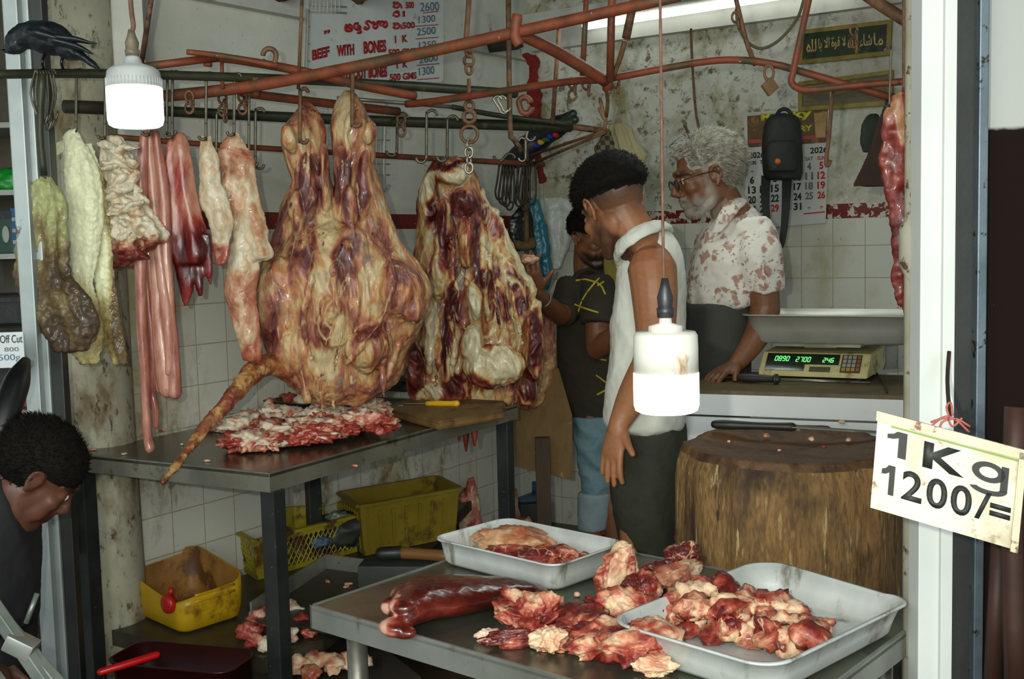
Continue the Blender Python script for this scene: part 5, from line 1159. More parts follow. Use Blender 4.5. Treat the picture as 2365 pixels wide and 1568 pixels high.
# ---------------------------------------------------------------- person bending at the left
YL=2.45
T4=thing('person',P(40,1500,YL),'person in black seen from the side, bending forward at the lower left edge','person'); T4.location.z=0
Ml=HM(80,1092,YL,(.8,.45,0),45,8); sl=.95
bm=nbm(); head(bm,Ml,sl,neck=P(25,1170,YL+.02),nr=.06)
tube(bm,[P(20,1170,YL),P(-40,1280,YL+.02),P(-60,1450,YL+.02),P(-60,1620,YL+.02)],[.07,.09,.09,.08],16,3,dome=True)
tube(bm,[P(-30,1200,YL),P(-30,1330,YL),P(-10,1520,YL-.02)],[.05,.045,.035],12,3,dome=True); w_=P(-10,1520,YL-.02); hand(bm,w_,V((.1,.1,-.9)),(.8,-.3,.2),(-.3,.8,0),1.)
for q in (-1,1): tube(bm,[P(-60,1600,YL+q*.08),V((P(-60,1600,YL).x,YL+q*.1,.45)),V((P(-60,1600,YL).x-.03,YL+q*.1,.03))],[.09,.07,.05],12,2,dome=True)
bodymesh(bm,.006,4,skincol(Ml,sl,L3(92,56,40)),T4)
hairmesh(Ml,sl,lambda b:min(b.z-(.02 if b.x>-.01 else -.05),.085-b.x*.9),.012,T4,hb,5000,.012,lambda b:(-.5,0,.1),5,lift=.3)
eyes(Ml,sl,T4)
cloth(T4,'black_jacket',[([(1062,-40,30),(1090,-80,56),(1150,-120,78),(1300,-170,86),(1400,-170,88),(1440,-160,80)],dict(dep=1.1,Y=YL+.0)),([(1430,-150,80),(1560,-150,66),(1640,-150,50)],dict(dep=1.1,Y=YL+.03))],YL,M('black fabric',[(10,10,10),(20,20,20)],6,.8),fold=(.008,8,.002,40))
# ================================================================ things on the steel table
wood=M('oily cutting board',[(84,62,30),(126,96,52),(100,76,40)],10,.6,stretch=(1,.3,1),spots=[((60,44,22),6,.56,.7,(1,1,1)),((160,140,96),30,.64,.7,(1,1,1))],bump=.3)
q=[(878,942),(1010,974),(1165,950),(1168,925),(1020,917),(935,921)]; bm=nbm(); prism(bm,[PZ(x,y,.88)-V((0,0,.028)) for x,y in q],(0,0,.028),.007)
put('cutting_board',bm,wood,label='thick oily wooden cutting board at the far end of the steel table',cat='cutting board')
a=PZ(925,932,.886);b=PZ(990,932,.886);c=PZ(1055,932,.889)
t=thing('boning_knife',b,'boning knife with bright yellow handle on the cutting board','knife')
d=(b-a).normalized(); n=V((-d.y,d.x,0)); bm=nbm(); prism(bm,[b+n*.010,b-n*.010,a+d*.02-n*.006,a],(0,0,.0018)); put('blade',bm,steeledge,t,smooth=False)
bm=nbm(); tube(bm,[b-d*.005,b+(c-b)*.3,b+(c-b)*.75,c],[.009,.011,.0095,.012],12,3,dome=True); put('handle',bm,M('yellow handle',[(206,160,20),(224,178,30)],9,.4,bump=0),t)
# black tray with red scraps at the back
trayc=PZ(745,940,.853); tray('shallow_tray',trayc,.20,.11,.045,.95,M('dark grey tray',[(62,62,54),(96,94,84)],6,.35,metal=.6,bump=.1),'dark steel tray of red scraps at the back of the steel table','tray',r=.02,flare=.006,lip=.004)
random.seed(21)
for i,(px,py,s,f) in enumerate(((640,920,.07,-.4),(668,925,.07,-.35),(655,905,.06,-.4),(700,930,.06,.3),(725,935,.05,.35),(628,932,.05,-.3),(690,912,.05,.1))):
    c=PZ(px,py+12,.86); chunk('red_scrap',c,(s,s*.8,s*.8),i,trimM,'glossy red scrap of meat in the dark tray','meat scrap','red scraps in the dark steel tray',seed=520+i,sub=3,rough=.8,fat=f,fatn=.5)
for i,(px,py,s) in enumerate(((850,938,.06),(875,934,.06),(895,940,.05))): chunk('fat_lump',PZ(px,py,.853),(s,s*.6,s*.45),i,creamM,'pale greenish lump of fat between the carcass and the cutting board','meat scrap','pale fat lumps left of the cutting board',seed=540+i,sub=3,rough=.8,fat=.2)
bm=nbm(); tube(bm,[PZ(905,972,.853),PZ(912,955,.86),PZ(918,942,.872),PZ(930,938,.878)],[.006,.009,.008,.004],10,3,dome=True); put('fat_strip',bm,creamM,label='thin pale strip of fat leaning on the cutting board edge',cat='meat scrap')
c=PZ(880,905,.853); tray('shallow_tray',c+V((.12,.1,0)),.13,.07,.05,.95,M('dark grey tray',[(62,62,54)],6),'black tray half hidden behind the carcass and the cutting board','tray',r=.015,flare=.005,lip=.004)
# blood drips under table edge
# ================================================================ under the table
PZ_=.273
# jerrycan cut open, lying flat
ylm=M('yellow jerrycan plastic',[(170,132,14),(196,156,22)],5,.4,spots=[((120,78,24),6,.54,.68,(1,1,1)),((90,56,20),24,.64,.7,(1,1,1))],bump=.15)
insm=M('rusty brown stained plastic',[(120,78,26),(160,112,44)],7,.6,spots=[((88,54,20),9,.5,.64,(1,1,1))],bump=.3)
j1=PZ(306,1420,PZ_); j2=PZ(422,1473,PZ_); j3=PZ(574,1424,PZ_); u_=j2-j1; v_=j3-j2
jc=(j1+j3)/2; jc=(j2+ (j1-j2)*.5+(j3-j2)*.5)
ux=(j2-j1).normalized(); vx=(j3-j2).normalized(); Lx=(j2-j1).length; Ly=(j3-j2).length
t=thing('cut_jerrycan',V((jc.x,jc.y,PZ_)),'yellow plastic jerrycan cut open, with a red cap, on the low platform','container')
hgt=.118
def rrp(lx,ly,r,z,n=6,zf=None,sh=0.):
    out=[]
    for x,y in rr(lx/2,ly/2,r,n):
        p=jc+ux*(x+sh)+vx*y; out.append(V((p.x,p.y,PZ_+(zf(x,y) if zf else z))))
    return out
top=lambda x,y: hgt*(1+.55*sm(-.6,1.,(y/Ly-x/Lx)) -.32*sm(.5,0,abs(x/Lx-.12))*sm(-.2,-.5,y/Ly)) - (.018 if x/Lx<-.44 and y/Ly>.15 and y/Ly<.3 else 0)
bm=nbm(); Ls=[rrp(Lx*.86,Ly*.86,.035,0.002),rrp(Lx*.95,Ly*.95,.045,.012),rrp(Lx,Ly,.05,.05),rrp(Lx*1.01,Ly*1.01,.05,.09),rrp(Lx,Ly,.05,0,zf=top)]
Li=[rrp(Lx*.97,Ly*.97,.047,0,zf=top),rrp(Lx*.97,Ly*.97,.045,.05),rrp(Lx*.90,Ly*.90,.04,.016),rrp(Lx*.8,Ly*.8,.03,.010)]
rg=[[bm.verts.new(p) for p in L] for L in Ls+Li]; n=len(rg[0])
for k,(p,q) in enumerate(zip(rg,rg[1:])):
    for i in range(n):
        f=bm.faces.new((p[i],p[(i+1)%n],q[(i+1)%n],q[i])); f.material_index=0 if k<5 else 1
bm.faces.new(rg[0][::-1]); f=bm.faces.new(rg[-1]); f.material_index=1
put('body',bm,[ylm,insm],t)
cp=jc-vx*(Ly*.5)-ux*(-Lx*.30); cp.z=PZ_+.095; Rc=V(-vx).to_track_quat('Z','Y').to_matrix()
bm=nbm(); lathe(bm,cp-V(-vx)*.002,[(.030,0),(.030,.014),(.027,.020),(.018,.022)],24,Rc); put('screw_cap',bm,M('red cap',[(170,22,18),(186,34,26)],9,.35,bump=0),t)
bm=nbm(); tube(bm,[cp+V((0,0,.026)),cp+V((0,0,.048))+vx*.006],.009,8); put('cap_tab',bm,MC['red cap'],t)
for k in range(2):
    bm=nbm(); a=jc-vx*(Ly*.505)+ux*(Lx*(.0-.0)); 
    q=[jc+ux*(Lx*.5+.002)+vx*(Ly*(-.3+.6*s_)) for s_ in (0,.33,.66,1)]; tube(bm,[V((p.x,p.y,PZ_+.10+.02*k)) for p in q],.004,6,2); put('moulded_rib',bm,ylm,t)
# yellow lattice crate
def crate(name,lbl,a,b,c3,h,mt,lattice,zb=PZ_,flare=.02):
    """a=left-front, b=right-front(bottom), c3 = back-left; panels with a diamond lattice"""
    u=(b-a); v=(c3-a); T_=thing(name,V(((a+u*.5+v*.5).x,(a+u*.5+v*.5).y,zb)),lbl,'crate'); cen=a+u*.5+v*.5
    cs=[a,a+u,a+u+v,a+v]; 
    def pt(i,s,z):
        p=cs[i]+(cs[(i+1)%4]-cs[i])*s; o=(p-cen); o.z=0; q=p+o.normalized()*flare*(z/h); return V((q.x,q.y,zb+z))
    bm=nbm(); prism(bm,[V((p.x,p.y,zb)) for p in cs],(0,0,.006)); put('base',bm,mt,T_,smooth=False)
    for i in range(4):
        L_=(cs[(i+1)%4]-cs[i]).length; out=(pt(i,.5,0)-cen); out.z=0; out.normalize(); bm=nbm()
        def slab(s0,s1,z0,z1,th=.005,o=0.):
            p=[pt(i,s0,z0),pt(i,s1,z0),pt(i,s1,z1),pt(i,s0,z1)]; prism(bm,[x+out*o for x in p],-out*th)
        slab(0,1,0,h*.12); slab(0,1,h*.8,h); slab(0,.07,h*.1,h*.82); slab(.93,1,h*.1,h*.82)
        if lattice:
            n_=max(4,int(L_/.024))
            for k in range(-2,n_+1):
                for sg in (1,-1):
                    s0=.05+.9*(k/n_); s1=s0+sg*(h*.7/L_)*.55+ (0 if sg>0 else 0)
                    z0=h*.11;z1=h*.81
                    if s0<.04 or s0>.96: continue
                    if s1<.05: z1=z0+(z1-z0)*(s0-.05)/max(s0-s1,1e-6); s1=.05
                    if s1>.95: z1=z0+(z1-z0)*(.95-s0)/max(s1-s0,1e-6); s1=.95
                    if z1-z0>.004: tube(bm,[pt(i,s0,z0)-out*.0025,pt(i,s1,z1)-out*.0025],.0026,4)
        else:
            slab(.06,.94,h*.1,h*.82,.003)
            for k in range(7): slab(.05+.13*k,.05+.13*k+.02,h*.1,h*.82,.008,.004)
        put('side_panel',bm,mt,T_,smooth=False)
        bm=nbm(); p=[pt(i,-.01,h),pt(i,1.01,h),pt(i,1.01,h-.012),pt(i,-.01,h-.012)]; prism(bm,[x+out*.018 for x in p],-out*.02,.002); put('rim',bm,mt,T_,smooth=False)
    return T_
cym=M('dirty yellow crate plastic',[(136,124,26),(170,154,40)],6,.5,spots=[((90,60,22),7,.50,.62,(1,1,1)),((70,44,18),26,.6,.68,(1,1,1))],bump=.2)
a=PZ(594,1340,PZ_); b=PZ(832,1272,PZ_); c3=PZ(474,1262,PZ_)
Tc=crate('plastic_crate','yellow lattice-sided plastic crate of rags behind the table leg',a,b,c3,.155,cym,True)
c=a+(b-a)*.62+(c3-a)*.5
random.seed(8)
dk=M('dark wet cloth',[(34,38,34),(52,58,50)],8,.6,bump=.4); tn=M('tan cardboard',[(118,92,48),(140,112,62)],6,.8,bump=.2); gp=M('pale green plastic bag',[(86,104,82),(124,140,116)],14,.35,bump=.6); bl=M('blue scrap',[(54,84,104),(80,110,130)],12,.6,bump=.5)
def cc(px,py,z): return PZ(px,py,z)
chunk('cloth_bundle',V((*PZ(790,1200,.40).xy,.30)),(.26,.18,.15),.4,dk,'dark wet cloth heaped in the lattice crate','cloth',seed=560,rough=.5)
chunk('plastic_bag',V((*PZ(778,1205,.40).xy,.36)),(.10,.09,.09),.4,gp,'crumpled pale green plastic bag in the lattice crate','plastic bag',seed=561,rough=.7)
chunk('blue_rag',V((*PZ(738,1240,.37).xy,.335)),(.08,.05,.04),.4,bl,'small blue rag at the front of the lattice crate','cloth',seed=562,rough=.7)
bm=nbm(); p0=V((*PZ(672,1240,.37).xy,.36)); box(bm,p0,(.20,.14,.01),rot=Matrix.Rotation(.5,3,'Z')@Matrix.Rotation(.7,3,'Y')@Matrix.Rotation(.4,3,'X'),bev=.002); put('cardboard_piece',bm,tn,label='folded tan cardboard leaning in the lattice crate',cat='cardboard')
bm=nbm(); p0=V((*PZ(690,1195,.42).xy,.40)); box(bm,p0,(.19,.010,.14),rot=Matrix.Rotation(.3,3,'Z')@Matrix.Rotation(.25,3,'X'),bev=.003); box(bm,p0+V((-.085,-.03,0)),(.008,.07,.13),rot=Matrix.Rotation(.3,3,'Z'),bev=.002); put('plastic_container',bm,cym,label='broken yellow plastic panel standing in the lattice crate',cat='container')
# big yellow crate behind
mus=M('mustard crate plastic',[(112,94,16),(140,120,28)],5,.5,spots=[((76,54,20),6,.54,.68,(1,1,1))],bump=.2)
a=PZ(842,1284,.275); b=PZ(1052,1240,.275)
c3=a+V((-.10,.22,0))
crate('storage_crate','large mustard yellow storage crate with ribbed sides under the far end of the table',a,b,c3,.205,mus,False,zb=.275)
# black bin liner behind crate
chunk('bin_bag',V((*PZ(855,1196,.40).xy,.275)),(.14,.12,.10),.4,dk,'black plastic bundle between the two yellow crates','plastic bag',seed=563,rough=.5)
# aluminium shelf frame with dark top (sheet tray) under the table right
fm=M('dull sheet edge',[(128,130,120),(164,166,156)],6,.4,metal=.6,spots=[((90,80,60),12,.6,.74,(1,1,1))])
z=.36; k1=PZ(750,1280,z); k2=PZ(640,1350,z); k3=PZ(975,1308,z)
u=(k3-k1); v=(k2-k1)*1.5
t=thing('sheet_tray',V(((k1+u*.5+v*.5).x,(k1+u*.5+v*.5).y,.275)),'large dark sheet-metal tray with raised silver edges beneath the table','tray')
bm=nbm(); prism(bm,[V((p.x,p.y,z-.062)) for p in (k1,k1+u,k1+u+v,k1+v)],(0,0,.01)); put('tray_bottom',bm,mw,t,smooth=False)
for p,q in ((k1,k1+u),(k1,k1+v)):
    d=(q-p).normalized(); n=V((-d.y,d.x,0)); bm=nbm(); prism(bm,[p-V((0,0,.062)),q-V((0,0,.062)),q,p],n*.006); put('raised_edge',bm,fm,t,smooth=False)
bm=nbm(); cxy=k1+u*.5+v*.5; box(bm,(cxy.x,cxy.y,.285),(.3,.2,.025),rz=.3); put('tray_foot',bm,dark,t,smooth=False)
for i,(px,py) in enumerate(((805,1350),(800,1357),(757,1345))): chunk('meat_bit',PZ(px,py,z-.05),(.03,.015,.01),i,trimM,'tiny scrap of meat in the dark sheet-metal tray','meat scrap','tiny scraps in the sheet-metal tray',seed=570+i,sub=2,fat=.1)
# tool with wooden handle
z=.42; a=PZ(880,1278,z); b=PZ(925,1276,z); c=PZ(1030,1284,z)
t=thing('wooden_handled_tool',b,'tool with dark metal head and brown wooden handle behind the smaller pan','tool')
bm=nbm(); tube(bm,[a,b],[.022,.024],12,dome=True); put('metal_head',bm,aludark,t)
bm=nbm(); tube(bm,[b,b+(c-b)*.5,c],[.022,.019,.021],12,3,dome=True); put('handle',bm,M('brown handle',[(92,60,26),(128,88,44)],9,.5,stretch=(.3,1,1)),t)
bm=nbm(); box(bm,V(((a.x+c.x)/2,(a.y+c.y)/2+.02,.335)),(.36,.14,.12),rz=-.1,bev=.01); put('storage_box',bm,dk,label='low dark box under the wooden-handled tool',cat='box')
# scraps on platform behind the table leg
for i,(px,py,s,f) in enumerate(((575,1470,.075,-.3),(600,1440,.08,-.1),(635,1430,.08,.2),(668,1420,.085,.3),(700,1445,.07,-.4),(640,1470,.08,-.35),(665,1478,.07,.3),(590,1488,.06,-.2),(615,1495,.06,.35),(690,1425,.06,.35),(715,1465,.05,-.3))):
    chunk('fat_trimming',V((*PZ(px,py+6,PZ_).xy,PZ_)),(s,s*.8,s*.7),i,trimM,'red and white trimming piled by the foot of the table leg','meat scrap','trimmings on the low platform',seed=600+i,sub=3,rough=.9,fat=f,fatn=.5,fr=2.)
for i,(px,py,s,f) in enumerate(((690,1545,.09,.3),(730,1535,.09,.2),(770,1540,.09,.35),(810,1535,.08,.25),(840,1530,.06,.3),(720,1560,.07,-.1))):
    chunk('fat_trimming',V((*PZ(px,py+8,.2).xy,.20)),(s,s*.8,s*.6),i,creamM,'pale trimming below the rim of the foreground table','meat scrap','pale trimmings under the foreground table',seed=620+i,sub=3,rough=.9,fat=f-.2,fatn=.6,fr=2.)
c=PZ(775,1560,.17); bm=nbm(); box(bm,(c.x,c.y,.09),(.42,.34,.18),rz=.5,bev=.01); put('lower_step',bm,dark,label='dark low step under the foreground table holding pale trimmings',cat='step')
# red rod and red liquid tub bottom left
bm=nbm(); tube(bm,[P(232,1552,2.90),P(362,1512,2.98)],.010,10,dome=True); put('red_rod',bm,M('red plastic rod',[(190,10,14),(206,20,22)],9,.35,bump=0),label='bright red plastic handle at the lower left',cat='handle')
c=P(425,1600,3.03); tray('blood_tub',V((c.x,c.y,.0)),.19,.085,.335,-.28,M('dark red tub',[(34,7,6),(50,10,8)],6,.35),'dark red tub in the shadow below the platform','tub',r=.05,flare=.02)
bm=nbm(); tube(bm,[PZ(424,1474,.268),PZ(425,1490,.262)+V((0,-.02,-.01)),PZ(428,1560,.13)],[.004,.005,.003],8,2); put('blood_drip',bm,M('blood',[(120,10,8)],9,.2,bump=0),label='thin run of blood dripping from the cut jerrycan over the platform edge',cat='blood')
# ================================================================ back corner: board, post, dustpan, bones
bdm=M('grimy plywood',[(76,58,30),(120,92,50),(92,70,36)],7,.8,stretch=(1,1,.35),spots=[((50,38,22),5,.54,.7,(1,1,.5)),((150,124,80),22,.62,.7,(1,1,.5))],bump=.4)
Yp=4.75; bm=nbm(); q=[(1176,850),(1290,850),(1322,960),(1322,1108),(1180,1075)]; prism(bm,[P(x,y,Yp) for x,y in q],(0,.025,0),.003); put('wooden_board',bm,bdm,label='tall stained plywood board standing behind the man in the brown T-shirt',cat='board')
bm=nbm(); a=P(1252,1010,4.6); b=PZ(1248,1215,.08); box(bm,((a.x+b.x)/2,4.6,a.z/2),(.06,.05,a.z),bev=.004); put('wooden_post',bm,M('dark post wood',[(50,36,22),(84,60,36)],10,.75,stretch=(1,1,.2),bump=.4),label='dark wooden post leaning at the end of the steel table',cat='post')
c=PZ(1190,1150,.16); bm=nbm(); box(bm,(c.x,c.y,.16),(.24,.18,.012),rz=.2); box(bm,(c.x,c.y+.09,.19),(.24,.012,.06),rz=.2); box(bm,(c.x-.115,c.y,.185),(.012,.18,.05),rz=.2); tube(bm,[(c.x+.06,c.y+.1,.2),(c.x+.08,c.y+.14,.45)],.012,8)
put('dustpan',bm,M('blue plastic',[(58,78,110),(84,104,134)],8,.5),label='blue plastic dustpan under the far end of the steel table',cat='dustpan')
bm=nbm(); box(bm,(c.x,c.y,.077),(.3,.24,.152),rz=.2,bev=.01); put('floor_block',bm,dk,label='dark block on the floor under the blue dustpan',cat='block')
for i,(px,py,s,lb) in enumerate(((1085,1170,.12,'red bone scrap left of the far table leg'),(1180,1165,.10,'knobbly bone standing by the dustpan'),(1165,1190,.12,'bloody bone scrap lying below the dustpan'),(1210,1185,.10,'dark bone scrap by the wooden post'))):
    p=PZ(px,py,.2); chunk('bone_scrap',V((p.x,p.y-.1,.0)),(s,s*.7,.36 if i<2 else .24),i,trimM,lb,'bone',seed=640+i,sub=4,rough=.6,fat=-.1,fatn=.5)
for i,(px,py) in enumerate(((1060,1018),(1095,1012),(1075,1020))): 
    bm=nbm(); p=P(px,985,4.05); tube(bm,[p,p-V((0,0,.05+.02*i))],[.018,.004],8,dome=True); put('meat_drip',bm,rdM,label='red shred of meat hanging below the edge of the steel table',cat='meat scrap',group='red shreds under the table edge')
# ================================================================ hanging on the walls
blk=M('black plastic bag',[(18,18,16),(34,34,32)],8,.3,bump=.5)
hang('plastic_bag',[([(465,1205,1218),(490,1188,1224),(510,1175,1230),(550,1176,1234),(578,1190,1236)],dict(dep=.5,folds=4,amp=.2))],5.1,blk,'black plastic bag hanging by a rope left of the blue bag','bag',nz=(.008,12))
hang('plastic_bag',[([(460,1222,1242),(480,1218,1252),(530,1222,1264),(590,1232,1272),(640,1240,1275),(674,1258,1266)],dict(dep=.5,folds=5,amp=.2))],5.2,M('blue plastic bag',[(20,86,106),(40,124,142)],9,.35,bump=.5),'long blue plastic bag hanging in the corner','bag',nz=(.008,14),seed=12)
hang('plastic_bag',[([(455,1250,1290),(475,1248,1330),(520,1258,1326),(570,1270,1312),(610,1272,1298),(622,1276,1290)],dict(dep=.5,folds=5,amp=.2))],5.4,M('white plastic bag',[(176,182,172),(206,210,200)],5,.4,bump=.5),'white plastic bag hanging behind the blue bag','bag',nz=(.010,10),seed=13)
ropem=M('brown rope',[(82,62,38),(112,88,56)],40,.9,bump=.7)
t=thing('rope',P(1214,430,5.0),'knotted brown rope hanging in front of the black bag','rope')
bm=nbm(); tube(bm,[P(1217,320,4.95),P(1214,450,5.0),P(1217,560,5.0),P(1214,605,5.0)],.011,8,4); put('strand',bm,ropem,t)
bm=nbm(); ell(bm,P(1212,568,4.97),(.045,.03,.022)); ell(bm,P(1228,562,4.96),(.02,.02,.025)); ell(bm,P(1196,566,4.96),(.02,.02,.022)); put('knot',bm,ropem,t)
# bunch of black hooks on the low rail
for i,(px,yb) in enumerate(((1152,455),(1160,465),(1168,470),(1176,478),(1184,462),(1198,470),(1206,465),(1212,480),(1226,465))):
    Yk=4.75+.01*i; bm=nbm(); k=Yk/F
    tube(bm,[P(px+10,372,Yk),P(px+12,440,Yk),P(px+8,yb,Yk),P(px-2,yb+6,Yk),P(px-8,yb-10,Yk),P(px-4,420,Yk),P(px+2,376,Yk)],.0042,6,4)
    put('meat_hook',bm,M('black iron',[(28,24,18),(52,44,32)],20,.4,metal=.5),label='black iron hook in the bunch at the far end of the low rail',cat='hook',group='bunch of black hooks at the rail end')
shook(1222,283,325,4.7,3,10,1,-1,'bright S-hook below the end of the dark pipe',None,mt=silver,dx=-6); shook(1214,318,372,4.72,3,8,-1,1,'second bright S-hook, linked under the first',None,mt=silver)
# folded umbrella
t=thing('umbrella',P(1180,380,4.95),'folded black umbrella with a colourful edge resting across the rail ends','umbrella')
bm=nbm(); tube(bm,[P(1165,388,5.05),P(1200,360,5.02),P(1250,315,4.98),P(1310,280,4.9),P(1318,276,4.9)],[.012,.05,.055,.04,.03],14,4); me=fuse(bm,.006,2); displace(me,lambda c,n:.008*fbm(c*16)); put('canopy',me,M('black nylon',[(18,20,26),(34,36,40)],8,.5,bump=.4),t)
for a_ in ((1320,262),(1325,276)): bm=nbm(); tube(bm,[P(1300,285,4.86),P(a_[0]+4,a_[1],4.83)],.018,12,dome=True); put('grip',bm,M('dark green grip',[(26,34,24),(48,60,44)],12,.4),t)
for i,(c_,q) in enumerate((((190,150,20),(1250,335)),((16,40,140),(1272,322)),((170,16,14),(1284,318)),((10,90,40),(1262,328)),((16,40,140),(1240,342)))):
    chunk('coloured_edge',P(q[0],q[1],4.9)-t.location,(.035,.012,.022),.5,M('umbrella colour %d'%i,[c_],9,.6),parent=t,seed=660+i,sub=3,cat=None,flat=False)
# torn red strip in the corner
redc=M('dark red cloth',[(96,14,12),(132,26,20)],9,.85,bump=.5)
hang('red_strip',[([(125,1205,1234),(145,1218,1246),(175,1220,1240),(215,1222,1250),(260,1222,1252),(300,1224,1254),(330,1228,1248),(365,1236,1254),(400,1240,1258),(422,1246,1262)],dict(dep=.3,folds=3,amp=.4))],5.45,redc,'torn dark red strip of cloth hanging in the wall corner','cloth',vox=.005,nz=(.016,20),seed=14)
# towels
t=NT('beige towel'); v=t.vec(); t.bump(t.noise(v,60,5,.7),.5,.004); beige=t.done(t.ramp(t.noise(v,5,5,.6),[(.3,srgb(128,118,82)),(.7,srgb(166,156,118))]),.95)
hang('towel',[([(284,1412,1440),(298,1406,1456),(330,1410,1472),(360,1412,1490),(375,1414,1484),(470,1424,1486),(560,1430,1488),(600,1440,1484)],dict(dep=.3,folds=9,amp=.5))],4.6,beige,'beige towel hanging on the back wall above the young man','towel',nz=(.012,9),sq=.4,seed=15)
t=NT('checked cloth'); o_=t.tc.outputs['Object']; wv=t.n('ShaderNodeTexChecker'); t.l(o_,wv.inputs[0]); wv.inputs['Scale'].default_value=55; wv.inputs['Color1'].default_value=srgb(26,40,54); wv.inputs['Color2'].default_value=srgb(104,84,36); chk=t.done(wv.outputs[0],.9)
hang('towel',[([(296,1395,1412),(320,1386,1416),(340,1372,1418),(380,1376,1420),(430,1376,1420)],dict(dep=.3,folds=5,amp=.3))],4.5,chk,'dark blue and yellow checked cloth hanging left of the beige towel','towel',nz=(.008,12),seed=16)
# brown apron and dark bag on the right
hang('hanging_coat',[([(214,2050,2070),(260,2036,2096),(320,2016,2100),(380,1992,2104),(425,1974,2104),(430,1978,2040)],dict(dep=.18,folds=4,amp=.3))],2.96,M('brown apron cloth',[(46,30,22),(66,44,34)],6,.9,bump=.3),'brown apron hanging behind the strip of beef','apron',nz=(.006,10),seed=17)
hang('hanging_bag',[([(262,2006,2030),(290,1992,2040),(330,1990,2040),(352,1994,2030)],dict(dep=.3))],2.99,M('dark green bag',[(22,30,22),(36,46,34)],8,.8),'dark green bag behind the brown apron','bag',seed=18)
bm=nbm(); tube(bm,[P(1922,210,3.2),P(1916,300,3.2),P(1908,372,3.2),P(1912,382,3.2),P(1918,370,3.2)],.006,8,3); put('wall_hook',bm,rust,label='long rusty hook in front of the right edge of the calendar',cat='hook')
# backpack in front of calendar
Yk=4.55; t=thing('backpack',P(1805,420,Yk),'black backpack with an orange badge hanging in front of the calendar','backpack')
bpm=M('black nylon bag',[(16,18,14),(30,32,26)],8,.7,bump=.4,bscale=120)
bm=nbm(); lobe(bm,[(262,1790,1828),(275,1770,1846),(310,1762,1852),(360,1760,1854),(400,1762,1854),(416,1772,1848)],Yk,dep=.55); me=fuse(bm,.006,4); displace(me,lambda c,n:.004*fbm(c*14)); put('main_compartment',me,bpm,t)
bm=nbm(); lobe(bm,[(325,1776,1834),(335,1768,1842),(370,1768,1842),(396,1774,1838)],Yk-.07,dep=.4); me=fuse(bm,.005,3); put('front_pocket',me,bpm,t)
bm=nbm(); lathe(bm,P(1796,373,Yk-.125),[(.012,0),(.012,.004)],20,Matrix.Rotation(PI/2,3,'X')); put('badge',bm,M('orange badge',[(176,92,30)],9,.5,bump=0),t)
bm=nbm(); tube(bm,[P(1792,272,Yk-.02),P(1800,256,Yk),P(1815,252,Yk),P(1826,262,Yk),P(1838,290,Yk-.02)],.008,8,3); put('carry_loop',bm,bpm,t)
for pts in ([(1770,405,Yk),(1768,460,Yk+.03),(1774,520,Yk+.03),(1786,585,Yk+.03)],[(1818,410,Yk),(1816,460,Yk+.03),(1812,520,Yk+.03),(1804,568,Yk+.03),(1788,586,Yk+.03)]):
    bm=nbm(); q=[P(*a) for a in pts]; L_=cr([tuple(a) for a in q],5); w0=.020
    for i in range(len(L_)-1):
        pass
    vs=[]
    for i,p in enumerate(L_):
        wd=w0*(1-.55*i/len(L_)); vs.append((bm.verts.new(p-V((wd,0,0))),bm.verts.new(p+V((wd,0,0))),bm.verts.new(p+V((wd,.004,0))),bm.verts.new(p+V((-wd,.004,0)))))
    for a_,b_ in zip(vs,vs[1:]):
        for k in range(4): bm.faces.new((a_[k],a_[(k+1)%4],b_[(k+1)%4],b_[k]))
    bm.faces.new(vs[0][::-1]); bm.faces.new(vs[-1]); fix(bm); put('strap',bm,bpm,t)
# wire rack behind the carcasses on the left wall
t=thing('wire_rack',PW(800,400,'L',.06),'white wire rack hanging on the tiled wall behind the hind legs','wire rack')
wm_=M('white coated wire',[(170,170,156),(196,196,184)],30,.5,bump=.1)
def wl_(pts,r=.0035,par=t,nm='wire'):
    bm=nbm(); tube(bm,[PW(a,b,'L',.06) for a,b in pts],r,6,2 if len(pts)>2 else 0); put(nm,bm,wm_,par)
for x in (745,756,870,880,890): wl_([(x,250),(x-2,440 if x>860 else 400)])
for y in (255,285,320,350,375,400): wl_([(740,y),(900,y+4)],.0028)
wl_([(893,240),(888,300),(886,430),(894,436),(900,428)],.006)
for x in (706,712): wl_([(x,20),(x-6,200)],.003)
for y in (60,100,140,180): wl_([(702,y),(716,y+1)],.002)
# wires and dark junk under the ceiling above the price board
t=thing('wire_basket',PW(760,10,'L',.3),'wire basket and dark junk on the ledge above the price board','basket')
for i in range(8): wl_([(722+i*9,-15),(720+i*9,30)],.003,t)
wl_([(715,10),(800,16)],.003,t); wl_([(715,24),(800,30)],.003,t)
chunk('cloth_bundle',PW(835,8,'L',.09),(.34,.1,.16),-.9,M('brown sackcloth',[(74,58,30),(100,80,46)],8,.9,bump=.5),'brown sackcloth flap drooping over the top of the price board','cloth',seed=700,flat=False)
chunk('cloth_bundle',PW(650,2,'L',.07),(.2,.08,.05),-.9,M('dark red rag',[(74,24,16),(96,36,22)],8,.9,bump=.5),'dark red rag on the ledge left of the price board','cloth',seed=701,flat=False)
# dark window / opening strip under the beam near the corner
bm=nbm(); a=PW(1150,112,'L',.03); box(bm,P(1165,98,5.3),(.22,.04,.07),rot=Matrix.Rotation(-.3,3,'Y')@Matrix.Rotation(.9,3,'Z')); put('dark_bracket',bm,dark,label='dark wooden bracket in the corner under the beam',cat='bracket')
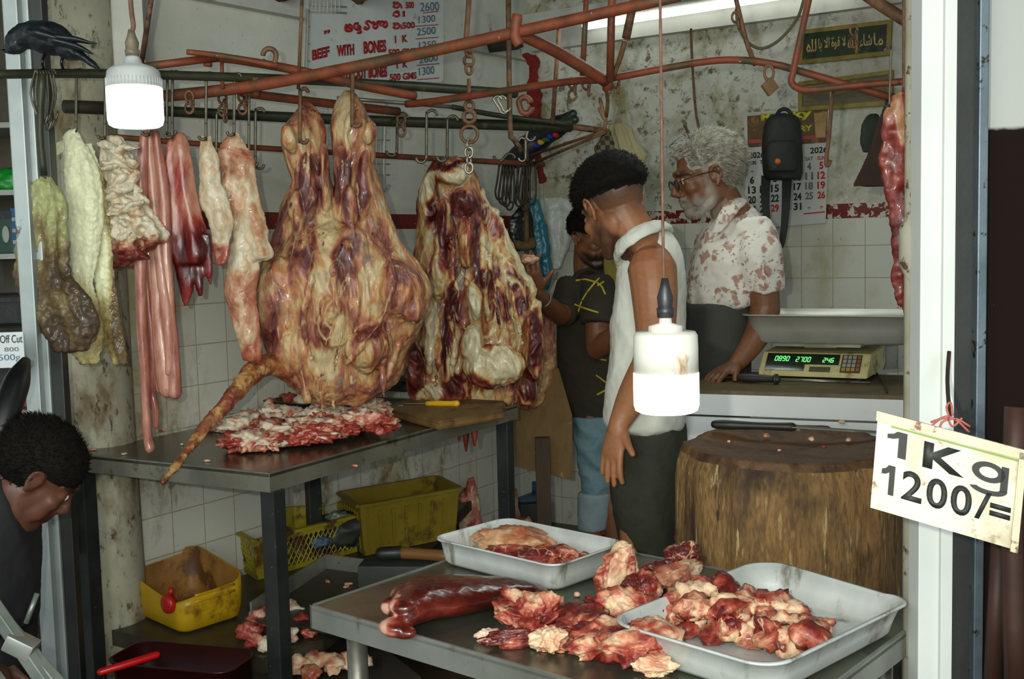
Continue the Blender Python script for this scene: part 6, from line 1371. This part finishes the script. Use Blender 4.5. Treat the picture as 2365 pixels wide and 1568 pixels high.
# ================================================================ crow
YC=2.72
t=thing('crow',P(130,168,YC),'black crow bending down on the dark pipe at the upper left','crow')
cm=M('crow feathers',[(14,18,22),(30,38,42)],24,.45,stretch=(1,1,1),bump=.5,spots=[((40,52,58),30,.6,.7,(1,1,1))])
bm=nbm(); k=YC/F
def ce(px,py,dy,rx,ry,rz,rot): ell(bm,P(px,py,YC+dy),(rx*k,ry*k,rz*k),Matrix.Rotation(math.radians(rot),3,'Y'),24,16)
ce(112,88,0,58,38,38,14); ce(75,80,0,40,32,30,-20); ce(38,100,0,26,22,24,-30); ce(150,110,0,45,28,24,28)
tube(bm,[P(60,80,YC),P(38,92,YC),P(28,112,YC)],[28*k,24*k,16*k],16,4,dome=True)
tube(bm,[P(170,115,YC),P(210,145,YC),P(226,158,YC)],[20*k,16*k,9*k],14,3,flat=.5,dome=True)
me=fuse(bm,.0035,4); displace(me,lambda c,n:.002*fbm(c*60)); put('body',me,cm,t)
for pts,r in (([(140,88),(180,92),(205,98),(222,100)],(22,14,8,3)),([(130,95),(180,108),(205,120),(214,124)],(22,14,8,3)),([(90,78),(140,92),(185,112)],(26,18,6))):
    bm=nbm(); tube(bm,[P(a,b,YC-.05) for a,b in pts],[q*k for q in r],12,4,flat=.45,dome=True); put('wing',bm,cm,t)
bm=nbm(); tube(bm,[P(34,112,YC),P(22,118,YC),P(4,116,YC)],[9*k,7*k,2*k],10,3,dome=True); put('beak',bm,M('black beak',[(14,14,14)],9,.3,bump=0),t)
for x0 in (105,150):
    bm=nbm(); tube(bm,[P(x0,120,YC),P(x0-8,142,YC+.01),P(x0-4,160,YC)],[6*k,3.5*k,3*k],8,3,dome=True)
    for dx in (-14,0,12): tube(bm,[P(x0-4,160,YC),P(x0-4+dx,163,YC-.012)],[2.6*k,1.8*k],6,dome=True)
    put('leg',bm,MC['black beak'],t)
bm=nbm(); ell(bm,P(36,97,YC-.058),(2.4*k,)*3); put('eye',bm,M('crow eye',[(120,110,90)],9,.2,bump=0),t)
# ================================================================ far left: neighbour's stall
Ys=3.9; t=thing('shelf_unit',P(20,900,Ys),'shelf unit of the neighbouring stall beyond the aluminium frame','shelf'); t.location.z=0
gw=M('grey white shelf',[(140,142,136),(170,172,166)],6,.6)
a=P(-120,300,Ys).x; b=P(64,300,Ys).x
for y in (290,445,592): 
    bm=nbm(); z=P(20,y,Ys).z; box(bm,((a+b)/2,Ys+.16,z),(b-a,.36,.018)); put('shelf',bm,gw,t,smooth=False)
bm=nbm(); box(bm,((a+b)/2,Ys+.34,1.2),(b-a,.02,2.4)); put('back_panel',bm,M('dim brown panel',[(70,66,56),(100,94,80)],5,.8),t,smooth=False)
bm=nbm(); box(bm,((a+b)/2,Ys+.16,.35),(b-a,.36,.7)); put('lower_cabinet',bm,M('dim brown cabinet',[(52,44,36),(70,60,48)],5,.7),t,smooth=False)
for x in (a,b): bm=nbm(); box(bm,(x,Ys+.16,1.2),(.02,.36,2.4)); put('side_panel',bm,gw,t,smooth=False)
z=P(20,445,Ys).z+.01; chunk('green_bag',V((P(14,440,Ys).x,Ys+.08,z)),(.17,.12,.085),.3,M('green plastic',[(10,120,30),(30,150,50)],8,.4,bump=.5),'bright green plastic bag on the middle shelf at the far left','bag',seed=710,rough=.35)
z=P(20,592,Ys).z+.01
for i,(px,w_,h_,c_,lb) in enumerate(((12,30,98,(16,60,36),'dark green product box with a white bulb picture on the lower shelf'),(36,18,104,(20,80,120),'narrow blue product box on the lower shelf'))):
    hh=h_*Ys/F; bm=nbm(); box(bm,(P(px,600,Ys).x,Ys+.05,z+hh/2),(w_*Ys/F,.08,hh),bev=.002); o=put('product_box',bm,M('box colour %d'%i,[c_],9,.5,bump=0),label=lb,cat='box',smooth=False)
    if i==0:
        bm=nbm(); ell(bm,V((P(12,560,Ys).x,Ys+.008,z+hh*.45)),(.013,.004,.03)); put('printed_picture',bm,gw,o)
        bm=nbm(); box(bm,V((P(12,560,Ys).x,Ys+.0085,z+hh*.9)),(w_*Ys/F*.98,.002,hh*.18)); put('top_band',bm,blk,o,smooth=False)
    else:
        for f_ in (.25,.5,.75): bm=nbm(); box(bm,V((P(px,560,Ys).x,Ys+.0085,z+hh*f_)),(w_*Ys/F*.9,.002,hh*.08)); put('printed_band',bm,gw,o,smooth=False)
bm=nbm(); box(bm,V((P(15,700,3.7).x,3.75,P(15,715,3.7).z)),(.2,.25,.10),bev=.01); box(bm,V((P(10,690,3.7).x,3.75,P(15,690,3.7).z)),(.24,.28,.015)); put('dark_crate',bm,blk,label='dark stacked boxes on the neighbouring counter at far left',cat='box',smooth=False)
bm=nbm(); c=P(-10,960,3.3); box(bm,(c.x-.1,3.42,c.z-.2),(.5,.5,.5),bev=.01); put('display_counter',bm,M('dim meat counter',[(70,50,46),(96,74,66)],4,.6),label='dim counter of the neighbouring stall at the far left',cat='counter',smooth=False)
bm=nbm(); c=P(30,925,3.1); box(bm,(c.x-.1,3.12,c.z),(.32,.03,.035)); put('red_edge_strip',bm,M('red strip',[(150,16,20)],9,.5,bump=0),label='red edging strip on the neighbouring counter',cat='strip',smooth=False)
chunk('meat_piece',V((P(30,985,3.1).x,3.14,P(30,1000,3.1).z)),(.12,.08,.06),.3,trimM,'pinkish meat on the neighbouring counter behind the bending person','meat',seed=712,fat=.1)
bm=nbm(); tube(bm,[P(58,835,2.55),P(40,880,2.5),P(15,950,2.45),P(-10,1030,2.42)],[.012,.028,.03,.03],12,4,dome=True); put('black_hose',bm,M('black rubber hose',[(10,10,11)],9,.45,bump=0),label='thick black curved pipe behind the bending person at the left edge',cat='pipe')
# steel rail thing bottom-left corner
sr=M('weathered steel bar',[(112,120,112),(160,166,156)],8,.4,metal=.6,spots=[((80,50,40),20,.64,.72,(1,1,1))])
t=thing('folding_stand',P(60,1520,1.9),'slanted steel bars of a folding stand in the lower left corner','stand')
for x0,y0,x1,y1,w_ in ((-30,1380,150,1640,34),(20,1440,190,1640,16),(-60,1500,60,1660,24)):
    bm=nbm(); a=P(x0,y0,1.9); b=P(x1,y1,1.85); d=(b-a); R=d.to_track_quat('X','Z').to_matrix(); box(bm,(a+b)/2,(d.length,.02,w_*1.9/F),rot=R,bev=.003); put('bar',bm,sr,t,smooth=False)
bm=nbm(); a=P(50,1490,1.88); box(bm,a,(.05,.04,.03),rot=Matrix.Rotation(.5,3,'Y'),bev=.004); put('joint_block',bm,steeledge,t)
bm=nbm(); tube(bm,[P(60,1440,2.3),P(86,1370,2.32)],.006,8); put('thin_rod',bm,sr,t)
# brown poles at the lower right
pm=M('brown painted pole',[(48,27,19),(72,42,30)],7,.6,spots=[((40,24,18),12,.6,.7,(1,1,.4))])
for pts,lb,Yv in (([(2310,1230),(2290,1600)],'brown pole behind the lower part of the price sign',1.85),([(2345,940),(2338,1250),(2345,1600)],'dark brown pole at the right edge of the picture',1.8)):
    bm=nbm(); tube(bm,[P(a,b,Yv) for a,b in pts],.014 if Yv>1.8 else .017,12,2); put('metal_pole',bm,pm,label=lb,cat='pole')
# spot of blue at the table front
bm=nbm(); c=P(1135,1575,2.2); box(bm,c,(.035,.03,.06),bev=.004); put('blue_container',bm,M('blue lid',[(20,90,170)],9,.4,bump=0),label='blue object just visible under the foreground table edge',cat='container')
# small jug behind the scale
c=PZ(2075,862,1.0)+V((0,.16,0)); bm=nbm(); lathe(bm,c,[(.05,0),(.052,.07),(.056,.1),(.05,.102)],20); put('small_bucket',bm,M('pale grey plastic',[(130,134,126),(160,162,154)],9,.5,spots=[((130,40,30),20,.6,.66,(1,1,1))]),label='small grey plastic tub behind the price scale',cat='tub')
# knot of pale things by the mustard cloth
# ================================================================ writing
def text(s,size,mt,par,name,Mx,ext=.0006,off=0.,align='LEFT',sx=1.,sy=1.,shear=0.,space=1.):
    c=bpy.data.curves.new('t','FONT'); c.body=s; c.size=size; c.extrude=ext; c.offset=off; c.align_x=align; c.shear=shear; c.space_character=space; c.resolution_u=4
    o=bpy.data.objects.new('t',c); COL.objects.link(o); dg=bpy.context.evaluated_depsgraph_get(); dg.update()
    me=bpy.data.meshes.new_from_object(o.evaluated_get(dg)); bpy.data.objects.remove(o)
    me.transform(Mx@Matrix.Diagonal((sx,sy,1,1)))
    return me
def joinmesh(ms,name,mt,par,world=True):
    bm=nbm()
    for m_ in ms: bm.from_mesh(m_)
    return put(name,bm,mt,par,world=world,smooth=False)
def frame(origin,xv,yv):
    x=V(xv).normalized(); z=x.cross(V(yv)).normalized(); y=z.cross(x); m=Matrix((x,y,z)).transposed().to_4x4(); m.translation=origin; return m
class Sheet:
    """flat sheet given by its picture corners on a wall: local coordinates u,v in 0..1"""
    def __init__(s,o,x,y): s.o,s.x,s.y=V(o),V(x),V(y); s.W=s.x.length; s.Hh=s.y.length; s.n=s.x.cross(s.y).normalized()
    def p(s,u,v,o=0.): return s.o+s.x*u+s.y*v+s.n*o
    def T(s,txt,u,v,h,o=.002,off=0.,sx=1.,align='LEFT',space=1.,ext=.0004,shear=0.):
        M_=frame(s.p(u,v,o),s.x,s.y); return text(txt,h*s.Hh/.70,None,None,'',M_,ext,off,align,sx,1.,shear,space)
    def plate(s,name,mt,th,par=None,u0=0,u1=1,v0=0,v1=1,o=0.,**k):
        bm=nbm(); prism(bm,[s.p(u0,v0,o),s.p(u1,v0,o),s.p(u1,v1,o),s.p(u0,v1,o)],s.n*th,0); return put(name,bm,mt,par,smooth=False,**k)
    def lines(s,L,r,o=.002):
        bm=nbm()
        for l in L: tube(bm,[s.p(u,v,o) for u,v in l],r,5,3 if len(l)>2 else 0,flat=1.)
        return bm
blackp=M('black paint letters',[(30,32,30),(40,42,38)],9,.6,bump=0); redl=M('red paint letters',[(150,22,26),(172,34,34)],9,.6,bump=0); bluel=M('blue marker',[(70,96,120),(90,116,140)],9,.6,bump=0)
# ---- hanging price sign 1Kg 1200/=
Y0=1.5; A_=P(2010,1172,Y0); B_=P(2338,1268,Y0-.06); D_=P(2028,955,Y0)
x=B_-A_; y=D_-A_; y=y-x*(y.dot(x)/x.dot(x))*.0
sg=Sheet(A_,x,y)
sw=M('grimy white board',[(206,202,180),(222,218,200)],5,.6,spots=[((176,148,92),9,.50,.68,(1,1,1)),((130,96,50),26,.58,.68,(1,1,1)),((190,180,150),4,.45,.6,(1,1,1))],bump=.15)
s_=sg.plate('price_sign',sw,-.004,label='white hanging sign reading 1Kg 1200/= by the door post',cat='sign')
def edge(nm,mt,u0,u1,v0,v1,o=.001,th=.003): sg.plate(nm,mt,th,s_,u0,u1,v0,v1,o)
edge('top_rail',M('stained rail',[(188,178,150),(206,198,170)],20,.6,spots=[((120,80,50),30,.56,.64,(1,1,1))]),-.01,1.04,.93,1.03,0,.006)
edge('green_line',M('green line',[(120,150,60)],9,.6,bump=0),.10,.98,.895,.912,.0005,.0012)
edge('side_rail',MC['stained rail'],.985,1.035,-.02,1.0,0,.006)
def fitT(txt,u0,u1,v0,v1,off=.0,shear=0.):
    """text fitted into a box of the sheet; x,y follow the (slightly skewed) sheet"""
    c=bpy.data.curves.new('t','FONT'); c.body=txt; c.size=1; c.extrude=.0; c.offset=off; c.resolution_u=5
    o=bpy.data.objects.new('t',c); COL.objects.link(o); dg=bpy.context.evaluated_depsgraph_get(); dg.update(); me=bpy.data.meshes.new_from_object(o.evaluated_get(dg)); bpy.data.objects.remove(o)
    xs=[v.co.x for v in me.vertices]; ys=[v.co.y for v in me.vertices]; return me,min(xs),max(xs),min(ys),max(ys)
def fit(sh,txt,u0,u1,v0,v1,off=.02,o=.0012,solid=.0008):
    me,xa,xb,ya,yb=fitT(txt,u0,u1,v0,v1,off)
    for v in me.vertices:
        uu=u0+(v.co.x-xa)/(xb-xa)*(u1-u0); vv=v0+(v.co.y-ya)/(yb-ya)*(v1-v0); v.co=sh.p(uu,vv,o)
    bm=nbm(); bm.from_mesh(me); g=bmesh.ops.extrude_face_region(bm,geom=bm.faces[:]); 
    for q in g['geom']:
        if isinstance(q,bmesh.types.BMVert): q.co+=sh.n*solid
    me2=bpy.data.meshes.new('m'); bm.to_mesh(me2); bm.free(); return me2
for nm,tx,u0,u1,v0,v1,of in (('lettering','K',.34,.63,.58,.85,.035),('lettering','2',.21,.355,.19,.50,.02),('lettering','0',.385,.53,.19,.50,.02),('lettering','0',.555,.70,.19,.50,.02),('lettering','/',.725,.83,.21,.50,.01),('lettering','=',.825,.965,.28,.41,.03)):
    put(nm,fit(sg,tx,u0,u1,v0,v1,of),blackp,s_,smooth=False)
def one(u0,u1,v0,v1):
    q=[(0,.82),(.3,.88),(.5,1),(1,1),(1,0),(.58,0),(.58,.76),(.3,.68),(0,.66)]; bm=nbm()
    prism(bm,[sg.p(u0+(u1-u0)*a,v0+(v1-v0)*b,.0012) for a,b in q],sg.n*.0008); put('lettering',bm,blackp,s_,smooth=False)
one(.08,.22,.60,.87); one(.06,.155,.19,.50)
def gee(u0,u1,v0,v1):
    bm=nbm(); q=lambda a,b:sg.p(u0+(u1-u0)*a,v0+(v1-v0)*b,.0012); n=26
    def band(f,w,m):
        L=[[f(k/m,-w),f(k/m,w)] for k in range(m+1)]
        for a,b in zip(L,L[1:]): prism(bm,[q(*a[0]),q(*b[0]),q(*b[1]),q(*a[1])],sg.n*.0008)
    band(lambda t,w:(.46+(.36+w)*math.cos(2*PI*t),.68+(.225+w*.7)*math.sin(2*PI*t)),.10,n)
    prism(bm,[q(.80,.95),q(1,.95),q(1,.22),q(.80,.22)],sg.n*.0008)
    band(lambda t,w:(.48+(.42+w)*math.cos(-PI*t*.92),.24+(.15+w*.7)*math.sin(-PI*t*.92)),.10,16)
    put('lettering',bm,blackp,s_,smooth=False)
gee(.68,.93,.47,.82)
# strings
t=thing('hanging_string',P(2190,960,1.5),'dark cord and red string tying the price sign to the post','string')
bm=nbm(); tube(bm,[P(2192,812,1.86),P(2188,880,1.8),P(2194,965,1.5)],.0035,6,3); put('cord',bm,M('dark cord',[(48,26,20)],30,.9),t)
rs=M('red string',[(150,70,60),(180,110,100)],40,.9)
for q in ([(2145,990),(2170,968),(2192,962),(2215,975),(2238,998)],[(2150,975),(2185,965),(2200,985),(2222,965)],[(2192,962),(2186,940),(2196,930),(2200,960)],[(2168,990),(2180,972),(2210,968),(2240,985)]):
    bm=nbm(); tube(bm,[P(a,b,1.485) for a,b in q],.0016,6,3); put('red_string',bm,rs,t)
# ---- beef price board on the left wall
o_=PW(712,168,'L',.05); b_=PW(1022,187,'L',.05); t_=PW(712,36,'L',.05)
x=b_-o_; y=V((0,0,(PW(1022,0,'L',.05)-b_).length)); 
# rows measured in the photo: keep corners in picture space
def up(px,py): return PW(px,py,'L',.05)
O=up(712,175); X=up(1024,190)-O; Yv=V((0,0,up(712,-40).z-O.z)); O2=O
pb=Sheet(O,X,Yv)
def uv(px,py):
    p=up(px,py)-O; n_=pb.x.cross(pb.y); u=p.dot(Vx)/1; return None
xh=X.normalized()
def UV(px,py):
    p=up(px,py)-O; u=(p.x*X.x+p.y*X.y)/(X.x**2+X.y**2); z=p.z-X.z*u; return u,z/Yv.z
pbm=M('white enamel board',[(186,192,190),(206,210,206)],4,.4,spots=[((130,110,80),9,.64,.76,(1,1,1))],bump=.05)
t=thing('price_board',O,'white beef price board with red lettering and blue handwritten prices','sign')
q=[(722,176),(1018,191),(1024,184),(1026,-60),(712,-60),(712,168)]; bm=nbm(); prism(bm,[up(a,b) for a,b in q],-NL*.008); put('board',bm,pbm,t,smooth=False)
def btxt(tx,x0,y0,x1,y1,h,mt,nm='lettering',off=.03):
    """text whose base line runs from (x0,y0) to (x1,y1) in the photograph, h px tall"""
    me,xa,xb,ya,yb=fitT(tx,0,1,0,1,off); a=up(x0,y0);b=up(x1,y1); c=up(x0,y0-h); d=b-a; hh=c.z-a.z
    for v in me.vertices: v.co=a+d*((v.co.x-xa)/(xb-xa))+V((0,0,hh*(v.co.y-ya)/(yb-ya)))+NL*.0022
    bm=nbm(); bm.from_mesh(me); g=bmesh.ops.extrude_face_region(bm,geom=bm.faces[:])
    for q_ in g['geom']:
        if isinstance(q_,bmesh.types.BMVert): q_.co+=NL*.0015
    m2=bpy.data.meshes.new('m'); bm.to_mesh(m2); bm.free(); put(nm,m2,mt,t,smooth=False)
for a in (('BEEF',720,140,760,130,-0,24),('WITH',777,131,817,127,0,26),('BONES',839,125,891,120,0,29),('BEEF',712,200-14,764,190-10,0,0)):
    if a[6]: btxt(a[0],a[1],a[2],a[3],a[4],a[6],redl,off=.045)
btxt('WITHOUT BONES',775,186,893,178,28,redl,off=.045)
for tx,x0,y0,x1,y1,h,mt in (('500',936,20,955,19,15,redl),('1',929,39,934,38.5,13,redl),('500',928,67,957,65,15,redl),('1  K',911,100,940,97,17,redl),('500 GMS',896,130,960,126,16,redl),('1  K',915,158,940,155,14,redl),('500 GMS',899,187,961,182,16,redl),
   ('2600',970,27,1013,24,20,bluel),('1300',966,54,1004,50,16,bluel),('2500',962,83,1005,78,17,bluel),('1250',967,113,1006,108,15,bluel),('2600',967,147,1010,140,16,bluel),('1300',967,175,1002,170,18,bluel),(',,',747,80,761,77,9,redl)):
    btxt(tx,x0,y0,x1,y1,h,mt,off=.03 if mt is redl else -.005)
ms=[]
for y_,x0,x1 in ((29,977,1012),(60,957,1012),(89,960,1012),(150,963,1014),(183,963,1014)):
    bm=nbm(); prism(bm,[up(x0,y_),up(x1,y_-4),up(x1,y_-2),up(x0,y_+2)],NL*.002); put('price_line',bm,redl,t,smooth=False)
# curly local-script lettering, stroke by stroke
def glyph(strokes,x0,y0,w_,h_,rpx=2.6):
    bm=nbm()
    for st in strokes: tube(bm,[up(x0+a*w_,y0-b*h_)+NL*.0025 for a,b in st],rpx*5/F,6,4)
    put('lettering',bm,redl,t)
ka=[[(.05,.5),(.2,.85),(.4,.6),(.25,.3),(.05,.35),(.1,.1),(.4,.0),(.8,.05),(.95,.4),(.8,.8),(.55,.85),(.5,.5),(.7,.4)]]
tta=[[(.6,.95),(.2,.85),(.1,.5),(.3,.15),(.7,.1),(.9,.4),(.7,.6),(.5,.4)],[(.85,.1),(.95,-.3),(.5,-.35)]]
ra=[[(.3,.3),(.1,.1),(.4,-.0),(.7,.2),(.6,.6),(.3,.9),(.7,1.1),(1.,.9)]]
ha=[[(.05,.6),(.25,.85),(.4,.55),(.2,.2),(.5,.0),(.75,.25),(.7,.7),(.5,.6)],[(.7,.8),(.95,.95),(1.05,.6)]]
ta=[[(.1,.2),(.05,.6),(.3,.85),(.55,.6),(.4,.3),(.7,.05),(.95,.4),(.8,.8),(.6,.7)]]
for g,x0 in ((ka,795),(tta,815),(ra,838),(ha,857),(ta,876)): glyph(g,x0,72-(x0-795)*.10,18,17)
mi=[[(.1,.7),(.3,.9),(.3,.4),(.1,.2),(.4,0),(.8,.1),(.9,.6),(.6,.9),(.6,.4)]]
for y_ in (18,66): glyph(mi,905,y_,18,14,2.); glyph([[(.2,.6),(.5,.2),(.5,-.1)]],922,y_,8,14,2.)
glyph([[(.1,.2),(.2,.8),(.6,.9),(.9,.5),(.6,.1),(.3,.3)],[(.3,.9),(.6,1.2),(.9,1.)]],905,40,18,12,2.)
# ---- calendar on the back wall
def ur(px,py,o=.02): return PW(px,py,'R',o)
cx0=ur(1718,262); t=thing('calendar',ur(1820,520),'wall calendar with a brown and yellow header behind the black backpack','calendar')
cp=M('calendar paper',[(186,188,182),(204,206,198)],4,.7,bump=.05)
def poly(nm,q,mt,o=.02,th=.002): bm=nbm(); prism(bm,[ur(a,b,o) for a,b in q],NR*th); put(nm,bm,mt,t,smooth=False)
poly('sheet',[(1722,530),(1907,515),(1917,246),(1719,264)],cp)
poly('header',[(1727,341),(1910,329),(1912,252),(1726,268)],M('calendar header print',[(66,48,26),(110,82,44)],14,.6,spots=[((150,104,60),18,.55,.64,(1,1,1))],bump=0),.0225,.001)
poly('header_band',[(1727,332),(1910,318),(1910,310),(1727,323)],M('pink band',[(170,70,64)],9,.6,bump=0),.0235,.0005)
poly('trophy_print',[(1884,318),(1906,316),(1910,258),(1880,262)],M('trophy print',[(150,112,60),(186,150,96)],16,.6,bump=0),.0237,.0006)
poly('top_bar',[(1719,266),(1918,248),(1918,244),(1719,261)],whitep,.022,.004)
def rtxt(tx,x0,y0,x1,y1,h,mt,off=.02,nm='lettering',o=.0245):
    me,xa,xb,ya,yb=fitT(tx,0,1,0,1,off); a=ur(x0,y0,o);b=ur(x1,y1,o); d=b-a; hh=ur(x0,y0-h,o).z-a.z
    for v in me.vertices: v.co=a+d*((v.co.x-xa)/max(xb-xa,1e-5))+V((0,0,hh*(v.co.y-ya)/(yb-ya)))
    bm=nbm(); bm.from_mesh(me); g=bmesh.ops.extrude_face_region(bm,geom=bm.faces[:])
    for q_ in g['geom']:
        if isinstance(q_,bmesh.types.BMVert): q_.co+=NR*.001
    m2=bpy.data.meshes.new('m'); bm.to_mesh(m2); bm.free(); return put(nm,m2,mt,t,smooth=False)
yel=M('yellow header letters',[(200,190,50)],9,.6,bump=0)
rtxt('Rocky',1757,286,1876,276,26,yel,.04); rtxt('GROCERY',1762,312,1877,302,14,yel,.03)
bm=nbm(); torus(bm,ur(1740,281,.0245),.021,.0022,NR.to_track_quat('Z','Y').to_matrix(),24,6); put('round_logo',bm,M('tan print',[(150,110,70)],9,.6,bump=0),t); rtxt('R',1734,287,1746,286,12,MC['tan print'],.03)
ck=M('calendar black',[(34,36,36)],9,.7,bump=0); cr_=M('calendar red',[(190,40,34)],9,.7,bump=0); cg=M('calendar grey',[(110,114,110)],9,.7,bump=0)
rtxt('2026',1730,366,1765,364,14,ck,.02); rtxt('2026',1871,355,1911,352,14,ck,.02)
cols=[1737,1764,1790,1816,1842,1869,1897]; base0=430
hd=['MON','TUE','WED','THU','FRI','SAT','SUN']
for i,h_ in enumerate(hd): rtxt(h_,cols[i]-9,381-i*1.9,cols[i]+9,380-i*1.9,9,cr_ if i==6 else ck if i<5 else cg,.02)
day=1
for r_ in range(5):
    for i in range(7):
        if r_==0 and i<2: continue
        if day>31: continue
        yb_=402+ r_*22.8 -i*1.9; w_=9 if day>9 else 4.5
        rtxt(str(day),cols[i]-w_,yb_,cols[i]+w_,yb_-.8,17,cr_ if (i==6 or day==29) else cg if i==5 else ck,.03); day+=1
rtxt('*',1733,402,1741,402,9,cg,.03); rtxt('*',1865,486,1873,486,9,cg,.03); rtxt('*',1893,484,1901,484,9,cr_,.03)
for q in ((1856,494,1905,489),): poly('red_rule',[(q[0],q[1]+1.5),(q[2],q[3]+1.5),(q[2],q[3]-1.5),(q[0],q[1]-1.5)],cr_,.0245,.0005)
# ---- framed calligraphy
def pframe(lbl,q,inner,fillm,w_=6,nm='picture_frame'):
    T_=thing(nm,ur((q[0][0]+q[1][0])/2,(q[0][1]+q[1][1])/2),lbl,'picture frame'); P4=[ur(a,b,.02) for a,b in q]; c=sum(P4,V((0,0,0)))/4
    gm=M('old gold frame',[(108,92,34),(150,132,60)],16,.45,metal=.3)
    for i in range(4):
        a,b=P4[i],P4[(i+1)%4]; k=.93
        ai=c+(a-c)*(1-.055) ; bi=c+(b-c)*(1-.055); 
        dz=V((0,0,.018)); 
        bm=nbm()
        d=(b-a).normalized(); ins=(c-(a+b)/2); ins=ins-d*ins.dot(d); ins=ins.normalized()*.018
        prism(bm,[a,b,b+ins-d*.018,a+ins+d*.018],NR*.018); put('frame_bar',bm,gm,T_,smooth=False)
    bm=nbm(); prism(bm,P4,NR*.006); put('picture',bm,fillm,T_,smooth=False); return T_,P4
cg2=M('dark green print',[(18,34,18),(40,58,30),(24,30,14)],14,.35,spots=[((96,90,40),18,.60,.68,(1,1,1))],bump=0)
T_,P4=pframe('upper framed calligraphy with gold letters on dark green','x' and [(1846,150),(2058,128),(2062,46),(1850,71)],None,cg2)
t=T_; gold=M('gold letters',[(176,146,84),(206,178,116)],9,.4,metal=.3,bump=0)
txt='\ufe8e\ufee3'  # dummy
words='\ufe8f\ufe8e'
arab=['\ufe8e\ufee3','\u0621\ufe8e\ufeb7','\u0647\ufee0\ufedf\u0627','\u0629\ufeee\ufed7 \ufefb','\ufe8e\ufe91 \ufefb\u0627','\u0647\ufee0\ufedf']
xr=2040; xs_=[(2018,2040),(1985,2014),(1958,1982),(1920,1953),(1890,1916),(1862,1886)]
for wd,(x0,x1) in zip(arab,xs_): rtxt(wd,x0,122-(x0-1862)*.10,x1,122-(x1-1862)*.10,30,gold,.02,o=.0275)
gr=M('green print letters',[(70,104,52)],9,.5,bump=0)
for k in range(3): rtxt(arab[k],1910+k*24,93-k*2.4,1928+k*24,91-k*2.4,12,gr,.01,o=.0275)
cb=M('brown print',[(84,74,44),(110,98,62)],30,.4,stretch=(1,1,5),bump=0)
pframe('lower framed picture, dull brown, half hidden by the red pipe',[(1846,258),(2062,243),(2064,162),(1846,190)],None,cb)
# ---- small sign at far left "Off Cut"
Yo=2.75; a=P(-60,852,Yo); x=P(58,848,Yo)-a; y=V((0,0,P(0,768,Yo).z-P(0,850,Yo).z)); oc=Sheet(a,x,y)
s_=oc.plate('paper_sign',M('paper sign',[(196,204,206),(212,218,218)],6,.7,bump=0),-.003,label='small white sign reading Off Cut at the left edge',cat='sign')
put('lettering',fit(oc,'Off Cut',.55,.985,.70,.92,.0),blackp,s_,smooth=False)
put('lettering',fit(oc,'800',.62,.90,.46,.58,.0),M('grey print',[(110,110,112)],9,.7,bump=0),s_,smooth=False)
put('lettering',fit(oc,'500g',.5,.92,.16,.38,-.01),bluel,s_,smooth=False)
